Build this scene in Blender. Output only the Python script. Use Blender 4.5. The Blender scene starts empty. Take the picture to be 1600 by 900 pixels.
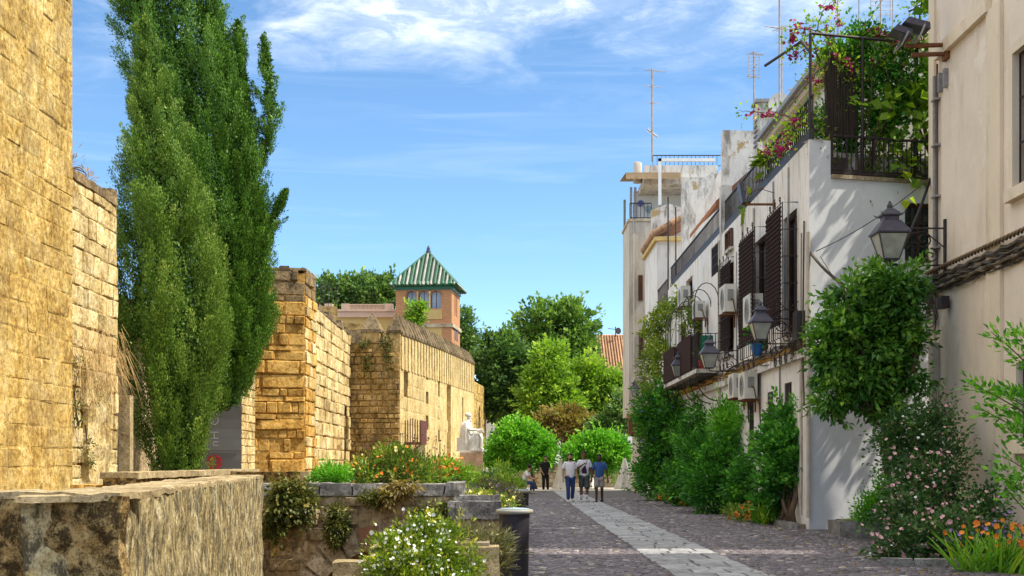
import bpy, math, random
import numpy as np
from mathutils import Vector, Matrix

C = bpy.context.scene
COL = C.collection
R = random.Random(7)
RNG = np.random.default_rng(11)
PI = math.pi

# ------------------------------------------------------------------ camera, sky, sun, exposure
F = 2000.0          # focal length in pixels of the 1600 wide photograph
CZ = 1.4            # eye height
cam = bpy.data.cameras.new('camera')
cam_o = bpy.data.objects.new('camera', cam)
COL.objects.link(cam_o)
cam_o.location = (0, 0, CZ)
cam_o.rotation_euler = (PI / 2, 0, 0)
cam.sensor_width = 36
cam.lens = 36 * F / 1600
cam.shift_y = 273 / 1600
cam.clip_start = 0.1
cam.clip_end = 2000
C.camera = cam_o

SUN = Vector((0.77, -0.08, 1.0)).normalized()
EL = math.asin(SUN.z)
AZ = math.atan2(SUN.x, SUN.y)
sun = bpy.data.lights.new('sun', 'SUN')
sun.energy = 3.1
sun.angle = math.radians(0.55)
sun.color = (1.0, 0.93, 0.80)
sun_o = bpy.data.objects.new('sun', sun)
COL.objects.link(sun_o)
sun_o.rotation_euler = SUN.to_track_quat('Z', 'Y').to_euler()
sun_o.location = (30, -3, 40)

w = bpy.data.worlds.new('World')
C.world = w
w.use_nodes = True
nt = w.node_tree
nt.nodes.clear()
def wn(t, **k):
    n = nt.nodes.new(t)
    for a, b in k.items():
        setattr(n, a, b)
    return n
out = wn('ShaderNodeOutputWorld')
bg = wn('ShaderNodeBackground')
bg.inputs['Strength'].default_value = 0.15
sky = wn('ShaderNodeTexSky', sky_type='NISHITA')
sky.sun_disc = False
sky.sun_elevation = EL
sky.sun_rotation = AZ
sky.air_density = 0.6
sky.dust_density = 0.0
sky.ozone_density = 2.2
hsv = wn('ShaderNodeHueSaturation')
hsv.inputs['Saturation'].default_value = 1.08
hsv.inputs['Hue'].default_value = 0.492
hsv.inputs['Value'].default_value = 0.80
nt.links.new(sky.outputs[0], hsv.inputs['Color'])
tc = wn('ShaderNodeTexCoord')
def cloud(scale_vec, rot, nscale, lo, hi, detail=7.0, rough=0.6, dist=0.6, loc=(0, 0, 0)):
    mp = wn('ShaderNodeMapping')
    mp.inputs['Scale'].default_value = scale_vec
    mp.inputs['Rotation'].default_value = rot
    mp.inputs['Location'].default_value = loc
    nt.links.new(tc.outputs['Generated'], mp.inputs['Vector'])
    nz = wn('ShaderNodeTexNoise')
    nz.inputs['Scale'].default_value = nscale
    nz.inputs['Detail'].default_value = detail
    nz.inputs['Roughness'].default_value = rough
    nz.inputs['Distortion'].default_value = dist
    nt.links.new(mp.outputs[0], nz.inputs['Vector'])
    mr = wn('ShaderNodeMapRange')
    mr.inputs['From Min'].default_value = lo
    mr.inputs['From Max'].default_value = hi
    nt.links.new(nz.outputs['Fac'], mr.inputs['Value'])
    return mr.outputs[0]
def wmath(op, a, b):
    m = wn('ShaderNodeMath', operation=op)
    for i, v in enumerate((a, b)):
        if isinstance(v, (int, float)):
            m.inputs[i].default_value = v
        else:
            nt.links.new(v, m.inputs[i])
    return m.outputs[0]
sep = wn('ShaderNodeSeparateXYZ')
nt.links.new(tc.outputs['Generated'], sep.inputs[0])
def band(lo, hi):
    mr = wn('ShaderNodeMapRange', interpolation_type='SMOOTHSTEP')
    mr.inputs['From Min'].default_value = lo
    mr.inputs['From Max'].default_value = hi
    nt.links.new(sep.outputs['Z'], mr.inputs['Value'])
    return mr.outputs[0]
c1 = wmath('MULTIPLY', cloud((3.0, 1.0, 9.0), (0, 0.30, 0), 2.2, 0.44, 0.86), band(0.235, 0.345))
c2 = wmath('MULTIPLY', cloud((2.0, 1.0, 34.0), (0, 0.10, 0), 1.6, 0.52, 0.80, loc=(3, 1, 5)), band(0.10, 0.20))
c2 = wmath('MULTIPLY', c2, 0.12)
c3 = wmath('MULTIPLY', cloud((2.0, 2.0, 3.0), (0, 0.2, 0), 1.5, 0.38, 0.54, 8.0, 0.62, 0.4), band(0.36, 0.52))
c4 = wmath('MULTIPLY', cloud((5.0, 3.0, 14.0), (0, 0.25, 0), 3.4, 0.42, 0.72, 9.0, 0.68, 0.5), 1.0)
c1 = wmath('MULTIPLY', c1, wmath('ADD', 0.35, c4))
cc = wmath('MAXIMUM', wmath('MULTIPLY', c1, 0.95), c2)
mixc = wn('ShaderNodeMixRGB')
mixc.inputs['Color2'].default_value = (5.6, 5.7, 5.8, 1)
nt.links.new(cc, mixc.inputs['Fac'])
nt.links.new(hsv.outputs[0], mixc.inputs['Color1'])
mixh = wn('ShaderNodeMixRGB')      # unseen broken cloud above the view, added and brightened to fill the shade
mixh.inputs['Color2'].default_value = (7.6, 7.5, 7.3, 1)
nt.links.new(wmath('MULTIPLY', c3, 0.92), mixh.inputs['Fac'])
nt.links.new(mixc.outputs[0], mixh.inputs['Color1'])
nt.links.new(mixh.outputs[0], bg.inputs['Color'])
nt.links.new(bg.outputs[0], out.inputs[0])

C.view_settings.view_transform = 'Standard'
C.view_settings.look = 'None'
C.view_settings.exposure = 1.14
C.view_settings.gamma = 1.0
C.cycles.max_bounces = 6
C.cycles.diffuse_bounces = 4
C.cycles.glossy_bounces = 2
C.cycles.transmission_bounces = 3
C.cycles.transparent_max_bounces = 4

# ------------------------------------------------------------------ materials
def lin(h):
    """hex colour to linear rgb"""
    h = h.lstrip('#')
    v = [int(h[i:i + 2], 16) / 255 for i in (0, 2, 4)]
    return tuple(x / 12.92 if x <= 0.04045 else ((x + 0.055) / 1.055) ** 2.4 for x in v)

class NT:
    def __init__(s, name):
        s.m = bpy.data.materials.new(name)
        s.m.use_nodes = True
        s.t = s.m.node_tree
        s.t.nodes.clear()
        s.out = s.n('ShaderNodeOutputMaterial')
    def n(s, t, **k):
        n = s.t.nodes.new(t)
        for a, b in k.items():
            setattr(n, a, b)
        return n
    def put(s, v, sock):
        if v is None:
            return
        if hasattr(v, 'is_output'):
            s.t.links.new(v, sock)
        elif isinstance(v, (tuple, list)):
            sock.default_value = (*v[:3], 1) if sock.type == 'RGBA' else v
        else:
            sock.default_value = v
    def pos(s, scale=(1, 1, 1), loc=(0, 0, 0), src='world'):
        if src == 'world':
            o = s.n('ShaderNodeNewGeometry').outputs['Position']
        else:
            o = s.n('ShaderNodeTexCoord').outputs['Object']
        mp = s.n('ShaderNodeMapping')
        mp.inputs['Scale'].default_value = scale
        mp.inputs['Location'].default_value = loc
        s.t.links.new(o, mp.inputs['Vector'])
        return mp.outputs[0]
    def noise(s, vec, scale, detail=5, rough=0.6, dist=0.0):
        n = s.n('ShaderNodeTexNoise')
        s.put(vec, n.inputs['Vector'])
        n.inputs['Scale'].default_value = scale
        n.inputs['Detail'].default_value = detail
        n.inputs['Roughness'].default_value = rough
        n.inputs['Distortion'].default_value = dist
        return n.outputs['Fac']
    def voro(s, vec, scale, feature='F1', out='Distance'):
        n = s.n('ShaderNodeTexVoronoi', feature=feature)
        s.put(vec, n.inputs['Vector'])
        n.inputs['Scale'].default_value = scale
        return n.outputs[out]
    def rng(s, v, a, b, c=0.0, d=1.0):
        n = s.n('ShaderNodeMapRange')
        s.put(v, n.inputs['Value'])
        for k, x in zip(('From Min', 'From Max', 'To Min', 'To Max'), (a, b, c, d)):
            n.inputs[k].default_value = x
        return n.outputs[0]
    def math(s, op, a, b=0.0):
        n = s.n('ShaderNodeMath', operation=op)
        s.put(a, n.inputs[0])
        s.put(b, n.inputs[1])
        return n.outputs[0]
    def mix(s, f, a, b, mode='MIX'):
        n = s.n('ShaderNodeMixRGB', blend_type=mode)
        s.put(f, n.inputs['Fac'])
        s.put(a, n.inputs['Color1'])
        s.put(b, n.inputs['Color2'])
        return n.outputs[0]
    def ramp(s, f, stops):
        n = s.n('ShaderNodeValToRGB')
        el = n.color_ramp.elements
        while len(el) < len(stops):
            el.new(0.5)
        for e, (p, c) in zip(el, stops):
            e.position = p
            e.color = (*c, 1)
        s.put(f, n.inputs['Fac'])
        return n.outputs[0]
    def rand(s):
        return s.n('ShaderNodeObjectInfo').outputs['Random']
    def attr(s, name):
        return s.n('ShaderNodeAttribute', attribute_name=name).outputs['Fac']
    def val(s, col, v):
        n = s.n('ShaderNodeHueSaturation')
        s.put(col, n.inputs['Color'])
        s.put(v, n.inputs['Value'])
        return n.outputs[0]
    def bump(s, h, strength=0.4, dist=0.02):
        n = s.n('ShaderNodeBump')
        n.inputs['Strength'].default_value = strength
        n.inputs['Distance'].default_value = dist
        s.put(h, n.inputs['Height'])
        return n.outputs[0]
    def principled(s, col, rough=0.85, nrm=None, metal=0.0, spec=0.3):
        n = s.n('ShaderNodeBsdfPrincipled')
        s.put(col, n.inputs['Base Color'])
        s.put(rough, n.inputs['Roughness'])
        n.inputs['Metallic'].default_value = metal
        n.inputs['Specular IOR Level'].default_value = spec
        if nrm is not None:
            s.put(nrm, n.inputs['Normal'])
        s.t.links.new(n.outputs[0], s.out.inputs['Surface'])
        return n

M = {}
def simple(name, c, c2=None, rough=0.6, scale=6, metal=0.0, spec=0.3, bump=0.0, bscale=40, zs=1.0, rnd=0.0):
    t = NT(name)
    p = t.pos((1, 1, zs))
    c2 = c2 or tuple(x * 0.75 for x in c)
    col = t.mix(t.rng(t.noise(p, scale), 0.3, 0.7), c2, c)
    if rnd:
        col = t.val(col, t.rng(t.rand(), 0, 1, 1 - rnd, 1 + rnd))
    nr = t.bump(t.noise(p, bscale), bump) if bump else None
    t.principled(col, rough, nr, metal, spec)
    M[name] = t.m
    return t.m

def stone(name, dark, mid, light, stain=None, stain_amt=0.5, stain_z=1.0, stain_scale=1.2, rnd=0.22, pit=14, bump=0.7,
          stain_lo=0.52, stain_hi=0.68, fine=22, chips=0.6):
    """weathered limestone: three tones, pits with their shade in the colour, grain, dark lichen stains, per-stone tone"""
    t = NT(name)
    p = t.pos()
    big = t.noise(p, 1.3, 6, 0.65)
    med = t.noise(p, 7.0, 8, 0.72)
    k = t.math('ADD', t.math('MULTIPLY', big, 0.45), t.math('MULTIPLY', med, 0.55))
    col = t.ramp(k, [(0.40, dark), (0.50, mid), (0.60, light)])
    pits = t.voro(t.pos(), pit, 'SMOOTH_F1')
    pn = t.noise(p, fine, 6, 0.75)
    hole = t.math('MAXIMUM', t.rng(pn, 0.375, 0.465, 1.0, 0.0), t.rng(t.noise(p, fine * 3.4, 5, 0.7), 0.36, 0.44, 0.8, 0.0))
    col = t.mix(t.math('MULTIPLY', hole, 0.62), col, tuple(x * 0.35 for x in dark))  # shade inside the pits is mixed into the colour
    spot = t.math('MULTIPLY', t.rng(t.voro(t.pos((1, 1, .8)), pit * 1.3, 'F1'), 0.16, 0.27, 1.0, 0.0), t.rng(t.noise(p, 2.3, 4, 0.6), 0.44, 0.56))
    col = t.mix(t.math('MULTIPLY', spot, 0.75), col, tuple(x * 0.4 for x in dark))  # round pits get their shade by colour too
    chip = t.rng(t.noise(t.pos((1, 1, .6), (7, 3, 1)), 4.2, 8, 0.7), 0.60, 0.66)
    col = t.mix(t.math('MULTIPLY', chip, chips), col, tuple(min(.8, x * 1.25 + .05) for x in light))
    if rnd:
        col = t.val(col, t.rng(t.rand(), 0, 1, 1 - rnd, 1 + rnd))
    if stain:
        q = t.pos((1, 1, stain_z))
        sn = t.math('ADD', t.math('MULTIPLY', t.noise(q, stain_scale, 9, 0.7, 0.3), 0.7), t.math('MULTIPLY', t.noise(q, stain_scale * 9, 6, 0.7), 0.3))
        f = t.math('MULTIPLY', t.rng(sn, stain_lo, stain_hi), stain_amt)
        col = t.mix(f, col, stain)
    h = t.math('ADD', t.math('MULTIPLY', pn, 0.7), t.math('ADD', t.math('MULTIPLY', med, 0.6), t.math('MULTIPLY', pits, 0.3)))
    t.principled(col, 0.92, t.bump(h, bump, 0.05), 0, 0.04)
    M[name] = t.m
    return t.m

def plaster(name, c, stain, amt=0.5, zs=0.25, lo=0.52, hi=0.72, scale=1.0, peel=None, peel_lo=0.6, bump=0.15):
    t = NT(name)
    p = t.pos()
    col = t.mix(t.rng(t.noise(p, 0.9, 6, 0.6), 0.3, 0.7), tuple(x * 0.86 for x in c), c)
    q = t.pos((1, 1, zs))
    sn = t.noise(q, scale * 2.2, 9, 0.7, 0.2)
    col = t.mix(t.math('MULTIPLY', t.rng(sn, lo, hi), amt), col, stain)
    if peel:
        pn = t.noise(t.pos((1, 1, 1), (5, 2, 9)), 1.1, 9, 0.65, 0.4)
        col = t.mix(t.rng(pn, peel_lo, peel_lo + 0.04), col, peel)
    fine = t.noise(p, 30, 5, 0.7)
    col = t.mix(t.rng(fine, 0.25, 0.45, 0.25, 0.0), col, stain)
    h = t.math('ADD', t.noise(p, 6, 6, 0.6), t.math('MULTIPLY', fine, 0.35))
    t.principled(col, 0.9, t.bump(h, bump, 0.03), 0, 0.2)
    M[name] = t.m

def leaf(name, dark, light, trans=0.35, tip=None, rough=0.5):
    """foliage: each leaf has its own tone (attribute rnd), thin leaves let light through"""
    t = NT(name)
    a = t.attr('rnd')
    stops = [(0.0, dark), (0.75, light)] + ([(1.0, tip)] if tip else [])
    col = t.ramp(a, stops)
    n = t.n('ShaderNodeBsdfPrincipled')
    t.put(col, n.inputs['Base Color'])
    n.inputs['Roughness'].default_value = rough
    n.inputs['Specular IOR Level'].default_value = 0.25
    tr = t.n('ShaderNodeBsdfTranslucent')
    t.put(t.mix(1.0, col, (1.0, 1.15, 0.35), 'MULTIPLY'), tr.inputs['Color'])
    ms = t.n('ShaderNodeMixShader')
    ms.inputs[0].default_value = trans
    t.t.links.new(n.outputs[0], ms.inputs[1])
    t.t.links.new(tr.outputs[0], ms.inputs[2])
    t.t.links.new(ms.outputs[0], t.out.inputs['Surface'])
    M[name] = t.m

stone('sandstone', (0.27, 0.155, 0.04), (0.55, 0.365, 0.105), (0.72, 0.55, 0.24), (0.24, 0.17, 0.085), 0.55, 0.7, 1.2, stain_lo=0.47, stain_hi=0.60, rnd=0.10, fine=8, pit=9, bump=1.0)
stone('sandstone_pale', (0.32, 0.20, 0.07), (0.62, 0.47, 0.21), (0.78, 0.66, 0.39), (0.055, 0.04, 0.025), 0.75, 0.22, 1.6, rnd=0.2, fine=12)
stone('sandstone_orange', (0.32, 0.16, 0.036), (0.58, 0.335, 0.085), (0.70, 0.46, 0.15), (0.14, 0.09, 0.04), 0.35, 0.8, 0.9, rnd=0.17, fine=10)
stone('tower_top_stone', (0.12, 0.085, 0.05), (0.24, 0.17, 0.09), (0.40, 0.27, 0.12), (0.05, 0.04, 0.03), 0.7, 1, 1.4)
stone('rubble_stone', (0.22, 0.14, 0.05), (0.46, 0.30, 0.11), (0.60, 0.43, 0.20), (0.055, 0.044, 0.026), 0.8, 0.5, 1.0, stain_lo=0.48, stain_hi=0.62)
stone('merlon_stone', (0.09, 0.065, 0.04), (0.19, 0.14, 0.08), (0.30, 0.22, 0.12), (0.05, 0.04, 0.03), 0.6, 0.4, 1.6)
stone('long_wall_stone', (0.38, 0.25, 0.09), (0.60, 0.45, 0.20), (0.72, 0.58, 0.31), (0.16, 0.10, 0.04), 0.55, 0.12, 1.3, rnd=0.1, fine=8)
stone('mortar', (0.18, 0.11, 0.04), (0.32, 0.21, 0.08), (0.44, 0.31, 0.14), None, rnd=0)
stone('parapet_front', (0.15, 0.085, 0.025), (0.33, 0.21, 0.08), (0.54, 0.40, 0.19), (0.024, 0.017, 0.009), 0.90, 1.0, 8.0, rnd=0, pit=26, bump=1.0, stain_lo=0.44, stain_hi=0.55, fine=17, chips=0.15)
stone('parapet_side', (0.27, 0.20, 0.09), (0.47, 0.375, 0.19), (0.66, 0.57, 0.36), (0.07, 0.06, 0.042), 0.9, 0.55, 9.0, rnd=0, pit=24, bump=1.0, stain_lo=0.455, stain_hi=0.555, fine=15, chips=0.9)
stone('coping', (0.24, 0.18, 0.10), (0.40, 0.31, 0.17), (0.54, 0.43, 0.26), (0.08, 0.065, 0.05), 0.55, 1, 2.4, rnd=0.15, fine=30)
stone('grey_coping', (0.13, 0.125, 0.12), (0.25, 0.24, 0.225), (0.40, 0.385, 0.36), (0.05, 0.05, 0.04), 0.55, 1, 2.6, rnd=0.18, fine=26)
stone('bridge_stone', (0.17, 0.125, 0.07), (0.40, 0.30, 0.17), (0.60, 0.49, 0.33), (0.05, 0.045, 0.02), 0.7, 0.8, 1.3, rnd=0.22, fine=12, stain_lo=0.48)
stone('voussoir_stone', (0.22, 0.17, 0.12), (0.42, 0.34, 0.24), (0.60, 0.51, 0.38), (0.05, 0.045, 0.03), 0.4, 1, 2.0, rnd=0.25)
stone('kerb_stone', (0.16, 0.15, 0.14), (0.28, 0.265, 0.24), (0.40, 0.38, 0.35), (0.07, 0.06, 0.05), 0.4, 1, 2.0, rnd=0.15, fine=30)
stone('pedestal_stone', (0.44, 0.29, 0.18), (0.55, 0.37, 0.24), (0.62, 0.44, 0.30), None, rnd=0, pit=30, bump=0.15, fine=60)
stone('marble', (0.62, 0.58, 0.50), (0.72, 0.69, 0.61), (0.80, 0.77, 0.70), (0.35, 0.30, 0.24), 0.3, 0.5, 3.0, rnd=0, pit=40, bump=0.1, fine=60)
stone('low_wall_stone', (0.28, 0.21, 0.13), (0.46, 0.37, 0.25), (0.58, 0.49, 0.36), (0.12, 0.1, 0.07), 0.4, 1, 2.0)
plaster('white_plaster', (0.79, 0.745, 0.69), (0.30, 0.25, 0.20), 0.85, 0.16, 0.51, 0.72, 1.6, (0.68, 0.67, 0.66), 0.57, 0.3)
plaster('white_plaster_worn', (0.68, 0.65, 0.60), (0.16, 0.13, 0.10), 0.85, 0.3, 0.48, 0.64, 1.3, (0.40, 0.30, 0.15), 0.60, 0.4)
plaster('cream_plaster', (0.76, 0.65, 0.53), (0.40, 0.27, 0.17), 0.6, 0.2, 0.52, 0.76, 0.8, (0.74, 0.65, 0.55), 0.58, 0.3)
plaster('cream_trim', (0.73, 0.62, 0.47), (0.35, 0.26, 0.16), 0.5, 0.3, 0.5, 0.7)
plaster('grey_plaster', (0.66, 0.67, 0.685), (0.30, 0.28, 0.26), 0.4, 0.3, 0.55, 0.75)
plaster('beige_plaster', (0.60, 0.54, 0.45), (0.20, 0.17, 0.13), 0.6, 0.18, 0.46, 0.66)
plaster('yellow_plaster', (0.62, 0.44, 0.17), (0.35, 0.24, 0.10), 0.4)
plaster('pink_plaster', (0.66, 0.46, 0.34), (0.40, 0.28, 0.2), 0.3)
plaster('far_white_plaster', (0.74, 0.74, 0.76), (0.5, 0.5, 0.5), 0.3)
simple('iron', (0.022, 0.018, 0.02), (0.045, 0.03, 0.026), 0.55, 9)
simple('lamp_metal', (0.085, 0.078, 0.105), (0.05, 0.046, 0.06), 0.45, 14)
simple('rust', (0.22, 0.09, 0.035), (0.10, 0.045, 0.025), 0.8, 9, bump=0.3)
simple('galvanised', (0.30, 0.29, 0.29), (0.18, 0.17, 0.17), 0.5, 12)
simple('blind', (0.042, 0.020, 0.015), (0.024, 0.012, 0.010), 0.9, 5, spec=0.1, rnd=0.2)
simple('wood_brown', (0.16, 0.065, 0.035), (0.09, 0.04, 0.02), 0.7, 4)
simple('grille_red', (0.15, 0.045, 0.035), (0.09, 0.03, 0.025), 0.6, 4)
simple('dark_opening', (0.012, 0.012, 0.015), (0.008, 0.008, 0.01), 0.25, 3, spec=0.5)
simple('window_glass', (0.03, 0.04, 0.055), (0.02, 0.025, 0.03), 0.08, 2, spec=0.6)
simple('pale_glass', (0.40, 0.46, 0.55), (0.25, 0.30, 0.40), 0.12, 0.6, spec=0.6)
simple('lamp_glass', (0.40, 0.41, 0.36), (0.24, 0.25, 0.22), 0.3, 5, spec=0.5)
simple('white_paint', (0.78, 0.78, 0.76), (0.66, 0.66, 0.64), 0.5, 3)
simple('ac_white', (0.62, 0.60, 0.54), (0.50, 0.48, 0.42), 0.5, 3)
simple('ac_grey', (0.26, 0.26, 0.25), None, 0.5, 3)
simple('bin_dark', (0.032, 0.028, 0.036), (0.022, 0.02, 0.025), 0.42, 3, bump=0.15, bscale=25)
simple('bin_rim', (0.36, 0.29, 0.17), (0.20, 0.24, 0.27), 0.5, 7)
simple('bin_lid', (0.30, 0.40, 0.46), (0.20, 0.27, 0.32), 0.4, 6)
simple('banner_grey', (0.185, 0.185, 0.19), (0.15, 0.15, 0.155), 0.6, 1.2)
simple('banner_letter', (0.52, 0.56, 0.60), None, 0.6)
simple('banner_red', (0.62, 0.03, 0.035), None, 0.6)
simple('terracotta', (0.44, 0.24, 0.12), (0.22, 0.13, 0.075), 0.85, 3, bump=0.3, rnd=0.3)
simple('terracotta_dark', (0.36, 0.17, 0.09), (0.20, 0.10, 0.06), 0.85, 3, rnd=0.25)
simple('tile_green', (0.014, 0.125, 0.050), (0.010, 0.06, 0.026), 0.3, 2, spec=0.5, rnd=0.25)
simple('tile_white', (0.38, 0.37, 0.31), (0.20, 0.21, 0.17), 0.4, 1.5, rnd=0.1)
simple('awning_orange', (0.42, 0.15, 0.045), (0.30, 0.10, 0.03), 0.8, 2)
simple('awning_tan', (0.42, 0.29, 0.17), (0.26, 0.18, 0.10), 0.85, 2)
simple('blue_blind', (0.015, 0.13, 0.26), (0.01, 0.08, 0.18), 0.6, 2)
simple('reed', (0.055, 0.040, 0.028), (0.028, 0.02, 0.016), 0.9, 14, zs=0.15)
simple('cable', (0.05, 0.042, 0.036), (0.10, 0.08, 0.06), 0.7, 6)
simple('cable_tan', (0.22, 0.15, 0.08), (0.10, 0.07, 0.04), 0.8, 6)
simple('pipe', (0.52, 0.46, 0.38), (0.36, 0.31, 0.25), 0.6, 4)
simple('bark', (0.15, 0.10, 0.06), (0.07, 0.045, 0.03), 0.95, 7, zs=0.3, bump=0.8, bscale=18)
simple('cloth_white', (0.80, 0.79, 0.77), (0.70, 0.69, 0.68), 0.85, 3)
simple('umbrella_cloth', (0.70, 0.66, 0.58), (0.52, 0.48, 0.41), 0.85, 3)
simple('shirt_white', (0.80, 0.78, 0.80), (0.68, 0.66, 0.70), 0.85, 6)
simple('shirt_blue', (0.045, 0.11, 0.33), (0.03, 0.08, 0.24), 0.85, 6)
simple('cloth_black', (0.012, 0.012, 0.014), None, 0.85, 6)
simple('jeans', (0.035, 0.07, 0.20), (0.022, 0.045, 0.13), 0.85, 9)
simple('shorts_dark', (0.075, 0.085, 0.085), (0.05, 0.058, 0.06), 0.85, 9)
simple('shorts_grey', (0.34, 0.30, 0.28), (0.26, 0.23, 0.22), 0.85, 9)
simple('skin_light', (0.44, 0.235, 0.15), (0.38, 0.19, 0.12), 0.55, 9)
simple('skin_brown', (0.20, 0.09, 0.05), (0.16, 0.07, 0.04), 0.5, 9)
simple('skin_dark', (0.10, 0.045, 0.026), (0.075, 0.034, 0.02), 0.5, 9)
simple('hair', (0.012, 0.009, 0.008), (0.025, 0.018, 0.014), 0.7, 40, bump=0.5, bscale=60)
simple('shoe_white', (0.68, 0.65, 0.60), None, 0.6)
simple('print_dark', (0.075, 0.01, 0.03), (0.02, 0.012, 0.06), 0.8, 16)
simple('pot_blue', (0.02, 0.16, 0.42), (0.02, 0.08, 0.26), 0.4, 6)
simple('pot_red', (0.48, 0.05, 0.03), None, 0.5, 4)
simple('cloth_green', (0.02, 0.25, 0.12), None, 0.7, 4)
simple('petal_white', (0.80, 0.80, 0.74), (0.70, 0.72, 0.60), 0.7, 9)
simple('petal_pink', (0.66, 0.29, 0.34), (0.70, 0.46, 0.42), 0.7, 5)
simple('petal_magenta', (0.40, 0.012, 0.10), (0.28, 0.01, 0.08), 0.7, 5)
simple('petal_orange', (0.76, 0.30, 0.02), (0.70, 0.13, 0.02), 0.7, 5)
simple('petal_red_orange', (0.70, 0.17, 0.06), (0.60, 0.11, 0.04), 0.7, 5)
simple('petal_yellow', (0.76, 0.64, 0.10), (0.72, 0.68, 0.30), 0.7, 5)
simple('petal_violet', (0.22, 0.12, 0.46), (0.36, 0.20, 0.46), 0.7, 5)
simple('petal_blue', (0.16, 0.22, 0.60), (0.22, 0.26, 0.62), 0.7, 5)
simple('dish_white', (0.62, 0.61, 0.58), (0.48, 0.46, 0.42), 0.5, 6)
simple('antenna_metal', (0.42, 0.38, 0.34), (0.26, 0.22, 0.19), 0.45, 8)
simple('lens_glass', (0.10, 0.12, 0.14), None, 0.15, 3, spec=0.6)
simple('plate_blue', (0.10, 0.14, 0.45), None, 0.4, 12)

def ground_mats():
    t = NT('earth')
    p = t.pos()
    col = t.ramp(t.noise(p, 0.8, 9, 0.7), [(0.35, (0.13, 0.10, 0.065)), (0.5, (0.22, 0.175, 0.12)), (0.66, (0.32, 0.27, 0.20))])
    t.principled(col, 0.95, t.bump(t.noise(p, 14, 8, 0.75), 0.6, 0.04), 0, 0.1)
    M['earth'] = t.m
    t = NT('plaza_paving')
    p = t.pos()
    col = t.ramp(t.noise(p, 1.4, 9, 0.7), [(0.35, (0.30, 0.265, 0.22)), (0.65, (0.46, 0.42, 0.36))])
    t.principled(col, 0.9, t.bump(t.noise(p, 20, 6, 0.7), 0.3), 0, 0.2)
    M['plaza_paving'] = t.m
    t = NT('cobble_joint')
    p = t.pos()
    v = t.voro(t.pos((1, 0.8, 1)), 8.5)
    vc = t.voro(t.pos((1, 0.8, 1)), 8.5, 'F1', 'Color')
    sp = t.n('ShaderNodeSeparateColor')
    t.put(vc, sp.inputs[0])
    col = t.ramp(t.math('ADD', t.math('MULTIPLY', sp.outputs[0], 0.5), t.math('MULTIPLY', t.noise(p, 0.7, 6, 0.6), 0.5)),
                 [(0.2, (0.055, 0.05, 0.052)), (0.5, (0.105, 0.094, 0.094)), (0.8, (0.19, 0.17, 0.16))])
    col = t.mix(t.rng(v, 0.35, 0.6), col, (0.06, 0.052, 0.048))
    t.principled(col, 0.75, t.bump(t.rng(v, 0.2, 0.6, 1, 0), 0.7, 0.02), 0, 0.3)
    M['cobble_joint'] = t.m
    t = NT('cobble')
    a = t.attr('rnd')
    p = t.pos()
    col = t.ramp(a, [(0.0, (0.060, 0.050, 0.055)), (0.45, (0.13, 0.108, 0.115)), (0.8, (0.21, 0.18, 0.18)), (1.0, (0.38, 0.33, 0.28))])
    col = t.val(col, t.rng(t.noise(p, 0.6, 7, 0.7), 0.3, 0.7, 0.72, 1.25))
    t.principled(col, 0.62, t.bump(t.noise(p, 40, 4, 0.7), 0.35), 0, 0.35)
    M['cobble'] = t.m
    t = NT('paving_slab')
    p = t.pos()
    col = t.ramp(t.noise(p, 5, 9, 0.75), [(0.36, (0.15, 0.15, 0.155)), (0.5, (0.265, 0.262, 0.26)), (0.64, (0.37, 0.365, 0.355))])
    col = t.val(col, t.rng(t.rand(), 0, 1, 0.78, 1.2))
    t.principled(col, 0.65, t.bump(t.noise(p, 22, 6, 0.7), 0.4), 0, 0.3)
    M['paving_slab'] = t.m
    t = NT('brick_wall')
    b = t.n('ShaderNodeTexBrick')
    sx = t.n('ShaderNodeSeparateXYZ'); t.put(t.n('ShaderNodeNewGeometry').outputs['Position'], sx.inputs[0])
    cx = t.n('ShaderNodeCombineXYZ'); t.put(t.math('ADD', sx.outputs[0], sx.outputs[1]), cx.inputs[0]); t.put(sx.outputs[2], cx.inputs[1])
    t.put(cx.outputs[0], b.inputs['Vector'])
    b.inputs['Scale'].default_value = 2.2
    b.inputs['Color1'].default_value = (0.50, 0.235, 0.105, 1)
    b.inputs['Color2'].default_value = (0.40, 0.18, 0.08, 1)
    b.inputs['Mortar'].default_value = (0.52, 0.36, 0.22, 1)
    b.inputs['Mortar Size'].default_value = 0.012
    t.principled(b.outputs['Color'], 0.9, t.bump(b.outputs['Fac'], -0.3), 0, 0.2)
    M['brick_wall'] = t.m
ground_mats()

leaf('leaf_cypress', (0.040, 0.105, 0.012), (0.180, 0.305, 0.036), 0.10, (0.32, 0.40, 0.075))
leaf('leaf_cypress_deep', (0.029, 0.088, 0.009), (0.116, 0.248, 0.020), 0.10, (0.216, 0.336, 0.040))
leaf('leaf_orange_tree', (0.027, 0.112, 0.020), (0.113, 0.274, 0.032), 0.28, (0.272, 0.486, 0.061), 0.38)
leaf('leaf_round_tree', (0.043, 0.199, 0.017), (0.184, 0.483, 0.038), 0.35, (0.328, 0.600, 0.078), 0.42)
leaf('leaf_broad', (0.047, 0.112, 0.026), (0.185, 0.314, 0.058), 0.35, (0.314, 0.429, 0.099))
leaf('leaf_bright', (0.076, 0.173, 0.021), (0.269, 0.435, 0.045), 0.4, (0.437, 0.540, 0.075))
leaf('leaf_dark', (0.034, 0.081, 0.026), (0.128, 0.234, 0.055), 0.28, (0.255, 0.379, 0.101))
leaf('leaf_brown', (0.15, 0.11, 0.035), (0.32, 0.225, 0.07), 0.35, (0.25, 0.27, 0.07))
leaf('leaf_shrub', (0.023, 0.105, 0.020), (0.086, 0.293, 0.036), 0.35, (0.227, 0.547, 0.061))
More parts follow.
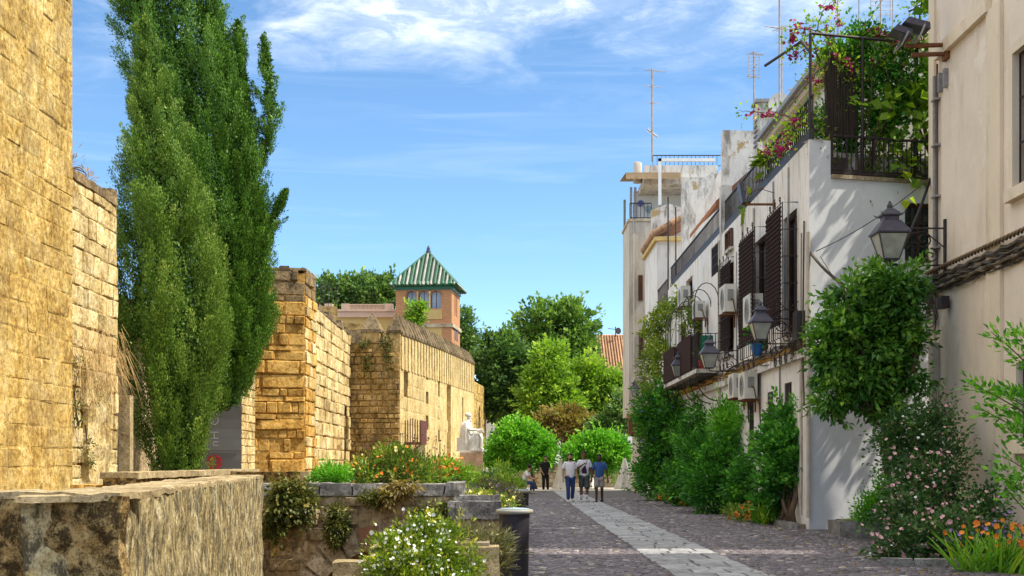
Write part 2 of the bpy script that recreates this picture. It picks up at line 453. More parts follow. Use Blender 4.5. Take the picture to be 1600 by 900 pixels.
leaf('leaf_vine', (0.067, 0.128, 0.018), (0.252, 0.338, 0.042), 0.42, (0.554, 0.480, 0.060))
leaf('leaf_plane', (0.084, 0.195, 0.021), (0.336, 0.510, 0.045), 0.45, (0.600, 0.600, 0.090))
leaf('leaf_rose', (0.022, 0.066, 0.019), (0.070, 0.156, 0.043), 0.28, (0.163, 0.273, 0.078))
leaf('leaf_flowerbed', (0.055, 0.116, 0.020), (0.203, 0.330, 0.046), 0.35, (0.407, 0.446, 0.083))
leaf('leaf_dry', (0.168, 0.105, 0.030), (0.370, 0.232, 0.068), 0.3, (0.504, 0.330, 0.090))
leaf('leaf_ivy', (0.040, 0.058, 0.014), (0.141, 0.154, 0.032), 0.25, (0.282, 0.216, 0.046))
leaf('leaf_grey', (0.084, 0.085, 0.045), (0.224, 0.215, 0.120), 0.25, (0.336, 0.280, 0.170))
leaf('leaf_strap', (0.076, 0.203, 0.018), (0.218, 0.465, 0.042), 0.4, (0.600, 0.600, 0.075))
leaf('grass_dry', (0.336, 0.200, 0.070), (0.515, 0.330, 0.140), 0.3, (0.600, 0.420, 0.200))
# ------------------------------------------------------------------ builders
def P(px, py, d):
    """the point a depth d metres from the eye that stands at this place of the photograph"""
    return Vector(((px - 800) * d / F, d, CZ - (py - 723) * d / F))

def tag(o, label=None, cat=None, group=None, kind=None):
    for k, v in (('label', label), ('category', cat), ('group', group), ('kind', kind)):
        if v:
            o[k] = v
    return o

def thing(name, label, cat, loc=(0, 0, 0), group=None):
    o = bpy.data.objects.new(name, None)
    o.empty_display_size = 0.2
    COL.objects.link(o)
    o.location = loc
    return tag(o, label, cat, group, 'thing')

ROOT = {}
def root_loc(o):
    v = Vector((0, 0, 0))
    while o is not None:
        v = v + Vector(o.location)
        o = o.parent
    return v

class Frame:
    """a local frame on a wall: u along it, v up, n outward"""
    def __init__(s, o, u):
        s.o = Vector(o)
        s.u = Vector(u).normalized()
        s.v = Vector((0, 0, 1))
        s.n = s.u.cross(s.v)
    def p(s, u, v, n=0.0):
        return s.o + s.u * u + s.v * v + s.n * n

class MB:
    def __init__(s):
        s.v, s.f, s.mi = [], [], []
        s.sm = []
    def add(s, vs, fs, smooth=False, mi=0):
        b = len(s.v)
        s.v.extend(tuple(x) for x in vs)
        for f in fs:
            s.f.append(tuple(b + i for i in f))
            s.sm.append(smooth)
            s.mi.append(mi)
        return s
    def quad(s, *p, mi=0):
        return s.add(p, [tuple(range(len(p)))], mi=mi)
    def hexa(s, c, mi=0, skip=()):
        """eight corners: bottom four (ccw), top four"""
        fs = [(3, 2, 1, 0), (4, 5, 6, 7), (0, 1, 5, 4), (1, 2, 6, 5), (2, 3, 7, 6), (3, 0, 4, 7)]
        return s.add(c, [f for i, f in enumerate(fs) if i not in skip], mi=mi)
    def box(s, a, b, mi=0):
        (x0, y0, z0), (x1, y1, z1) = a, b
        return s.hexa([(x0, y0, z0), (x1, y0, z0), (x1, y1, z0), (x0, y1, z0), (x0, y0, z1), (x1, y0, z1), (x1, y1, z1), (x0, y1, z1)], mi)
    def fbox(s, fr, u0, u1, v0, v1, n0, n1, mi=0):
        return s.hexa([fr.p(u0, v0, n1), fr.p(u1, v0, n1), fr.p(u1, v0, n0), fr.p(u0, v0, n0),
                       fr.p(u0, v1, n1), fr.p(u1, v1, n1), fr.p(u1, v1, n0), fr.p(u0, v1, n0)], mi)
    def tube(s, pts, r, seg=6, caps=True, mi=0):
        pts = [Vector(p) for p in pts]
        n = len(pts)
        rs = r if isinstance(r, (list, tuple)) else [r] * n
        ref = None
        rings = []
        for i, p in enumerate(pts):
            t = (pts[min(i + 1, n - 1)] - pts[max(i - 1, 0)])
            if t.length < 1e-9:
                t = Vector((0, 0, 1))
            t.normalize()
            if ref is None:
                ref = Vector((0, 0, 1)) if abs(t.z) < 0.9 else Vector((1, 0, 0))
            a = t.cross(ref)
            if a.length < 1e-5:
                a = t.cross(Vector((0.3, 1, 0.2)))
            a.normalize()
            b = t.cross(a)
            ref = b.cross(t) * -1 if False else ref
            rings.append([p + (a * math.cos(2 * PI * k / seg) + b * math.sin(2 * PI * k / seg)) * rs[i] for k in range(seg)])
        vs = [q for g in rings for q in g]
        fs = []
        for i in range(n - 1):
            for k in range(seg):
                k2 = (k + 1) % seg
                fs.append((i * seg + k, i * seg + k2, (i + 1) * seg + k2, (i + 1) * seg + k))
        s.add(vs, fs, seg > 4, mi)
        if caps:
            s.add(rings[0], [tuple(range(seg))], mi=mi)
            s.add(rings[-1], [tuple(reversed(range(seg)))], mi=mi)
        return s
    def lathe(s, c, prof, seg=16, mi=0, smooth=True, jit=0.0, ax=1.0, ay=1.0):
        c = Vector(c)
        vs, fs = [], []
        for (r, z) in prof:
            for k in range(seg):
                a = 2 * PI * k / seg
                j = 1 + (R.uniform(-jit, jit) if jit else 0)
                vs.append(c + Vector((r * math.cos(a) * j * ax, r * math.sin(a) * j * ay, z)))
        n = len(prof)
        for i in range(n - 1):
            for k in range(seg):
                k2 = (k + 1) % seg
                fs.append((i * seg + k, i * seg + k2, (i + 1) * seg + k2, (i + 1) * seg + k))
        s.add(vs, fs, smooth, mi)
        s.add(vs[:seg], [tuple(reversed(range(seg)))], mi=mi)
        s.add(vs[-seg:], [tuple(range(seg))], mi=mi)
        return s
    def ball(s, c, r, seg=8, rings=6, jit=0.0, mi=0):
        rx, ry, rz = r if isinstance(r, (tuple, list)) else (r, r, r)
        c = Vector(c)
        vs, fs = [], []
        for i in range(rings + 1):
            a = PI * i / rings
            for k in range(seg):
                b = 2 * PI * k / seg
                j = 1 + (R.uniform(-jit, jit) if jit else 0)
                vs.append(c + Vector((rx * math.sin(a) * math.cos(b) * j, ry * math.sin(a) * math.sin(b) * j, -rz * math.cos(a) * j)))
        for i in range(rings):
            for k in range(seg):
                k2 = (k + 1) % seg
                fs.append((i * seg + k, i * seg + k2, (i + 1) * seg + k2, (i + 1) * seg + k))
        return s.add(vs, fs, True, mi)
    def prism(s, poly, fr, n0, n1, mi=0):
        """polygon [(u, v)] in a frame, extruded from n0 to n1"""
        k = len(poly)
        vs = [fr.p(u, v, n1) for u, v in poly] + [fr.p(u, v, n0) for u, v in poly]
        fs = [tuple(range(k)), tuple(reversed(range(k, 2 * k)))]
        fs += [(i, k + i, k + (i + 1) % k, (i + 1) % k) for i in range(k)]
        return s.add(vs, fs, mi=mi)
    def wall(s, fr, u0, u1, v0, v1, holes=(), depth=0.25, mi=0):
        """a wall face at n=0 with real openings (u0,u1,v0,v1) whose reveals go in by depth"""
        us = sorted({u0, u1, *[x for h in holes for x in h[:2] if u0 < x < u1]})
        vv = sorted({v0, v1, *[x for h in holes for x in h[2:4] if v0 < x < v1]})
        for a, b in zip(us, us[1:]):
            for c, d in zip(vv, vv[1:]):
                mu, mv = (a + b) / 2, (c + d) / 2
                if any(h[0] < mu < h[1] and h[2] < mv < h[3] for h in holes):
                    continue
                s.quad(fr.p(a, c), fr.p(b, c), fr.p(b, d), fr.p(a, d), mi=mi)
        for (a, b, c, d) in [h[:4] for h in holes]:
            s.quad(fr.p(a, c), fr.p(a, d), fr.p(a, d, -depth), fr.p(a, c, -depth), mi=mi)
            s.quad(fr.p(b, c), fr.p(b, d), fr.p(b, d, -depth), fr.p(b, c, -depth), mi=mi)
            s.quad(fr.p(a, c), fr.p(b, c), fr.p(b, c, -depth), fr.p(a, c, -depth), mi=mi)
            s.quad(fr.p(a, d), fr.p(b, d), fr.p(b, d, -depth), fr.p(a, d, -depth), mi=mi)
        return s
    def arch_wall(s, fr, u0, u1, v0, v1, arches, depth=0.3, seg=14, mi=0, over=1.0):
        """wall face from u0..u1, v0..v1 with round-headed holes (uc, half width, sill, springing)"""
        cur = u0
        for (uc, r, sill, spring) in arches:
            a, b = uc - r, uc + r
            s.quad(fr.p(cur, v0), fr.p(a, v0), fr.p(a, v1), fr.p(cur, v1), mi=mi)
            if sill > v0:
                s.quad(fr.p(a, v0), fr.p(b, v0), fr.p(b, sill), fr.p(a, sill), mi=mi)
            pr = [(uc - r * math.cos(PI * k / seg), spring + r * over * math.sin(PI * k / seg)) for k in range(seg + 1)]
            for (ua, va), (ub, vb) in zip(pr, pr[1:]):
                s.quad(fr.p(ua, va), fr.p(ub, vb), fr.p(ub, v1), fr.p(ua, v1), mi=mi)
                s.quad(fr.p(ua, va), fr.p(ub, vb), fr.p(ub, vb, -depth), fr.p(ua, va, -depth), mi=mi)
            for x in (a, b):
                s.quad(fr.p(x, sill), fr.p(x, spring), fr.p(x, spring, -depth), fr.p(x, sill, -depth), mi=mi)
            s.quad(fr.p(a, sill), fr.p(b, sill), fr.p(b, sill, -depth), fr.p(a, sill, -depth), mi=mi)
            cur = b
        s.quad(fr.p(cur, v0), fr.p(u1, v0), fr.p(u1, v1), fr.p(cur, v1), mi=mi)
        return s
    def build(s, name, mats, parent=None, label=None, kind=None):
        off = root_loc(parent)
        me = bpy.data.meshes.new(name)
        v = [(x - off.x, y - off.y, z - off.z) for x, y, z in s.v]
        me.from_pydata(v, [], s.f)
        mats = mats if isinstance(mats, (list, tuple)) else [mats]
        for m in mats:
            me.materials.append(M[m] if isinstance(m, str) else m)
        me.polygons.foreach_set('use_smooth', s.sm)
        if len(mats) > 1:
            me.polygons.foreach_set('material_index', s.mi)
        me.update()
        o = bpy.data.objects.new(name, me)
        COL.objects.link(o)
        if parent is not None:
            o.parent = parent
        if label:
            o['label'] = label
        if kind:
            o['kind'] = kind
        return o

def recentre(o):
    """put a single-mesh thing's origin at its base"""
    me = o.data
    n = len(me.vertices)
    co = np.empty(n * 3, np.float32)
    me.vertices.foreach_get('co', co)
    co = co.reshape(-1, 3)
    c = np.array([(co[:, 0].min() + co[:, 0].max()) / 2, (co[:, 1].min() + co[:, 1].max()) / 2, co[:, 2].min()])
    me.vertices.foreach_set('co', (co - c).astype(np.float32).ravel())
    me.update()
    o.location = Vector(o.location) + Vector(c)
    return o

def single(mb, name, mats, label, cat, group=None):
    return tag(recentre(mb.build(name, mats)), label, cat, group, 'thing')

def struct(mb, name, mats):
    return tag(mb.build(name, mats), kind='structure')

def dup(root, loc=None, rotz=None, label=None, scale=None):
    """a copy of a thing with copies of its parts and sub-parts"""
    r = root.copy()
    COL.objects.link(r)
    if loc is not None:
        r.location = loc
    if rotz is not None:
        r.rotation_euler = (0, 0, rotz)
    if scale is not None:
        r.scale = (scale, scale, scale) if not isinstance(scale, tuple) else scale
    if label:
        r['label'] = label
    for ch in list(root.children):
        c = ch.copy()
        COL.objects.link(c)
        c.parent = r
        for g in list(ch.children):
            d = g.copy()
            COL.objects.link(d)
            d.parent = c
    return r

def fast_mesh(name, verts, quads, mat, parent, rnd=None, kind=None, tris=False, label=None):
    off = root_loc(parent)
    k = 3 if tris else 4
    me = bpy.data.meshes.new(name)
    v = (np.asarray(verts, np.float32) - np.array(off, np.float32)).astype(np.float32)
    q = np.asarray(quads, np.int32)
    me.vertices.add(len(v))
    me.vertices.foreach_set('co', v.ravel())
    me.loops.add(q.size)
    me.loops.foreach_set('vertex_index', q.ravel())
    me.polygons.add(len(q))
    me.polygons.foreach_set('loop_start', np.arange(len(q), dtype=np.int32) * k)
    me.polygons.foreach_set('loop_total', np.full(len(q), k, np.int32))
    if rnd is not None:
        at = me.attributes.new('rnd', 'FLOAT', 'POINT')
        at.data.foreach_set('value', np.asarray(rnd, np.float32))
    me.materials.append(M[mat])
    me.update(calc_edges=True)
    o = bpy.data.objects.new(name, me)
    COL.objects.link(o)
    if parent is not None:
        o.parent = parent
    if kind:
        o['kind'] = kind
    if label:
        o['label'] = label
    return o

def nrm(a):
    return a / np.maximum(np.linalg.norm(a, axis=1, keepdims=True), 1e-6)

FACE = [None]
def leaf_geo(pts, dirs, size, elong=2.0, tint=None, jit=0.35, flat=0.0):
    """one folded leaf (4 points) at every point; dirs is where its tip points"""
    n = len(pts)
    d = nrm(np.asarray(dirs, float))
    r = RNG.normal(size=(n, 3))
    if flat:
        r = r * (1 - flat) + np.array([0, 0, 1.0]) * flat
    if FACE[0] is not None and len(FACE[0]) == n:
        r = nrm(FACE[0]) * 1.0 + r * 0.42
    FACE[0] = None
    s = nrm(np.cross(d, r))
    m = np.cross(s, d)
    L = (np.asarray(size) * (1 + RNG.uniform(-jit, jit, n)))[:, None]
    W = L / elong
    v = np.empty((n, 4, 3))
    v[:, 0] = pts
    v[:, 1] = pts + d * L * 0.45 + s * W * 0.5 + m * W * 0.16
    v[:, 2] = pts + d * L - m * L * 0.08
    v[:, 3] = pts + d * L * 0.45 - s * W * 0.5 + m * W * 0.16
    q = np.arange(n * 4).reshape(n, 4)
    t = RNG.uniform(0, 1, n) if tint is None else np.clip(tint + RNG.normal(0, 0.17, n), 0, 1)
    return v.reshape(-1, 3), q, np.repeat(t, 4)

def leaves(name, pts, dirs, size, mat, parent, elong=2.0, tint=None, flat=0.0, kind=None, label=None):
    v, q, t = leaf_geo(np.asarray(pts), dirs, size, elong, tint, flat=flat)
    return fast_mesh(name, v, q, mat, parent, t, kind, label=label)

def clumps(ells, n_clump, per, cr, up=0.3, shell=0.62, seed=None, flat_z=0.75, shoots=0):
    """leaf points gathered in clumps spread through a few ellipsoids; returns points, tip directions, tone per leaf"""
    g = np.random.default_rng(seed) if seed is not None else RNG
    P_, D_, T_, N_ = [], [], [], []
    vol = np.array([e[1][0] * e[1][1] * e[1][2] for e in ells]) ** 0.67
    cnt = np.maximum(1, (n_clump * vol / vol.sum())).astype(int)
    for (c, r), k in zip(ells, cnt):
        c, r = np.array(c, float), np.array(r, float)
        for _ in range(k):
            u = g.normal(size=3)
            u /= np.linalg.norm(u)
            f = g.uniform(shell, 1.0) if g.random() < 0.78 else g.uniform(0.1, shell)
            cc = c + u * r * f
            s = cr * g.uniform(0.6, 1.35)
            m = max(3, int(per * g.uniform(0.5, 1.5)))
            o = g.normal(size=(m, 3)) * s * np.array([0.62, 0.62, 0.62 * flat_z])
            P_.append(cc + o)
            D_.append(o * 0.8 / s + u * 0.7 + np.array([0, 0, up]) + g.normal(size=(m, 3)) * 0.4)
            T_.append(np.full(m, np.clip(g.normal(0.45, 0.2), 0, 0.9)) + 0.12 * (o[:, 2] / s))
            N_.append(o / s * 1.2 + u * 0.5 + np.array([0, 0, 0.35]))
    for _ in range(shoots):
        c, r = ells[g.integers(0, len(ells))]
        u = g.normal(size=3) + np.array([0, -.2, .3])
        u /= np.linalg.norm(u)
        a = np.array(c, float) + u * np.array(r, float) * .9
        d = u * .8 + np.array([0, 0, .35]) + g.normal(size=3) * .35
        d = d / np.linalg.norm(d) * cr * g.uniform(1.4, 2.9)
        m = int(max(7, per * .3))
        q = np.sort(g.random(m))[:, None]
        bend = np.array([0, 0, -.25]) * cr * q ** 2
        o = g.normal(size=(m, 3))
        P_.append(a + d * q + bend + o * cr * .10)
        D_.append(d / cr * .5 + o * .8)
        T_.append(np.clip(g.normal(.62, .15) + .2 * q[:, 0], 0, 1))
        N_.append(o * .5 + np.array([0, -.3, 1.0]))
    FACE[0] = np.concatenate(N_)
    return np.concatenate(P_), np.concatenate(D_), np.concatenate(T_)

def stalks(mb, base, tips, r0=0.03, r1=0.006, bend=0.15, seg=4, n=4):
    for t in tips:
        b, t = Vector(base), Vector(t)
        k = Vector((R.uniform(-1, 1), R.uniform(-1, 1), R.uniform(0, 0.6))) * (t - b).length * bend
        mb.tube([b.lerp(t, i / n) + k * math.sin(PI * i / n) for i in range(n + 1)], [r0 + (r1 - r0) * i / n for i in range(n + 1)], seg, False)

def blossoms(name, pts, r, mat, parent, petals=5, face=None):
    """small flowers: a fan of petals each, as one part"""
    pts = np.asarray(pts)
    n = len(pts)
    V, Q = [], []
    for p in pts:
        d = RNG.normal(size=3) * 0.5 + (np.array([0, -0.6, 0.5]) if face is None else np.array(face))
        d /= np.linalg.norm(d)
        a = np.cross(d, [0.1, 0.2, 1]); a /= np.linalg.norm(a)
        b = np.cross(d, a)
        rr = r * RNG.uniform(0.7, 1.3)
        for k in range(petals):
            t0 = 2 * PI * k / petals + RNG.uniform(-.2, .2)
            w = PI / petals * 1.05
            i = len(V)
            V += [p, p + (a * math.cos(t0 - w) + b * math.sin(t0 - w)) * rr * 0.8 + d * rr * 0.35,
                  p + (a * math.cos(t0) + b * math.sin(t0)) * rr + d * rr * 0.2,
                  p + (a * math.cos(t0 + w) + b * math.sin(t0 + w)) * rr * 0.8 + d * rr * 0.35]
            Q.append((i, i + 1, i + 2, i + 3))
    return fast_mesh(name, V, Q, mat, parent)

# irregular stones: eight shared shapes, front face chamfered
STONES = []
def make_stones():
    for s in range(10):
        g = random.Random(100 + s)
        vs, fs = [], []
        q = [-.5, -.42, .42, .5]
        for j in range(4):
            for i in range(4):
                edge = i in (0, 3) or j in (0, 3)
                corner = i in (0, 3) and j in (0, 3)
                k = .93 if corner else 1.0
                vs.append((q[i] * k + g.uniform(-.045, .03) * (1 if q[i] > 0 else -1), q[j] * k + g.uniform(-.055, .03) * (1 if q[j] > 0 else -1),
                           (g.uniform(.5, .85) if edge else 1.0 + g.uniform(-.22, .2))))
        for j in range(3):
            for i in range(3):
                a = j * 4 + i
                fs.append((a, a + 1, a + 5, a + 4))
        ring = [0, 1, 2, 3, 7, 11, 15, 14, 13, 12, 8, 4]
        b = len(vs)
        for r in ring:
            vs.append((vs[r][0], vs[r][1], -.4))
        for k in range(12):
            k2 = (k + 1) % 12
            fs.append((ring[k2], ring[k], b + k, b + k2))
        STONES.append((vs, fs))
make_stones()
STONE_MESH = {}
def stone_mesh(i, mat, name='stone'):
    key = (i, mat, name)
    if key not in STONE_MESH:
        me = bpy.data.meshes.new(name)
        me.from_pydata(STONES[i][0], [], STONES[i][1])
        me.materials.append(M[mat])
        me.polygons.foreach_set('use_smooth', [False for i in range(len(me.polygons))])
        me.update()
        STONE_MESH[key] = me
    return STONE_MESH[key]

def put_stone(parent, fr, u, v, n, w, h, dep, mat, name='stone', rot=0.0):
    o = bpy.data.objects.new(name, stone_mesh(R.randrange(10), mat, name))
    u_, v_ = fr.u, fr.v
    if rot:
        u_, v_ = fr.u * math.cos(rot) + fr.v * math.sin(rot), fr.v * math.cos(rot) - fr.u * math.sin(rot)
    m = Matrix.Identity(4)
    m.col[0][:3] = u_ * w
    m.col[1][:3] = v_ * h
    m.col[2][:3] = fr.n * dep
    m.col[3][:3] = fr.p(u, v, n) - root_loc(parent)
    COL.objects.link(o)
    o.parent = parent
    o.matrix_local = m
    return o

def masonry(parent, fr, u0, u1, v0, v1, ch, wr, mat, dep=(0.03, 0.09), gap=0.025, holes=(), n=0.0, mats=None, vary=0.15, limit=300, skip=0.0):
    """a course-by-course facing of single stones; what is past the limit is left to the core"""
    k = 0
    v = v0
    while v < v1 - 0.02:
        h = min(ch * R.uniform(1 - vary, 1 + vary), v1 - v)
        if v1 - v - h < ch * 0.4:
            h = v1 - v
        u = u0
        while u < u1 - 0.01:
            wd = min(R.uniform(*wr), u1 - u)
            if u1 - u - wd < wr[0] * 0.5:
                wd = u1 - u
            mu, mv = u + wd / 2, v + h / 2
            if k < limit and R.random() >= skip and not any(a < mu < b and c < mv < d for a, b, c, d in holes):
                mm = mat if mats is None else mats(mu, mv)
                put_stone(parent, fr, mu, mv, n - 0.02, wd - gap, h - gap, 0.02 + R.uniform(*dep), mm)
                k += 1
            u += wd
        v += h
    return k
from mathutils import noise as mnoise

def rough(mb, fr, u0, u1, v0, v1, n0, n1, step=0.15, amp=0.02, freq=3.0, mi=0):
    """a box whose faces are subdivided and uneven"""
    def ax(a, b):
        k = max(1, int(round((b - a) / step)))
        return [a + (b - a) * i / k for i in range(k + 1)]
    U, V, N = ax(u0, u1), ax(v0, v1), ax(n0, n1)
    idx, vs, fs = {}, [], []
    def vert(u, v, n):
        key = (round(u, 4), round(v, 4), round(n, 4))
        if key not in idx:
            p = fr.p(u, v, n)
            d = mnoise.noise_vector(p * freq) * amp + mnoise.noise_vector(p * freq * 3.1) * amp * 0.45
            idx[key] = len(vs)
            vs.append(p + d)
        return idx[key]
    def face(A, B, f):
        for a0, a1 in zip(A, A[1:]):
            for b0, b1 in zip(B, B[1:]):
                fs.append((f(a0, b0), f(a1, b0), f(a1, b1), f(a0, b1)))
    face(U, V, lambda a, b: vert(a, b, n1))
    face(U, V, lambda a, b: vert(a, b, n0))
    face(U, N, lambda a, b: vert(a, v1, b))
    face(U, N, lambda a, b: vert(a, v0, b))
    face(V, N, lambda a, b: vert(u0, a, b))
    face(V, N, lambda a, b: vert(u1, a, b))
    return mb.add(vs, fs, mi=mi)

# ------------------------------------------------------------------ ground, street, path
def ground():
    hole = [(-2.5, 7.6), (-2.1, 7.6), (-0.95, 20.3), (-4.05, 20.3)]
    outer = [(-600, -200), (600, -200), (600, 900), (-600, 900)]
    mb = MB()
    for i in range(4):
        j = (i + 1) % 4
        mb.quad((*outer[i], 0), (*outer[j], 0), (*hole[j], 0), (*hole[i], 0))
    struct(mb, 'ground', 'earth')
    mb = MB()
    for i in range(4):
        j = (i + 1) % 4
        mb.quad((*hole[i], 0.0), (*hole[j], 0.0), (*hole[j], -1.9), (*hole[i], -1.9))
    mb.quad(*[(x, y, -1.9) for x, y in hole])
    struct(mb, 'channel', 'mortar')
    st = struct(MB().quad((-0.75, -10, 0.004), (6.15, -10, 0.004), (6.15, 64, 0.004), (-0.75, 64, 0.004)), 'street', 'cobble_joint')
    struct(MB().quad((-14, 64, 0.004), (34, 64, 0.004), (34, 130, 0.004), (-14, 130, 0.004)), 'plaza', 'plaza_paving')
    struct(MB().quad((6.15, 18.6, 0.004), (14, 18.6, 0.004), (14, 28.6, 0.004), (6.15, 28.6, 0.004)), 'forecourt', 'cobble_joint')
    # cobbles, each a small proud stone, where they can be told apart
    V, Q, T = [], [], []
    y = 14.2
    row = 0
    while y < 50:
        dy = 0.115 + 0.0032 * max(0, y - 22)
        dx = 0.105 + 0.0022 * max(0, y - 22)
        x = -0.72 + (row % 2) * dx / 2
        while x < 6.1:
            w_ = dx * R.uniform(0.75, 1.25)
            cx = x + w_ / 2
            x += w_
            if 1.93 < cx < 3.19:
                continue
            if y > 40 and R.random() < 0.3:
                continue
            hx, hy = w_ * 0.45, dy * 0.44
            z = 0.012 + R.uniform(0, 0.012)
            t = min(1, max(0, R.gauss(0.42, 0.2))) if R.random() > 0.02 else 1.0
            cy = y + dy / 2 + R.uniform(-.012, .012)
            i = len(V)
            j = lambda: R.uniform(-.008, .008)
            for sx, sy in ((-1, -1), (1, -1), (1, 1), (-1, 1)):
                V.append((cx + sx * hx + j(), cy + sy * hy + j(), 0.002))
            for sx, sy in ((-1, -1), (1, -1), (1, 1), (-1, 1)):
                V.append((cx + sx * hx * .78, cy + sy * hy * .78, z + R.uniform(-.004, .004)))
            Q += [(i + 4, i + 5, i + 6, i + 7)] + [(i + k, i + (k + 1) % 4, i + 4 + (k + 1) % 4, i + 4 + k) for k in range(4)]
            T += [t] * 8
        y += dy
        row += 1
    fast_mesh('cobbles', V, Q, 'cobble', st, T, 'stuff')
    # the band of slabs down the middle
    pth = struct(MB().quad((1.96, -10, 0.009), (3.16, -10, 0.009), (3.16, 64, 0.009), (1.96, 64, 0.009)), 'path', 'cobble_joint')
    fr = Frame((1.97, 0, 0), (1, 0, 0))
    y, n = 14.6, 0
    fl = Frame((0, 0, 0), (1, 0, 0))
    fl.v = Vector((0, 1, 0)); fl.n = Vector((0, 0, 1))
    while y < 62 and n < 296:
        h = R.uniform(0.36, 0.58)
        u = 1.97 + R.uniform(-.02, .02)
        end = 3.15 + R.uniform(-.02, .02)
        while u < end - 0.02:
            wd = min(R.uniform(0.30, 0.62), end - u)
            if end - u - wd < 0.18:
                wd = end - u
            o = put_stone(pth, fl, u + wd / 2, y + h / 2, 0.0, wd - 0.022, h - 0.022, 0.024 + R.uniform(0, .007), 'paving_slab', 'paving_slab')
            u += wd
            n += 1
        y += h
ground()

def fallen_leaves():
    n = 420
    pts = np.stack([RNG.uniform(-.6, 6.0, n), 15 + 34 * RNG.random(n) ** 1.5, np.full(n, .034)], 1)
    side = RNG.random(n) < .55
    pts[side, 0] = 5.7 - np.abs(RNG.normal(0, .6, side.sum()))
    d = RNG.normal(size=(n, 3)) * np.array([1, 1, .12])
    FACE[0] = np.tile([0, 0, 3.0], (n, 1))
    o = leaves('fallen_leaves', pts, d, .065, 'leaf_dry', None, 1.7)
    tag(o, 'scattered dry leaves lying on the cobbles', 'leaves', None, 'stuff')
fallen_leaves()

# ------------------------------------------------------------------ the old town wall on the left
def town_wall():
    t = thing('city_wall', 'tall golden ashlar wall at the left edge, rising above the parapet and out of view', 'wall', (-9.0, 24, 0))
    fr = Frame((-9.0, 12, 0), (0, 1, 0))
    MB().fbox(fr, 0, 14.2, 0, 13.5, -2.6, 0.0).build('wall_core', 'sandstone', t)
    masonry(t, fr, 8.8, 14.2, 0.8, 11.1, 0.43, (0.45, 0.95), 'sandstone', (0.0, 0.022), 0.005, vary=0.25)
    t = thing('city_wall', 'lower streaked ashlar wall just behind the cypress, with a ragged top', 'wall', (-9.3, 28, 0))
    fr = Frame((-9.3, 26.3, 0), (0, 1, 0))
    MB().fbox(fr, 0, 3.8, 0, 7.5, -1.4, 0).build('wall_core', 'mortar', t)
    masonry(t, fr, 0, 3.8, 0.6, 7.4, 0.40, (0.35, 0.8), 'sandstone_pale', (0.0, 0.06), 0.012, vary=0.25)
    top = Frame((-9.3, 26.3, 7.42), (0, 1, 0))
    u = 0
    while u < 3.75:
        wd = R.uniform(.3, .6)
        mb = MB()
        rough(mb, top, u, min(u + wd, 3.8), 0, R.uniform(.10, .34), -0.7, 0.04, 0.2, 0.03)
        mb.build('cap_stone', 'tower_top_stone', t)
        u += wd + 0.01
    # rough footing that has lost its facing
    mb = MB()
    rough(mb, fr, 1.3, 3.0, 0, 3.4, 0.0, 0.16, 0.16, 0.07, 2.6)
    mb.build('footing', 'sandstone_pale', t)
    mb = MB()
    rough(mb, Frame((-11.2, 30.2, 0), (0, 1, 0)), 0, 16.8, 0, 6.2, -0.6, 0, 0.4, 0.04)
    rough(mb, Frame((-11.2, 43.8, 0), (1, 0, 0)), 0, 1.5, 0, 6.0, -0.5, 0, 0.4, 0.04)
    single(mb, 'rear_wall', 'bridge_stone', 'shaded brown wall hidden behind the two cypress trees', 'wall')  # darker stone chosen here to stand in for shade
    mb = MB().box((-9.32, 30.35, 0), (-9.06, 30.62, 3.0))
    single(mb, 'gate_post', 'coping', 'plain upright stone post between the wall end and the cypress trunk', 'post')
    mb = MB()
    prof = [(0.40, 0), (0.44, 0.06), (0.40, 0.12), (0.38, 0.85), (0.43, 0.9), (0.43, 0.98)]
    seg = 40
    c = P(146, 800, 24.6)
    vs, fs = [], []
    for (r, z) in prof:
        for k in range(seg):
            a = 2 * PI * k / seg
            rr = r * (1 - 0.11 * (k % 4 in (1, 2)))
            vs.append((c.x + rr * math.cos(a), c.y + rr * math.sin(a), z))
    for i in range(len(prof) - 1):
        for k in range(seg):
            k2 = (k + 1) % seg
            fs.append((i * seg + k, i * seg + k2, (i + 1) * seg + k2, (i + 1) * seg + k))
    mb.add(vs, fs)
    mb.add(vs[-seg:], [tuple(range(seg))])
    single(mb, 'column_drum', 'sandstone_orange', 'broken fluted column drum standing behind the parapet, at the foot of the wall', 'column')
town_wall()

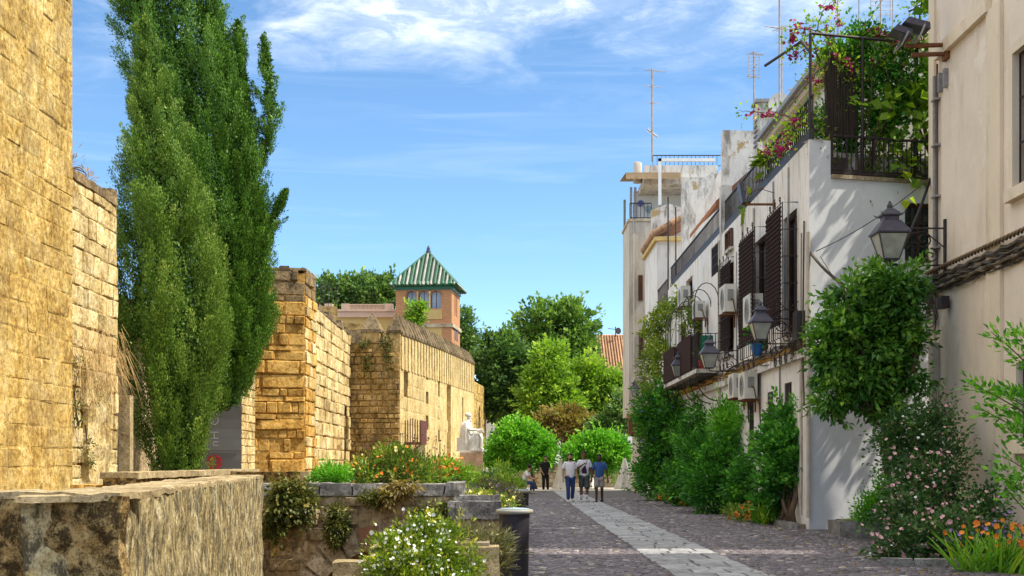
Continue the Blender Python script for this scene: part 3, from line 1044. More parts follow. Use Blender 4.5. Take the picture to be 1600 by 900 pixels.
def gate_and_banner():
    fr = Frame((-8.72, 41.25, 0), (0, 1, 0))
    t = thing('gate_jamb', 'narrow sunlit strip of pale ashlar wall right of the grey banner', 'wall', (-8.72, 42.2, 0))
    MB().fbox(fr, 0, 2.1, 0, 5.6, -1.2, 0).build('wall_core', 'mortar', t)
    masonry(t, fr, 0, 2.1, 0, 5.6, 0.27, (0.35, 0.7), 'sandstone_pale', (0.01, 0.04), 0.016, limit=150)
    b = thing('banner', 'grey cloth banner with upright white letters and a red emblem, beside the cypress', 'banner', (-9.3, 41.0, 0.9))
    x0, x1 = P(316, 0, 41).x, P(376, 0, 41).x
    z0, z1 = 0.85, 5.4
    mb = MB()
    n = 14
    for i in range(n):
        za, zb = z0 + (z1 - z0) * i / n, z0 + (z1 - z0) * (i + 1) / n
        f = lambda z: 41.0 + 0.02 * math.sin(z * 3.1)
        mb.quad((x0, f(za), za), (x1, f(za), za), (x1, f(zb), zb), (x0, f(zb), zb))
        mb.quad((x0, f(za) + .03, za), (x1, f(za) + .03, za), (x1, f(zb) + .03, zb), (x0, f(zb) + .03, zb))
    mb.build('cloth', 'banner_grey', b)
    zs = P(0, 702, 41).z
    MB().box((x0, 40.955, zs - .012), (x1, 40.975, zs + .012)).build('seam', 'ac_grey', b)
    # letters read upwards
    cu = bpy.data.curves.new('letters', 'FONT')
    cu.body = 'nH COLLECTION'
    cu.size = 0.40
    cu.extrude = 0.004
    cu.space_character = 1.12
    cu.offset = -0.008
    tmp = bpy.data.objects.new('letters_tmp', cu)
    COL.objects.link(tmp)
    dg = bpy.context.evaluated_depsgraph_get()
    me = bpy.data.meshes.new_from_object(tmp.evaluated_get(dg))
    bpy.data.objects.remove(tmp)
    me.materials.clear()
    me.materials.append(M['banner_letter'])
    o = bpy.data.objects.new('lettering', me)
    COL.objects.link(o)
    o.parent = b
    # text x axis -> world up, text y axis -> world -X, facing the street
    m = Matrix(((0, -1, 0, 0), (0, 0, -1, 0), (1, 0, 0, 0), (0, 0, 0, 1)))
    m.translation = Vector((P(342, 0, 41).x, 40.955, P(0, 698, 41).z)) - root_loc(b)
    o.matrix_local = m
    # round red emblem: ring, cross bars and four inner corners
    c = P(335, 722.5, 40.95)
    fe = Frame((c.x, 40.95, c.z), (1, 0, 0))
    mb = MB()
    k, r1, r0 = 32, 0.245, 0.205
    for i in range(k):
        a, a2 = 2 * PI * i / k, 2 * PI * (i + 1) / k
        if abs(math.cos((a + a2) / 2)) < 0.10:
            continue
        mb.prism([(r0 * math.cos(a), r0 * math.sin(a)), (r1 * math.cos(a), r1 * math.sin(a)), (r1 * math.cos(a2), r1 * math.sin(a2)), (r0 * math.cos(a2), r0 * math.sin(a2))], fe, 0, .01)
    for sx in (-1, 1):
        for s2 in (-1, 1):
            mb.fbox(fe, *sorted((sx * .03, sx * .058)), *sorted((s2 * .05, s2 * .20)), 0, .011)
            mb.fbox(fe, *sorted((sx * .03, sx * .15)), *sorted((s2 * .05, s2 * .08)), 0, .0105)
            mb.fbox(fe, *sorted((sx * .10, sx * .128)), *sorted((s2 * .085, s2 * .16)), 0, .0115)
        mb.fbox(fe, *sorted((sx * .03, sx * .22)), -.014, .014, 0, .0095)
    mb.build('emblem', 'banner_red', b)
gate_and_banner()

def fortress():
    # square wall tower, weathered front with big blocks
    t = thing('wall_tower', 'square orange stone tower of weathered blocks, right of the banner, with a dark top', 'tower', (-8.2, 46, 0))
    a, b = Vector((-9.75, 44.35, 0)), Vector((-7.28, 45.0, 0))
    fr = Frame(a, b - a)
    W = (b - a).length
    H = 8.15
    fs = Frame((-7.28, 45.0, 0), (0, 1, 0))
    mb = MB()
    mb.hexa([a, b, Vector((-7.28, 47.4, 0)), Vector((-9.75, 47.4, 0)), a + Vector((0, 0, H - .1)), b + Vector((0, 0, H - .1)), Vector((-7.28, 47.4, H - .1)), Vector((-9.75, 47.4, H - .1))])
    mb.build('tower_core', 'sandstone_orange', t)
    v = 0.2
    cnt = 0
    while v < H:
        h = R.uniform(0.18, 0.56)
        if v > H - 0.7:
            h = H - v
        recess = R.random() < 0.2
        u = 0.0
        big = R.random() < 0.45
        while u < W - .01:
            wd = min(R.uniform(0.8, 1.9) if big else R.uniform(0.2, 0.75), W - u)
            if W - u - wd < .15:
                wd = W - u
            if R.random() > (0.4 if recess else 0.10):
                dep = R.uniform(.02, .13) if not (5.0 < v < 5.3) else .24
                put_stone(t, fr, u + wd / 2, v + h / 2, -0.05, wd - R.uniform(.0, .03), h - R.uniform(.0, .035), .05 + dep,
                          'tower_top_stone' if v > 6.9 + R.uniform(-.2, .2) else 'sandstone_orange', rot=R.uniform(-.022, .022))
                cnt += 1
            u += wd
        v += h
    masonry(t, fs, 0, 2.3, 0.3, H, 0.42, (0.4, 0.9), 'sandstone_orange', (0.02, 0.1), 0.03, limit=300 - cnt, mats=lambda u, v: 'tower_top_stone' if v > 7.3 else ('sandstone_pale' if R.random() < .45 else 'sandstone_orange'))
    for (fq, L) in ((fr, W), (fs, 2.3)):
        u = 0
        while u < L:
            wd = min(R.uniform(.3, .7), L - u)
            mb = MB()
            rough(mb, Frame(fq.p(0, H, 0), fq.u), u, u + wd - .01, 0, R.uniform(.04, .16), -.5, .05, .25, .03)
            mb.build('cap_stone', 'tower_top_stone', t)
            u += wd
    # curtain wall running away from the tower
    t = thing('curtain_wall', 'pale sunlit curtain wall between the orange tower and the battlements', 'wall', (-7.25, 52, 0))
    fr = Frame((-7.25, 47.0, 0), (0, 1, 0))
    holes = [(8.2, 9.5, 0.6, 3.9)]
    mb = MB()
    mb.wall(fr, 0, 10.2, 0, 7.1, holes, 0.7)
    mb.fbox(fr, 0, 10.2, 0, 7.09, -1.9, -0.71)
    mb.build('wall_core', 'mortar', t)
    masonry(t, fr, 0, 10.2, 0.1, 7.1, 0.46, (0.7, 1.3), 'sandstone_pale', (0.0, 0.07), 0.025, holes=holes)
    for fq, u0, u1 in ((fr, 0.0, 10.2),):
        u = u0
        while u < u1:
            wd = R.uniform(.5, 1.1)
            mb = MB()
            rough(mb, Frame(fq.p(0, 7.08, 0), fq.u), u, min(u + wd, u1) - .02, 0, R.uniform(.04, .35), -.6, .05, .3, .05)
            mb.build('cap_stone', 'merlon_stone', t)
            u += wd
    # battlemented wall: end face to the camera, long face down the street
    t = thing('battlement_wall', 'long battlemented wall with a row of pointed merlons, behind the statue', 'wall', (-5.6, 57, 0))
    A, B_, C_ = Vector((-7.25, 57.2, 0)), Vector((-4.99, 57.0, 0)), Vector((-2.58, 86, 0))
    fe = Frame(A, B_ - A)
    We = (B_ - A).length
    fl = Frame(B_, C_ - B_)
    L = (C_ - B_).length
    mb = MB()
    mb.wall(fe, 0, We, 0, 6.75, [], .3)
    mb.fbox(fe, 0, We, 6.70, 6.74, -1.5, 0)
    mb.build('end_wall', 'rubble_stone', t)
    masonry(t, fe, 0, We, 0.7, 6.75, 0.26, (0.2, 0.5), 'rubble_stone', (0.02, 0.13), 0.03, vary=.3, limit=140)
    def yu(px):
        # distance along the long face at this column of the photograph
        k = (px - 800) / F
        dx, dy = (C_ - B_).x / L, (C_ - B_).y / L
        return (k * B_.y - B_.x) / (dx - k * dy)
    holes = []
    for pa, pb, z0, z1 in ((631, 638, 3.2, 5.6), (665.5, 669.5, 0.4, 5.9), (684.5, 687, 0.4, 6.4), (698, 704.5, 0.4, 6.0), (722, 724, .4, 5.5)):
        holes.append((yu(pa), yu(pb), z0, z1))
    mb = MB()
    mb.wall(fl, 0, L, 0, 6.3, holes, 0.55)
    for h in holes:
        mb.quad(fl.p(h[0], h[2], -.55), fl.p(h[1], h[2], -.55), fl.p(h[1], h[3], -.55), fl.p(h[0], h[3], -.55))
    mb.quad(fl.p(0, 6.3, 0), fl.p(L, 6.3, 0), fl.p(L, 6.3, -1.6), fl.p(0, 6.3, -1.6))
    mb.build('long_wall', 'long_wall_stone', t)
    # courses of big blocks: near half, where a block is still readable
    masonry(t, fl, 0, 17, 0.6, 6.3, 0.62, (1.3, 2.4), 'long_wall_stone', (0.0, 0.02), 0.02, holes=holes, limit=110)
    def merlon(fr, u, w_, z0, z1, z2, n0=-.62, n1=.05):
        m = MB()
        m.fbox(fr, u - w_ / 2, u + w_ / 2, z0, z1, n0, n1)
        b = m.build('merlon', 'long_wall_stone' if fr is fl else 'rubble_stone', t)
        m = MB()
        e = .05
        base = [fr.p(u - w_ / 2 - e, z1 - .02, n1 + e), fr.p(u + w_ / 2 + e, z1 - .02, n1 + e), fr.p(u + w_ / 2 + e, z1 - .02, n0 - e), fr.p(u - w_ / 2 - e, z1 - .02, n0 - e)]
        up = [p + Vector((0, 0, .12)) for p in base]
        ap = fr.p(u + R.uniform(-.03, .03), z2, (n0 + n1) / 2)
        m.hexa(base + up, skip=(1,))
        m.add(up + [ap], [(0, 1, 4), (1, 2, 4), (2, 3, 4), (3, 0, 4)])
        m.build('merlon_cap', 'merlon_stone', b)
    merlon(fe, 0.95, .82, 6.74, 7.25, 8.2, -.8, .06)
    merlon(fe, 2.03, .5, 5.6, 7.2, 8.15, -.75, .07)
    n = 31
    for i in range(n):
        k = i / (n - 1)
        u = 0.55 + (L - 0.9) * k
        z1 = 7.15 + .85 * k + .25 * k * (1 - k)
        merlon(fl, u, .60, 5.6 + .5 * k, z1, z1 + .98 - .12 * k)
    mb = MB()
    mb.fbox(fl, 0, L, 6.28, 6.75, -.5, -.12)
    mb.build('parapet_walk', 'merlon_stone', t)
    # the stretch past the corner, with one arched recess
    t = thing('end_bastion', 'short ochre bastion at the far end of the battlements, partly behind the statue', 'wall', (-2.2, 90, 0))
    fr = Frame((-2.75, 86.3, 0), Vector((.8, 9.6, 0)))
    mb = MB()
    mb.arch_wall(fr, 0, 9.6, 0, 7.0, [(5.2, .7, 1.6, 4.8)], .7)
    mb.fbox(fr, 0, 9.6, 0, 6.99, -1.6, -.71)
    mb.build('wall', 'long_wall_stone', t)
    masonry(t, fr, 0, 9.6, .4, 7.0, .6, (1.2, 2.2), 'sandstone', (0.0, .05), .03, holes=[(4.3, 6.1, 1.5, 5.7)], limit=100)
    # small red grille balcony on the long face
    u0, u1 = yu(631.5), yu(641)
    b = thing('wall_balcony', 'small dark red slatted balcony on a bracket, on the battlemented wall', 'balcony', fl.p(u0, 2.2, .5))
    zt, zb = P(0, 657, 58.5).z, P(0, 691, 58.5).z
    nn = 0.78
    m = MB().fbox(fl, u0, u1, zb - .1, zb, 0, nn); m.build('floor', 'grille_red', b)
    m = MB().fbox(fl, u0, u1, zb, zt, nn - .03, nn); m.build('side_panel', 'grille_red', b)
    for k in range(7):
        n_ = nn * (k + .5) / 7
        MB().fbox(fl, u0 - .02, u0 + .02, zb, zt + R.uniform(-.02, .1), n_ - .02, n_ + .02).build('bar', 'grille_red', b)
    MB().tube([fl.p(u0, zb - .1, nn), fl.p(u0, zb - .35, nn * .55), fl.p(u0, zb - .75, 0)], .03).build('bracket', 'grille_red', b)
fortress()

# ------------------------------------------------------------------ parapets, bridge and planters in front
def parapets():
    t = thing('parapet', 'thick stained parapet in the near left corner, turning away down the channel', 'parapet', (-3.0, 12, 0))
    f1 = Frame((-7.5, 8.14, -0.05), (1, -.14, 0))
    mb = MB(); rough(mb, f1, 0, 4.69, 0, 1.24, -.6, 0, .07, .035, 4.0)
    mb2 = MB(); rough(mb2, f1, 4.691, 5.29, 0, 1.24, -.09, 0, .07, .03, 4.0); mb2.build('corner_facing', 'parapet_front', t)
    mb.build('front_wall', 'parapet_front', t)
    a, b = Vector((-2.26, 7.42, -1.9)), Vector((-3.72, 19.1, -1.9))
    f2 = Frame(a, b - a)
    L = (b - a).length
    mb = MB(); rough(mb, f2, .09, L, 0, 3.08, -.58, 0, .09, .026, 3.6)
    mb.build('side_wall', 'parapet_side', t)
    for (fr, u0, u1, o_) in ((Frame((-7.5, 8.14, 1.185), (1, -.14, 0)), 0, 5.28, -.004), (Frame((a.x, a.y, 1.175), b - a), 0.0, L, -.002)):
        u = u0
        while u < u1 - .01:
            wd = min(R.uniform(1.0, 1.7), u1 - u)
            if u1 - u - wd < .4: wd = u1 - u
            mb = MB(); rough(mb, fr, u + .006, u + wd - .006, 0, R.uniform(.028, .045), -.6, o_ + R.uniform(-.01, .01), .09, .018, 5)
            mb.build('coping_stone', 'coping', t)
            u += wd
    t = thing('parapet', 'dark stained low parapet behind the front one, at the foot of the cypress', 'parapet', (-7.1, 30, 0))
    a, b = Vector((-7.0, 23.8, 0)), Vector((-7.25, 36.5, 0))
    f = Frame(a, b - a); L = (b - a).length
    mb = MB(); rough(mb, f, 0, L, 0, 1.12, -.6, 0, .25, .02); mb.build('wall', 'parapet_front', t)
    u = 0
    while u < L - .02:
        wd = min(R.uniform(1.2, 2.0), L - u)
        mb = MB(); rough(mb, Frame(a + Vector((0, 0, 1.1)), b - a), u + .008, u + wd - .008, 0, .12, -.66, .05, .2, .015)
        mb.build('coping_stone', 'coping', t)
        u += wd
    t = thing('low_wall', 'short dark low wall with a pale end block, left of the flower bed', 'wall', (-5.4, 30, 0))
    f = Frame((-6.6, 30, 0), (1, 0, 0))
    mb = MB(); rough(mb, f, 0, 1.62, 0, 1.19, -.5, 0, .2, .02); mb.build('wall', 'parapet_front', t)
    mb = MB(); rough(mb, f, 1.63, 1.86, 0, 1.2, -.5, .03, .2, .012); mb.build('end_block', 'coping', t)
parapets()

def bridge():
    t = thing('bridge_wall', 'mossy old bridge wall with an arch and grey coping blocks under the flower bed', 'wall', (-2.4, 20, 0))
    fr = Frame((-4.1, 20.0, 0), (1, 0, 0))
    uc, zc, r = 2.15, -1.15, 1.22
    mb = MB()
    seg = 20
    # spandrel face over the arch
    pr = [(uc - r * math.cos(PI * k / seg), zc + r * math.sin(PI * k / seg)) for k in range(seg + 1)]
    mb.quad(fr.p(0, -1.9), fr.p(uc - r, -1.9), fr.p(uc - r, .9), fr.p(0, .9))
    mb.quad(fr.p(uc + r, -1.9), fr.p(3.3, -1.9), fr.p(3.3, .9), fr.p(uc + r, .9))
    for (ua, va), (ub, vb) in zip(pr, pr[1:]):
        mb.quad(fr.p(ua, va), fr.p(ub, vb), fr.p(ub, .9), fr.p(ua, .9))
        mb.quad(fr.p(ua, va), fr.p(ub, vb), fr.p(ub, vb, -3), fr.p(ua, va, -3))
    mb.fbox(fr, 0, 3.3, .86, .9, -.5, -.01)
    mb.build('wall_core', 'bridge_stone', t)
    n = 15
    for k in range(n):
        a0, a1 = PI * k / n + .018, PI * (k + 1) / n - .018
        ro = r + R.uniform(.36, .46)
        ri = r - .01
        m = MB()
        pts = [(uc - rr * math.cos(a), zc + rr * math.sin(a)) for rr, a in ((ri, a0), (ri, (a0 + a1) / 2), (ri, a1), (ro, a1), (ro, a0))]
        m.prism(pts, fr, -.3, R.uniform(.03, .07))
        m.build('voussoir', 'voussoir_stone' if k not in (6, 9) else 'terracotta_dark', t)
    v = -.3
    while v < .88:
        h = min(R.uniform(.20, .34), .88 - v)
        if .88 - v - h < .1: h = .88 - v
        u = 0
        while u < 3.28:
            wd = min(R.uniform(.25, .6), 3.3 - u)
            mu, mv = u + wd / 2, v + h / 2
            if math.hypot(mu - uc, mv - zc) > r + .56:
                put_stone(t, fr, mu, mv, -.03, wd - .03, h - .03, .03 + R.uniform(.01, .09), 'bridge_stone')
            u += wd
        v += h
    top = Frame((-4.1, 20.0, .885), (1, 0, 0))
    u = 0
    while u < 3.27:
        wd = min(R.uniform(.38, .62), 3.28 - u)
        if 3.28 - u - wd < .2: wd = 3.28 - u
        mb = MB(); rough(mb, top, u + .012, u + wd - .012, 0, R.uniform(.17, .2), -.45, .05, .1, .02, 5)
        mb.build('coping_block', 'grey_coping', t)
        u += wd
    # pier at the right end of the bridge
    mb = MB(); rough(mb, Frame((-.9, 19.95, 0), (1, 0, 0)), 0, .16, 0, 1.08, -.4, .1, .1, .02, 5)
    mb.build('end_pier', 'grey_coping', t)
    # bed that carries the flowers
    t = thing('flower_bed', 'raised bed of earth with a grey stone edge above the bridge wall', 'flower bed', (-2.1, 23, 0))
    MB().box((-3.6, 20.46, 0), (-.95, 26.4, .98)).build('soil', 'earth', t)
    fr = Frame((-.93, 20.4, 0), (0, 1, 0))
    u = 0
    while u < 6:
        wd = R.uniform(.5, .8)
        mb = MB(); rough(mb, fr, u, u + wd - .015, 0, 1.04, -.25, .03, .16, .015); mb.build('edge_stone', 'grey_coping', t)
        u += wd
    t = thing('low_wall', 'grey stone edging of the beds running towards the statue', 'wall', (-1.3, 33, 0))
    fr = Frame((-1.9, 29.0, 0), (1, 0, 0))
    for i in range(3):
        mb = MB(); rough(mb, fr, i * .42, i * .42 + .40, 0, .92, -.35, 0, .16, .02); mb.build('edge_stone', 'grey_coping', t)
    # stepped planter at the street edge
    t = thing('stone_planter', 'stepped planter of pale grey blocks between the bridge pier and the dark bins', 'planter', (-.5, 19, 0))
    fr = Frame((-.93, 18.6, 0), (1, 0, 0))
    mb = MB(); rough(mb, fr, 0, .78, 0, .58, -1.2, 0, .14, .02); mb.build('base', 'bridge_stone', t)
    u = 0
    for wd in (.12, .66):
        mb = MB(); rough(mb, Frame((-.93, 18.6, .585), (1, 0, 0)), u, u + wd - .01, 0, .25, -.35, .05, .09, .02, 5); mb.build('coping_block', 'grey_coping', t)
        u += wd
    mb = MB(); rough(mb, Frame((-.78, 19.0, .6), (1, 0, 0)), 0, .6, 0, .32, -.2, 0, .09, .02, 5); mb.build('upper_block', 'grey_coping', t)
    # planter of the white and grey plants
    t = thing('stone_planter', 'low sunlit stone planter under the white flowering bush and the grey grass', 'planter', (-.8, 14, 0))
    fr = Frame((-1.5, 13.3, 0), (1, 0, 0))
    mb = MB(); rough(mb, fr, 0, 1.36, 0, .52, -1.5, 0, .12, .02); mb.build('wall', 'coping', t)
    MB().box((-1.4, 13.4, .5), (-.24, 14.6, .56)).build('soil', 'earth', t)
    mb = MB()
    a = Frame((-2.05, 14.6, -1.9), (1, 0, 0))
    rough(mb, a, 0, .56, 0, 2.17, -.4, 0, .14, .02)
    single(mb, 'edging_kerb', 'coping', 'pale lit stone rim in front of the bridge arch, left of the white flowers', 'kerb')
bridge()

def pedestal_and_hedge():
    d = 58.2
    x0, x1 = P(718, 0, d).x, P(754, 0, d).x
    zt = P(0, 705, d).z
    t = thing('pedestal', 'plain pinkish stone pedestal under the seated statue', 'pedestal', ((x0 + x1) / 2, d + .5, 0))
    MB().box((x0 - .1, d - .1, 0), (x1 + .1, d + 1.1, .3)).build('plinth', 'pedestal_stone', t)
    MB().box((x0, d, .3), (x1, d + 1.0, zt - .06)).build('block', 'pedestal_stone', t)
    MB().box((x0 + .02, d + .02, zt - .06), (x1 - .02, d + .98, zt)).build('top_slab', 'marble', t)
pedestal_and_hedge()

def bins():
    def one(loc, label, sc=1.0):
        t = thing('litter_bin', label, 'litter bin', loc, 'dark litter bins at the street edge')
        mb = MB()
        mb.lathe(loc, [(.165, 0), (.17, .03), (.175, .4), (.185, .72), (.19, .79)], 28)
        mb.build('body', 'bin_dark', t)
        mb = MB()
        mb.lathe(loc, [(.19, .775), (.226, .785), (.232, .81), (.222, .83), (.19, .835)], 32)
        mb.build('rim', 'bin_rim', t)
        mb = MB()
        mb.lathe(loc, [(.05, .832), (.188, .836), (.17, .846), (.05, .853), (.01, .853)], 28)
        mb.build('lid', 'bin_lid', t)
        MB().box((loc[0] + .02, loc[1] - .185, .17), (loc[0] + .03, loc[1] - .17, .18)).build('rivet', 'ac_white', t)
        return t
    one((.03, 15.6, 0), 'dark round litter bin in the foreground with a pale blue lid and worn rim')
    one((.16, 26.4, 0), 'smaller looking dark litter bin farther back, behind the yellow flowers')
bins()
# ------------------------------------------------------------------ houses on the right
XA = 6.2
def fA(px, py, x=XA):
    """(distance, height) of a photograph point on the street plane x"""
    d = F * x / (px - 800)
    return d, CZ - (py - 723) * d / F

def railing(parent, fr, u0, u1, v0, hgt, band=0.22, pitch=0.17, n=0.0, r=.012):
    m = MB()
    if band:
        m.fbox(fr, u0, u1, v0, v0 + band, n - .03, n + .03)
    m.fbox(fr, u0, u1, v0 + hgt - .04, v0 + hgt, n - .025, n + .025)
    m.fbox(fr, u0, u1, v0 + band + .02, v0 + band + .05, n - .02, n + .02)
    rl = m.build('railing', 'iron', parent)
    k = max(1, int((u1 - u0) / pitch))
    for i in range(k + 1):
        u = u0 + (u1 - u0) * i / k
        MB().fbox(fr, u - r, u + r, v0 + band + .05, v0 + hgt - .04, n - r, n + r).build('baluster', 'iron', rl)
    return rl

def grille(parent, fr, u0, u1, v0, v1, n, nu=4, nv=3, r=.011, name='grille', mat='iron'):
    m = MB()
    for i in range(nu + 1):
        u = u0 + (u1 - u0) * i / nu
        m.fbox(fr, u - r, u + r, v0, v1, n - r, n + r)
    for i in range(nv + 1):
        v = v0 + (v1 - v0) * i / nv
        m.fbox(fr, u0, u1, v - r, v + r, n - r * .8, n + r * 1.2)
    return m.build(name, mat, parent)

def scroll(mb, fr, c, r, n, turns=1.4, a0=0, r_t=.011, sgn=1):
    pts = []
    k = 18
    for i in range(k + 1):
        t = i / k
        rr = r * (1 - .78 * t)
        a = a0 + sgn * turns * 2 * PI * t
        pts.append(fr.p(c[0] + rr * math.cos(a), c[1] + rr * math.sin(a), n))
    mb.tube(pts, r_t, 4, False)

def shuttered_window(parent, fr, u0, u1, v0, v1, cage=.34, blind=True, out=.30):
    """deep opening with glass, an iron cage standing off the wall and a slatted blind hung over it"""
    w_ = MB().fbox(fr, u0, u1, v0, v1, -.20, -.18).build('window', 'window_glass', parent)
    m = MB()
    for (a, b, c, d) in ((u0, u0 + .06, v0, v1), (u1 - .06, u1, v0, v1), (u0 + .06, u1 - .06, v1 - .06, v1), (u0 + .06, u1 - .06, v0, v0 + .08), ((u0 + u1) / 2 - .03, (u0 + u1) / 2 + .03, v0 + .08, v1 - .06)):
        m.fbox(fr, a, b, c, d, -.178, -.12)
    m.build('frame', 'wood_brown', w_)
    e = .10
    m = MB()
    ua, ub, va, vb = u0 - e, u1 + e, v0 - .12, v1 + .1
    for u in (ua, ub):
        m.tube([fr.p(u, va, 0), fr.p(u, va, cage), fr.p(u, vb, cage), fr.p(u, vb, 0)], .014, 4)
        for k in range(1, 5):
            v = va + (vb - va) * k / 5
            m.tube([fr.p(u, v, 0), fr.p(u, v, cage)], .010, 4)
    for k in range(6):
        v = va + (vb - va) * k / 5
        m.tube([fr.p(ua, v, cage), fr.p(ub, v, cage)], .011, 4)
    for k in range(1, 7):
        u = ua + (ub - ua) * k / 7
        m.tube([fr.p(u, va, cage), fr.p(u, vb, cage)], .009, 4)
    # crest and belly scrolls
    for k in range(3):
        u = ua + (ub - ua) * (k + .5) / 3
        scroll(m, fr, (u, vb + .10), .09, cage, 1.2, -PI / 2)
        scroll(m, fr, (u, va - .22), .14, cage * .9, 1.3, PI / 2, .013)
        m.tube([fr.p(u, va - .08, cage * .9), fr.p(u, va, cage)], .011, 4)
    m.build('window_grille', 'iron', w_)
    if blind:
        n = 52
        m = MB()
        vtop = v1 + .02
        dv = (vtop - v0 - .15) / n
        for i in range(n):
            v = vtop - dv * (i + 1)
            m.fbox(fr, ua + .02, ub - .02, v + .008, v + dv - .004, out + .055 + .012 * (i % 2), out + .085 + .012 * (i % 2))
        b = m.build('blind', 'blind', parent, kind='stuff')
    return w_

def plain_window(parent, fr, u0, u1, v0, v1, bars=True, dep=-.2):
    w_ = MB().fbox(fr, u0, u1, v0, v1, dep, dep + .02).build('window', 'window_glass', parent)
    m = MB()
    for (a, b, c, d) in ((u0, u0 + .05, v0, v1), (u1 - .05, u1, v0, v1), (u0 + .05, u1 - .05, v1 - .05, v1), (u0 + .05, u1 - .05, v0, v0 + .05)):
        m.fbox(fr, a, b, c, d, dep + .022, dep + .08)
    m.fbox(fr, (u0 + u1) / 2 - .025, (u0 + u1) / 2 + .025, v0 + .05, v1 - .05, dep + .022, dep + .06)
    m.build('frame', 'wood_brown', w_)
    if bars:
        grille(w_, fr, u0 + .02, u1 - .02, v0 + .02, v1 - .02, -.03, max(3, int((u1 - u0) / .14)), 3, .010)
    return w_

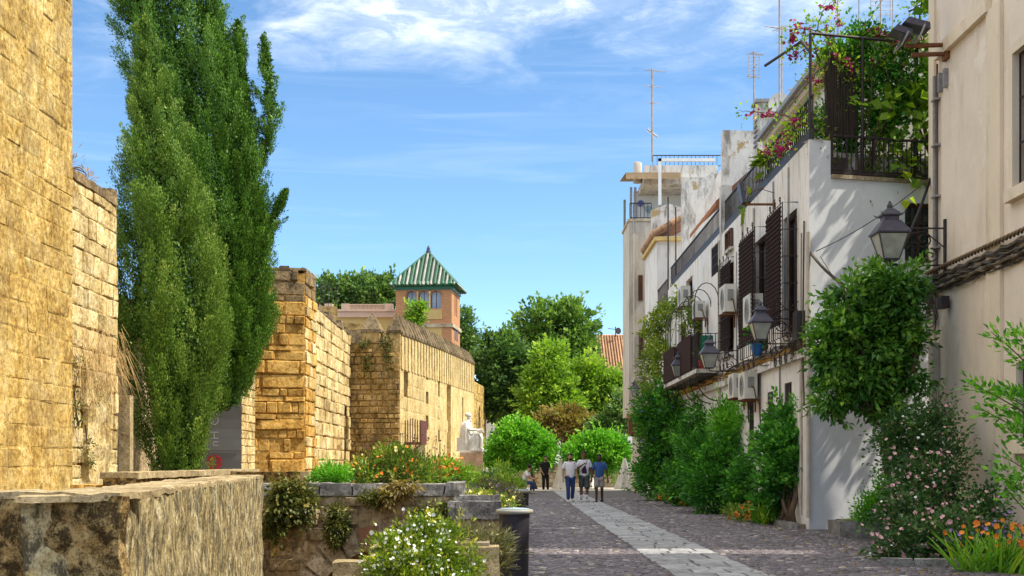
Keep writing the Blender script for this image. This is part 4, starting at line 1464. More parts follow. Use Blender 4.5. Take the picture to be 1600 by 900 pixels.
def white_house():
    t = thing('white_house', 'white house with brown hung blinds and roof terrace, its end wall behind the orange tree', 'house', (8, 32, 0))
    # street face looks to -x: u runs towards the camera
    y1 = 37.8
    fr = Frame((XA, y1, 0), (0, -1, 0))
    U = lambda px: y1 - fA(px, 0)[0]
    L = y1 - 26.7
    H = 8.15
    wins = []
    w1 = (y1 - 29.25, y1 - 27.85, 4.25, 6.95)
    w2 = (y1 - 32.75, y1 - 31.0, 4.15, 7.0)
    w3 = (U(1131.5), U(1146), 4.5, 7.05)
    wu = (U(1137), U(1146), 7.45, 7.98)
    g1 = (U(1225.5), U(1237), 1.95, 3.2)
    g2 = (U(1199), U(1208), 1.9, 3.1)
    g3 = (U(1170), U(1178), 1.8, 3.1)
    g4 = (U(1143), U(1150), 1.8, 3.2)
    holes = [w1, w2, w3, g1, g2, g3, g4]
    m = MB()
    m.wall(fr, 0, L, 0, H, holes, .35)
    m.quad(fr.p(0, H), fr.p(L, H), fr.p(L, H, -.3), fr.p(0, H, -.3))
    m.build('street_wall', 'white_plaster', t)
    MB().fbox(fr, 0, L - .35, 0, H - .3, -.9, -.36).build('inner_wall', 'dark_opening', t)
    # end wall turned a little towards the sun
    a = math.radians(15)
    fe = Frame((XA, 26.7, 0), (math.cos(a), math.sin(a), 0))
    m = MB()
    ew = (2.25, 3.05, 5.7, 6.95)
    m.wall(fe, .5, 8.0, 0, 7.42, [ew], .3)
    m.quad(fe.p(0, 0), fe.p(.5, 0), fe.p(.5, H), fe.p(0, H))
    m.quad(fe.p(.5, 7.42), fe.p(.5, H), fe.p(.5, H, -.3), fe.p(.5, 7.42, -.3))
    m.quad(fe.p(0, H), fe.p(.5, H), fe.p(.5, H, -.3), fe.p(0, H, -.3))
    m.quad(fe.p(.5, 7.42), fe.p(8, 7.42), fe.p(8, 7.42, -.3), fe.p(.5, 7.42, -.3))
    m.build('end_wall', 'grey_plaster', t)
    MB().fbox(fe, .6, 8, 0, 7.3, -1.0, -.32).build('inner_wall', 'dark_opening', t)
    A_, B_ = fe.p(.36, 0, -.31), fe.p(8, 0, -.31)
    MB().hexa([(A_.x, A_.y, 7.0), (B_.x, B_.y, 7.0), (B_.x, 37.7, 7.0), (A_.x, 37.7, 7.0), (A_.x, A_.y, 7.36), (B_.x, B_.y, 7.36), (B_.x, 37.7, 7.36), (A_.x, 37.7, 7.36)]).build('terrace_floor', 'low_wall_stone', t)
    plain_window(t, fe, *ew)
    m = MB()
    for s in (0, 1):
        scroll(m, fe, (2.45 + .4 * s, 5.95), .15, .05, 1.4, 0 if s else PI, .012, 1 if s else -1)
    m.build('scrollwork', 'iron', t, kind='stuff')
    for w_ in (w1, w2):
        shuttered_window(t, fr, *w_)
    shuttered_window(t, fr, *w3, cage=.16, out=.02)
    plain_window(t, fr, *wu, bars=False, dep=.01)
    for g in (g1, g2, g3, g4):
        plain_window(t, fr, *g)
    for (u0, u1, v, v2) in ((wu[0] - .1, wu[1] + .1, wu[2] - .07, wu[2]), (w3[0] - .1, w3[1] + .1, w3[2] - .09, w3[2]), (g1[0] - .06, g1[1] + .06, g1[2] - .07, g1[2])):
        MB().fbox(fr, u0, u1, v, v2, .003, .10).build('sill', 'white_plaster_worn', t)
    # tiny iron balcony brackets under window one
    m = MB()
    for k in range(3):
        scroll(m, fr, (w1[0] + .2 + k * .55, w1[2] - .55), .16, .22, 1.5, PI / 2, .014)
    m.tube([fr.p(w1[1] + .15, 4.2, 0), fr.p(w1[1] + .15, 4.2, .55), fr.p(w1[1] + .15, 4.95, .5)], .016, 5)
    m.tube([fr.p(w1[1] + .15, 4.95, .5), fr.p(w1[1] + .15, 4.7, .25), fr.p(w1[1] + .15, 4.9, 0)], .012, 5)
    m.build('scrollwork', 'iron', t)
    # ledge between the storeys where cables run, worn to brick
    m = MB(); rough(m, fr, .0, L - .05, 3.62, 3.80, .002, .10, .3, .02, 3); m.build('ledge', 'white_plaster_worn', t)
    m = MB(); rough(m, fr, 0.4, L - .3, 3.80, 3.98, .002, .05, .25, .03, 3); m.build('worn_band', 'sandstone_orange', t)
    # thin conduits and old pipe runs down the street face
    for (u, va, vb, r) in ((9.2, 4.1, 8.0, .022), (7.55, 3.9, 8.05, .018), (5.1, 4.0, 7.9, .026), (5.35, 3.9, 6.6, .014), (3.5, 4.0, 8.0, .03), (2.6, 3.8, 7.2, .016), (10.45, .3, 3.6, .03), (8.3, .2, 3.6, .02)):
        MB().tube([fr.p(u, va, .03), fr.p(u + R.uniform(-.03, .03), (va + vb) / 2, .03), fr.p(u, vb, .03)], r, 6).build('conduit', 'pipe' if r > .02 else 'galvanised', t)
    # corner downpipe and base
    m = MB().tube([fe.p(-.05, .25, .06), fe.p(-.05, 6.2, .06)], .045, 8)
    m.build('downpipe', 'pipe', t)
    railing(t, fr, 0.12, L - .02, H, .95, .24, .19, -.08)
    # terrace fence on the end wall
    railing(t, fe, .52, 8.0, 7.46, .82, .05, .11, .03, .010)
    m = MB()
    for u in (.52, 1.5, 2.5, 3.4):
        m.fbox(fe, u - .025, u + .025, 7.43, 8.35, -.03, .025)
    m.build('fence_post', 'iron', t, kind='stuff')
    MB().fbox(fe, .5, 8.0, 7.36, 7.44, -.02, .06).build('ledge', 'low_wall_stone', t)
    # low rough wall behind the fence
    MB().fbox(fe, .55, 8, 7.44, 8.05, -.7, -.5).build('terrace_parapet', 'white_plaster_worn', t)
    # set-back upper storey with deep cream eaves
    fs = Frame((7.85, 38.6, 0), (0, -1, 0))
    m = MB(); hb = (1.3, 3.2, 8.9, 10.2)
    m.wall(fs, 0, 8.6, 7.4, 10.9, [hb, (5.5, 6.8, 8.3, 10.2)], .25)
    m.fbox(fs, 0, 8.6, 7.4, 10.9, -5, -.26)
    m.build('upper_wall', 'white_plaster', t)
    m = MB()
    for i in range(16):
        v = hb[3] - .08 * (i + 1)
        m.fbox(fs, hb[0], hb[1], v + .006, v + .076, .03 + .012 * i, .05 + .012 * i)
    m.build('blue_blind', 'blue_blind', t, kind='stuff')
    MB().prism([(0, 10.9), (8.6, 10.9), (8.6, 11.05), (0, 11.05)], fs, -4, .30).build('eaves', 'cream_trim', t)
    m = MB()
    m.quad(fs.p(0, 11.06, .38), fs.p(8.7, 11.06, .38), fs.p(8.7, 12.1, -3), fs.p(0, 12.1, -3))
    m.quad(fs.p(0, 11.06, .38), fs.p(8.7, 11.06, .38), fs.p(8.7, 11.20, .38), fs.p(0, 11.20, .38))
    m.build('roof', 'white_plaster_worn', t)
    MB().fbox(fs, 0, 8.7, 11.07, 11.20, .385, .50).build('gutter', 'galvanised', t)
    # chimney with louvred top
    c = P(1196, 0, 41.5)
    b = MB(); rough(b, Frame((c.x - .25, 41.5, 0), (1, 0, 0)), 0, .75, 10.6, P(0, 160, 41.5).z, -.6, 0, .2, .01)
    ch = b.build('chimney', 'white_plaster_worn', t)
    m = MB()
    for i in range(6):
        z = 11.7 + i * .16
        m.box((c.x - .30, 41.45, z), (c.x - .26, 42.0, z + .07))
    m.build('louvre', 'galvanised', ch, kind='stuff')
    MB().box((c.x - .33, 41.42, P(0, 160, 41.5).z), (c.x + .58, 42.2, P(0, 155, 41.5).z)).build('cap', 'galvanised', ch)
    # pergola and posts of the roof garden
    m = MB()
    for u, v in ((.08, .0), (1.3, 0), (2.6, 0), (4.2, 0)):
        m.tube([fe.p(u, 7.4, -.1), fe.p(u, 10.4, -.1)], .035, 6)
    m.tube([fe.p(.08, 8.2, -.1), fe.p(.08, 10.0, -.1), fe.p(.08, 10.35, -.5), fe.p(.08, 10.35, -2.2)], .035, 6)
    m.tube([fe.p(.08, 10.4, -.1), fe.p(4.2, 10.4, -.1)], .03, 6)
    m.build('pergola', 'iron', t)
    m = MB()
    n = 0
    for i in range(26):
        u = .55 + i * .030
        zt = 9.9 + .25 * math.sin(i * .4) + R.uniform(-.12, .12)
        m.tube([fe.p(u, 8.3, -.3 + R.uniform(-.02, .02)), fe.p(u + R.uniform(-.02, .02), zt, -.3 + R.uniform(-.03, .03))], .022, 4, False)
    m.build('reed_screen', 'reed', t, kind='stuff')
    # flood lamp on an arm
    d, z = fA(1187, 325)
    return t, fr, fe
HOUSE, FR_A, FR_E = white_house()

def middle_house():
    t = thing('white_house', 'middle white house with the long iron balcony, orange awning and patch of clay tiles', 'house', (8, 46, 0))
    y0, y1 = 37.8, 59.5
    fr = Frame((XA, y1, 0), (0, -1, 0))
    U = lambda px: y1 - fA(px, 0)[0]
    L = y1 - y0 - .003
    H = 8.25
    wA = (U(1111), U(1122), 7.15, 8.05)
    dr = [(U(1084), U(1098), 4.25, 6.6), (U(1060), U(1072), 4.25, 6.5), (U(1072), U(1082), 7.05, 7.85)]
    gs = [(U(1117), U(1124), .6, 3.0), (U(1096), U(1103), .5, 3.0), (U(1078), U(1084), .4, 3.0), (U(1058), U(1063), .5, 2.9)]
    m = MB()
    m.wall(fr, 0, L, 0, H, [wA] + dr + gs, .35)
    m.quad(fr.p(0, H), fr.p(L, H), fr.p(L, H, -.4), fr.p(0, H, -.4))
    m.build('street_wall', 'white_plaster', t)
    MB().fbox(fr, 0, L - .02, 0, H - .2, -6, -.36).build('inner_wall', 'dark_opening', t)
    for g in [wA] + dr + gs:
        plain_window(t, fr, *g, bars=g not in dr)
    railing(t, fr, 9.0, L - .1, H, .85, .24, .24, -.08)
    railing(t, fr, 2.5, 8.6, H - .55, 1.0, .28, .28, .02)
    MB().fbox(fr, L - .33, L - .02, 7.0, 9.6, -.3, .02).build('pier', 'white_plaster_worn', t)
    MB().fbox(fr, L - .28, L - .18, .3, 8.0, .002, .07).build('downpipe', 'pipe', t)
    m = MB(); rough(m, fr, 3.0, L - .05, 3.62, 3.80, .002, .12, .3, .02, 3); m.build('ledge', 'white_plaster_worn', t)
    m = MB(); rough(m, fr, 6.0, L - .3, 3.80, 4.05, .002, .06, .25, .03, 3); m.build('worn_band', 'sandstone_orange', t)
    # set-back storey: a patchy wall that steps down, facing the camera
    def wall_face(pxs, d, z0, thick, name, mat):
        fw = Frame((0, d, 0), (1, 0, 0))
        poly = [((px - 800) * d / F, CZ - (py - 723) * d / F) for px, py in pxs]
        poly = [(poly[0][0], z0)] + poly + [(poly[-1][0], z0)]
        return MB().prism(poly, fw, -thick, 0).build(name, mat, t)
    wall_face([(1130, 203), (1200, 205)], 44.5, 8.0, .5, 'gable_wall', 'white_plaster_worn')
    wall_face([(1066, 285), (1130, 268), (1180, 262)], 50.0, 8.0, .4, 'gable_wall', 'white_plaster_worn')
    wall_face([(1018, 328), (1045, 318), (1072, 326), (1084, 345)], 57.5, 7.6, .3, 'gable_wall', 'white_plaster_worn')
    wall_face([(1088, 335), (1128, 262), (1170, 240)], 47.0, 8.0, .25, 'gable_wall', 'white_plaster')
    # side of the set back storey towards the street
    fs = Frame((7.2, 57, 0), (0, -1, 0))
    MB().fbox(fs, 0, 12.4, 7.9, 9.3, -3, 0).build('upper_wall', 'white_plaster_worn', t)
    # clay tile patch
    d0, z0 = 58.6, CZ - (392 - 723) * 58.6 / F
    rf = None
    xl, xr = (1008 - 800) * 58.6 / F, (1072 - 800) * 58.6 / F
    m = MB().hexa([(xl, 54, z0 - .15), (xr, 54, z0 + .9), (xr, 59.3, z0 + .9), (xl, 59.3, z0 - .15), (xl, 54, z0 - .05), (xr, 54, z0 + 1.0), (xr, 59.3, z0 + 1.0), (xl, 59.3, z0 - .05)])
    rf = m.build('tiled_roof', 'terracotta_dark', t)
    mesh = None
    for j in range(13):
        y = 54.1 + j * .4
        for i in range(5):
            k0, k1 = i / 5, (i + 1.12) / 5
            a = Vector((xl - .12 + (xr - xl) * k0, y, z0 - .02 + 1.05 * k0))
            b = Vector((xl - .12 + (xr - xl) * k1, y, z0 + .01 + 1.05 * k1))
            MB().tube([a, b], [.15, .12], 7, True).build('roof_tile', 'terracotta', rf)
    MB().box((xl + .05, 54.2, 6.5), (xr, 59.2, z0 - .1)).build('upper_wall', 'white_plaster', t)
    MB().box((xl - .08, 54.0, z0 - .32), (xr, 59.3, z0 - .155)).build('cornice', 'yellow_plaster', t)
    # orange awning on the terrace
    a, b = (6.35, 46.2), (6.35, 52.5)
    m = MB()
    n = 10
    for i in range(n):
        y0_, y1_ = 39.2 + 5.8 * i / n, 39.2 + 5.8 * (i + 1) / n
        f = lambda y, k: (6.25 + 1.05 * k, y, 9.42 + .95 * k + .02 * math.sin(y * 6))
        for k in range(4):
            m.quad(f(y0_, k / 4), f(y1_, k / 4), f(y1_, (k + 1) / 4), f(y0_, (k + 1) / 4))
        m.quad((6.25, y0_, 9.42), (6.25, y1_, 9.42), (6.25, y1_, 9.27), (6.25, y0_, 9.27))
    m.build('awning', 'awning_orange', t)
    # iron frame by the tiles
    m = MB()
    for (px, d) in ((1044, 54), (1056, 52), (1044, 50)):
        p = P(px, 335, d)
        m.tube([(p.x, d, 8.2), (p.x, d, CZ + (723 - 338) * 54 / F)], .03, 5)
    m.build('awning_frame', 'iron', t)
    # long balcony with mats, arched hoops above and curved ribs below
    bal = 0.72
    ya, yb = y1 - 46.2, y1 - 38.1
    MB().fbox(fr, ya, yb, 4.08, 4.2, .002, bal).build('balcony_floor', 'white_plaster_worn', t)
    MB().fbox(fr, ya, yb, 4.02, 4.08, .002, bal - .1).build('balcony_soffit', 'iron', t)
    br = railing(t, fr, ya, yb, 4.2, 1.08, .03, .16, bal - .03)
    grille(br, Frame(fr.p(yb, 0, 0), fr.n), 0, bal, 4.25, 5.25, 0, 5, 1)
    grille(br, Frame(fr.p(ya, 0, 0), fr.n), 0, bal, 4.25, 5.25, 0, 5, 1)
    for (ua, ub) in ((ya + .1, ya + 3.2), (ya + 3.9, yb - 1.0)):
        k = int((ub - ua) / .09)
        m = MB()
        for i in range(k):
            u = ua + (ub - ua) * i / k
            m.fbox(fr, u, u + (ub - ua) / k - .01, 4.24, 5.32 + R.uniform(-.02, .02), bal + .0, bal + .03)
        m.build('reed_mat', 'blind', t, kind='stuff')
    for i in range(6):
        u = ya + .5 + (yb - ya - .8) * i / 5
        m = MB()
        pts = [fr.p(u, 4.2, bal)] + [fr.p(u, 6.25, bal)] + [fr.p(u, 6.25 + .55 * math.sin(a), bal - .36 + .36 * math.cos(a)) for a in [PI * k / 8 for k in range(1, 9)]]
        m.tube(pts, .016, 5, False)
        m.build('hoop', 'iron', t)
        m = MB()
        pts = [fr.p(u, 4.05, bal - .05)] + [fr.p(u, 4.0 - .75 * math.sin(a), (bal - .05) * math.cos(a)) for a in [PI / 2 * k / 7 for k in range(1, 8)]]
        m.tube(pts, .018, 5, False)
        m.build('balcony_rib', 'iron', t)
    m = MB().tube([fr.p(ya + .5, 6.3, bal), fr.p(yb - .3, 6.3, bal)], .014, 5)
    m.build('hoop_rail', 'iron', t)
    return t, fr
HOUSE_B, FR_B = middle_house()

def tall_house():
    t = thing('tall_house', 'tall pale house closing the row, with a covered roof terrace under a tan awning', 'house', (9, 63, 0))
    d = 60.0
    fc = Frame((0, d, 0), (1, 0, 0))
    X = lambda px, dd=d: (px - 800) * dd / F
    Z = lambda py, dd=d: CZ - (py - 723) * dd / F
    x0, x1 = X(983), 17.0
    z1 = Z(345)
    zb = Z(650)
    m = MB()
    m.box((x0, d, zb), (x1, 63.4, z1))
    m.box((x0 + .45, d + .02, 0), (x1, 63.3, zb - .001))
    m.build('wall', 'beige_plaster', t)
    MB().box((x0 - .06, d - .05, z1 - .02), (X(1018), 63.4, z1 + .10)).build('string_course', 'low_wall_stone', t)
    # terrace
    MB().box((X(1000), d + 3.2, z1 + .1), (x1, d + 3.6, Z(276))).build('terrace_wall', 'grey_plaster', t)
    for px in (984.5, 991):
        MB().box((X(px), d + .05, z1 + .1), (X(px) + .11, d + .16, Z(292))).build('post', 'galvanised', t)
    MB().box((X(984.5) - .05, d + 2.9, z1 + .1), (X(984.5) + .06, d + 3.05, Z(292))).build('post', 'galvanised', t)
    m = MB()
    n = 20
    for i in range(n):
        xa, xb = X(977) + (X(1062) - X(977)) * i / n, X(977) + (X(1062) - X(977)) * (i + 1) / n
        za, zbm = Z(272), Z(278)
        sc = .08 * (i % 2)
        m.quad((xa, d - .35, za), (xb, d - .35, za), (xb, d - .38, Z(283) + sc * .5), (xa, d - .38, Z(283) + .08 * ((i + 1) % 2) * .5))
        m.quad((xa, d - .35, za), (xb, d - .35, za), (xb, d + 3.2, za + .35), (xa, d + 3.2, za + .35))
    m.build('awning', 'awning_tan', t)
    railing(t, fc, X(984), X(1018), z1 + .1, .75, .02, .16, -.04, .012)
    # roof top: low wall, tank, rail
    MB().box((X(1008), d + .6, Z(283)), (x1, 63.9, Z(272))).build('roof_slab', 'white_plaster_worn', t)
    MB().box((X(1010), d + .8, Z(275)), (X(1126), d + 1.1, Z(252))).build('roof_parapet', 'white_plaster_worn', t)
    m = MB(); m.lathe((X(1001), d + 1.5, Z(275)), [(.21, 0), (.21, .95), (.12, 1.0)], 14); m.build('roof_vent', 'beige_plaster', t)
    railing(t, Frame((0, d + 1.2, 0), (1, 0, 0)), X(1020, d + 1.2), X(1127, d + 1.2), Z(251), .55, 0, .2, 0, .010)
    # white steel frame
    for a, b in (((1031, 318), (1031, 250)), ((1031, 250), (1115, 250))):
        p, q = P(*a, d - .8), P(*b, d - .8)
        e = .07
        MB().box((min(p.x, q.x) - e, d - .85, min(p.z, q.z) - e), (max(p.x, q.x) + e, d - .72, max(p.z, q.z) + e)).build('steel_frame', 'white_paint', t)
    # plates and a plant pot on the terrace wall
    for (px, py, r, mt) in ((1001, 318, .16, 'plate_blue'), (1014, 327, .17, 'bin_lid')):
        p = P(px, py, d + 3.15)
        k = 14
        fp = Frame((p.x, d + 3.15, p.z), (1, 0, 0))
        MB().prism([(r * math.cos(2 * PI * i / k), r * math.sin(2 * PI * i / k)) for i in range(k)], fp, 0, .04).build('wall_plate', mt, t)
    # brown timber bay at street level
    p = P(990, 680, 59.5)
    bx = MB(); bx.box((X(981), d - .55, Z(682)), (X(1004), d - .002, Z(657)))
    b = bx.build('timber_bay', 'wood_brown', t)
    for i in range(4):
        x = X(982) + i * (X(1003) - X(982)) / 4
        MB().box((x, d - .59, Z(680)), (x + .12, d - .555, Z(659))).build('bay_panel', 'rust', b)
    m = MB(); rough(m, fc, X(979), X(1008), Z(654), Z(646), .003, .7, .2, .02); m.build('bay_roof', 'terracotta_dark', t)
    # patchy facade detail: windows towards the camera
    for (pa, pb, ya, yb) in ((997, 1004, 470, 430), (998, 1005, 560, 520)):
        plain_window(t, fc, X(pa), X(pb), Z(ya), Z(yb), True, .01)
    MB().tube([(x0 + .2, d - .05, 4), (x0 + .2, d - .05, z1)], .04, 6).build('downpipe', 'pipe', t)
tall_house()

def cream_house():
    t = thing('cream_house', 'cream rendered house at the right edge with barred windows and bundles of cable', 'house', (9.5, 22, 0))
    x = 8.38
    y1, y0 = 25.6, 19.9
    fr = Frame((x, y1, 0), (0, -1, 0))
    L = y1 - y0
    U = lambda px: y1 - F * x / (px - 800)
    H = 12.2
    w1 = (U(1587), U(1587) + 1.05, 5.95, 8.2)
    w2 = (U(1593), U(1593) + .9, 1.75, 3.05)
    m = MB()
    m.wall(fr, 0, L, 0, H, [w1, w2], .28)
    m.build('street_wall', 'cream_plaster', t)
    m = MB()
    m.box((x, y1 - .01, 0), (16, y1, H))
    m.box((x, y0, 0), (16, y0 + .01, H))
    m.box((x + .3, y0 + .02, 0), (16, y1 - .02, H - .02))
    m.build('side_wall', 'cream_plaster', t)
    MB().box((x - .35, y0, H), (16, y1 + .3, H + .25)).build('eaves', 'cream_trim', t)
    MB().fbox(fr, 0.02, L, 0.3, .34, .002, .05).build('plinth_edge', 'cream_trim', t)
    MB().fbox(fr, 0.0, L, 0.0, .3, .003, .035).build('plinth', 'white_plaster_worn', t)
    # pilaster strips and frieze
    for (a, b) in ((U(1546), U(1568)),):
        MB().fbox(fr, a, b, .345, 9.3, .002, .065).build('pilaster', 'cream_trim', t)
    MB().fbox(fr, U(1468), U(1546) + .1, 9.28, 9.52, .002, .11).build('frieze', 'cream_trim', t)
    MB().fbox(fr, U(1555) + .2, L, 9.85, 10.1, .002, .11).build('frieze', 'cream_trim', t)
    MB().fbox(fr, 0.001, .32, .35, 12.0, .002, .05).build('corner_strip', 'cream_trim', t)
    for w_ in (w1, w2):
        plain_window(t, fr, *w_, bars=False, dep=-.22)
        g = grille(t, fr, w_[0] + .04, w_[1] - .04, w_[2] + .02, w_[3] - .02, -.06, 5, 3, .013)
        a, b, c, d = w_
        m = MB()
        for q in ((a - .16, a, c - .003, d + .16), (b, b + .16, c - .003, d + .16), (a, b, d, d + .16)):
            m.fbox(fr, *q, .002, .06)
        m.build('window_surround', 'cream_trim', t)
        MB().fbox(fr, a - .2, b + .2, c - .2, c - .006, .002, .13).build('sill', 'cream_trim', t)
    # pipes down the corner
    m = MB().tube([fr.p(.42, 9.0, .07), fr.p(.42, 4.1, .07)], .035, 6); m.build('conduit', 'galvanised', t)
    m = MB().tube([fr.p(.55, 9.2, .06), fr.p(.55, 5.0, .06)], .018, 5); m.build('conduit', 'cable', t)
    m = MB().tube([fr.p(.42, 3.0, .08), fr.p(.42, .1, .08)], .055, 10); m.build('downpipe', 'pipe', t)
    for v in (5.6, 6.6, 7.6, 8.5):
        MB().fbox(fr, .36, .60, v, v + .04, .003, .12).build('clip', 'galvanised', t)
    MB().fbox(fr, .26, .52, 3.0, 3.75, .004, .14).build('meter_box', 'pipe', t)
    for k in (0, 1):
        MB().fbox(fr, .62 + k * .3, .72 + k * .3, 8.62, 8.98, .004, .08).build('junction_box', 'galvanised', t)
    MB().fbox(fr, .95, 1.25, 4.35, 4.58, .06, .2).build('junction_box', 'iron', t)
    # next house towards the camera and an unseen wall added between to end the light strip
    n = thing('cream_house', 'neighbouring house past the right edge of the view, across a narrow passage', 'house', (9, 6, 0))
    MB().box((8.6, -14, 0), (16, 18.5, 11)).build('wall', 'cream_plaster', n)
    MB().box((8.4, -14, 11), (16, 18.5, 11.25)).build('eaves', 'cream_trim', n)
    MB().box((8.55, 12, 1), (8.598, 13, 2.4)).build('window', 'window_glass', n)
    g = thing('light_stop_wall', 'plastered wall that closes the passage between the two cream houses', 'wall', (9, 19.2, 0))
    MB().box((8.7, 18.51, 0), (9.0, 19.89, 5.0)).build('wall', 'cream_plaster', g)
    MB().box((8.66, 18.515, 5.0), (9.04, 19.885, 5.12)).build('coping', 'terracotta', g)
    return t, fr
CREAM, FR_C = cream_house()

# ------------------------------------------------------------------ things hung on the houses
def lantern_proto():
    """origin at the foot of the lantern; the wall is towards +x"""
    t = thing('wall_lantern', 'dark', 'lantern', (0, 0, 0), 'lanterns on wall brackets')
    h0, h1 = .15, .29
    za, zb = .0, .50
    m = MB()
    def ring(z, r, e):
        for a, b in (((-r, -r), (r, -r)), ((r, -r), (r, r)), ((r, r), (-r, r)), ((-r, r), (-r, -r))):
            m.tube([(*a, z), (*b, z)], e, 4)
    ring(za, h0, .02); ring(zb, h1, .022)
    for sx in (-1, 1):
        for sy in (-1, 1):
            m.tube([(sx * h0, sy * h0, za), (sx * h1, sy * h1, zb)], .016, 4)
    m.box((-h0, -h0, -.02), (h0, h0, .0))
    m.build('frame', 'lamp_metal', t)
    for k in range(4):
        a = k * PI / 2
        rot = lambda x, y: (x * math.cos(a) - y * math.sin(a), x * math.sin(a) + y * math.cos(a))
        e = .012
        MB().quad((*rot(-h0 + e, -h0 + .004), za + .01), (*rot(h0 - e, -h0 + .004), za + .01), (*rot(h1 - e, -h1 + .004), zb - .01), (*rot(-h1 + e, -h1 + .004), zb - .01)).build('glass_pane', 'lamp_glass', t)
    m = MB()
    prof = [(.33, .50), (.33, .53), (.17, .76), (.145, .76), (.145, .84), (.19, .86), (.19, .88), (.09, .99), (.035, 1.02), (.05, 1.06), (.012, 1.16)]
    vs, fs = [], []
    for (r, z) in prof:
        vs += [(-r, -r, z), (r, -r, z), (r, r, z), (-r, r, z)]
    for i in range(len(prof) - 1):
        for k in range(4):
            fs.append((i * 4 + k, i * 4 + (k + 1) % 4, i * 4 + 4 + (k + 1) % 4, i * 4 + 4 + k))
    m.add(vs, fs)
    m.quad(*vs[:4])
    for sx in (-1, 1):
        for sy in (-1, 1):
            m.add([(sx * .19, sy * .19, .84), (sx * .26, sy * .26, .93), (sx * .17, sy * .17, .88)], [(0, 1, 2)])
    m.build('lamp_roof', 'lamp_metal', t)
    m = MB()
    fb = Frame((0, 0, 0), (1, 0, 0))
    m.tube([(0, 0, -.02), (.02, 0, -.10), (.4, 0, -.12), (.98, 0, -.10)], .022, 6)
    m.tube([(.28, 0, .62), (.98, 0, .62)], .018, 5)
    m.tube([(.3, 0, .5), (.62, 0, .56), (.96, 0, .25)], .014, 5)
    scroll(m, fb, (.60, .40), .17, 0, 1.4, PI, .015)
    scroll(m, fb, (.72, .08), .15, 0, 1.4, PI / 2, .014, -1)
    m.box((.96, -.04, -.32), (1.0, .04, .80))
    m.build('bracket', 'iron', t)
    return t
def lanterns():
    pr = lantern_proto()
    spots = [  # px, py(foot), px of the wall end, d, height px, wall x
        (1390, 406, 92, 8.38, 1.09, 'large wall lantern on the corner of the cream house, above the orange tree'),
        (1188, 531, 61, 6.2, .78, 'wall lantern on the white house, in front of the hung brown blinds'),
        (1108, 575, 51, 6.2, .80, 'wall lantern below the right end of the long iron balcony'),
        (1060, 588, 39, 6.2, .78, 'wall lantern below the left end of the long iron balcony'),
        (1008, 612, 27, 6.3, .45, 'right one of the two small far lanterns on the tall pale house'),
        (992, 619, 27, 6.0, .45, 'left one of the two small far lanterns on the tall pale house'),
    ]
    for i, (px, py, hp, xw, reach, lab) in enumerate(spots):
        xl = xw - reach
        d = F * xl / (px - 800)
        sc = hp * d / F / 1.16
        if i > 3:
            d = 59.2
            xl = (px - 800) * d / F
            sc = hp * d / F / 1.16
        z = CZ - (py - 723) * d / F
        o = pr if i == 0 else dup(pr)
        o.location = (xl, d, z)
        o.scale = (reach if i < 4 else sc, sc, sc)
        if i < 4:
            o.scale = (sc, sc, sc)
        else:
            o.rotation_euler = (0, 0, PI / 2)
        o['label'] = lab
        if i < 4:
            # the arm of each bracket reaches the wall
            gap = reach - sc * 1.0
            if gap > .02:
                MB()
                for ch in o.children:
                    if ch.name.startswith('bracket'):
                        ch.scale.x = reach / sc
lanterns()

def air_conditioners():
    def proto():
        t = thing('air_conditioner', 'x', 'air conditioner', (0, 0, 0), 'air conditioners on the white houses')
        # back against the wall at x=0, fan looks to -x, y along the wall, z up from the bracket
        m = MB()
        m.box((-.42, -.42, .05), (-.10, .42, .68)); m.build('casing', 'ac_white', t)
        m = MB()
        for k in range(9):
            r = .05 + k * .025
            m.tube([(-.428, r * math.cos(a) - .06, .36 + r * math.sin(a)) for a in [2 * PI * i / 20 for i in range(21)]], .004, 3, False)
        for k in range(8):
            a = PI * k / 4
            m.tube([(-.43, -.06, .36), (-.43, -.06 + .26 * math.cos(a), .36 + .26 * math.sin(a))], .005, 3, False)
        m.build('fan_grille', 'ac_grey', t)
        m = MB().box((-.34, -.432, .30), (-.18, -.421, .56)); m.build('side_panel', 'ac_grey', t)
        m = MB()
        for s in (-.3, .3):
            m.box((-.46, s - .02, .0), (0, s + .02, .045))
            m.box((-.03, s - .025, -.25), (0.0, s + .025, .0))
        m.build('bracket', 'rust', t)
        m = MB()
        m.tube([(-.24, -.43, .34), (-.2, -.52, .30), (-.16, -.5, .1), (-.05, -.44, -.1), (-.02, -.42, -.6)], .018, 5)
        m.build('hose', 'cable', t)
        return t
    pr = proto()
    for i, (px, py, hp, lab) in enumerate([
        (1174, 511, 49, 'air conditioner nearest the camera on the upper floor, left of the widest brown blind'),
        (1135, 490, 43, 'air conditioner between two hung blinds, above the long balcony end'),
        (1166, 624, 42, 'nearer unit of the low pair above the shrubs on the white house wall'),
        (1149, 622, 38, 'farther unit of the low pair above the shrubs on the white house wall'),
        (1090, 497, 26, 'small looking air conditioner right under the iron hoops of the balcony'),
        (1067, 480, 31, 'air conditioner farthest down the row, above the climbing vine')]):
        o = pr if i == 0 else dup(pr)
        d, z = fA(px, py, XA - .3)
        sc = hp * d / F / .64
        if i in (2, 3):
            sc *= 1.0
        o.location = (XA - .004, d, z - .05)
        o.scale = (1.0, min(sc, 1.1), sc)
        o['label'] = lab
air_conditioners()

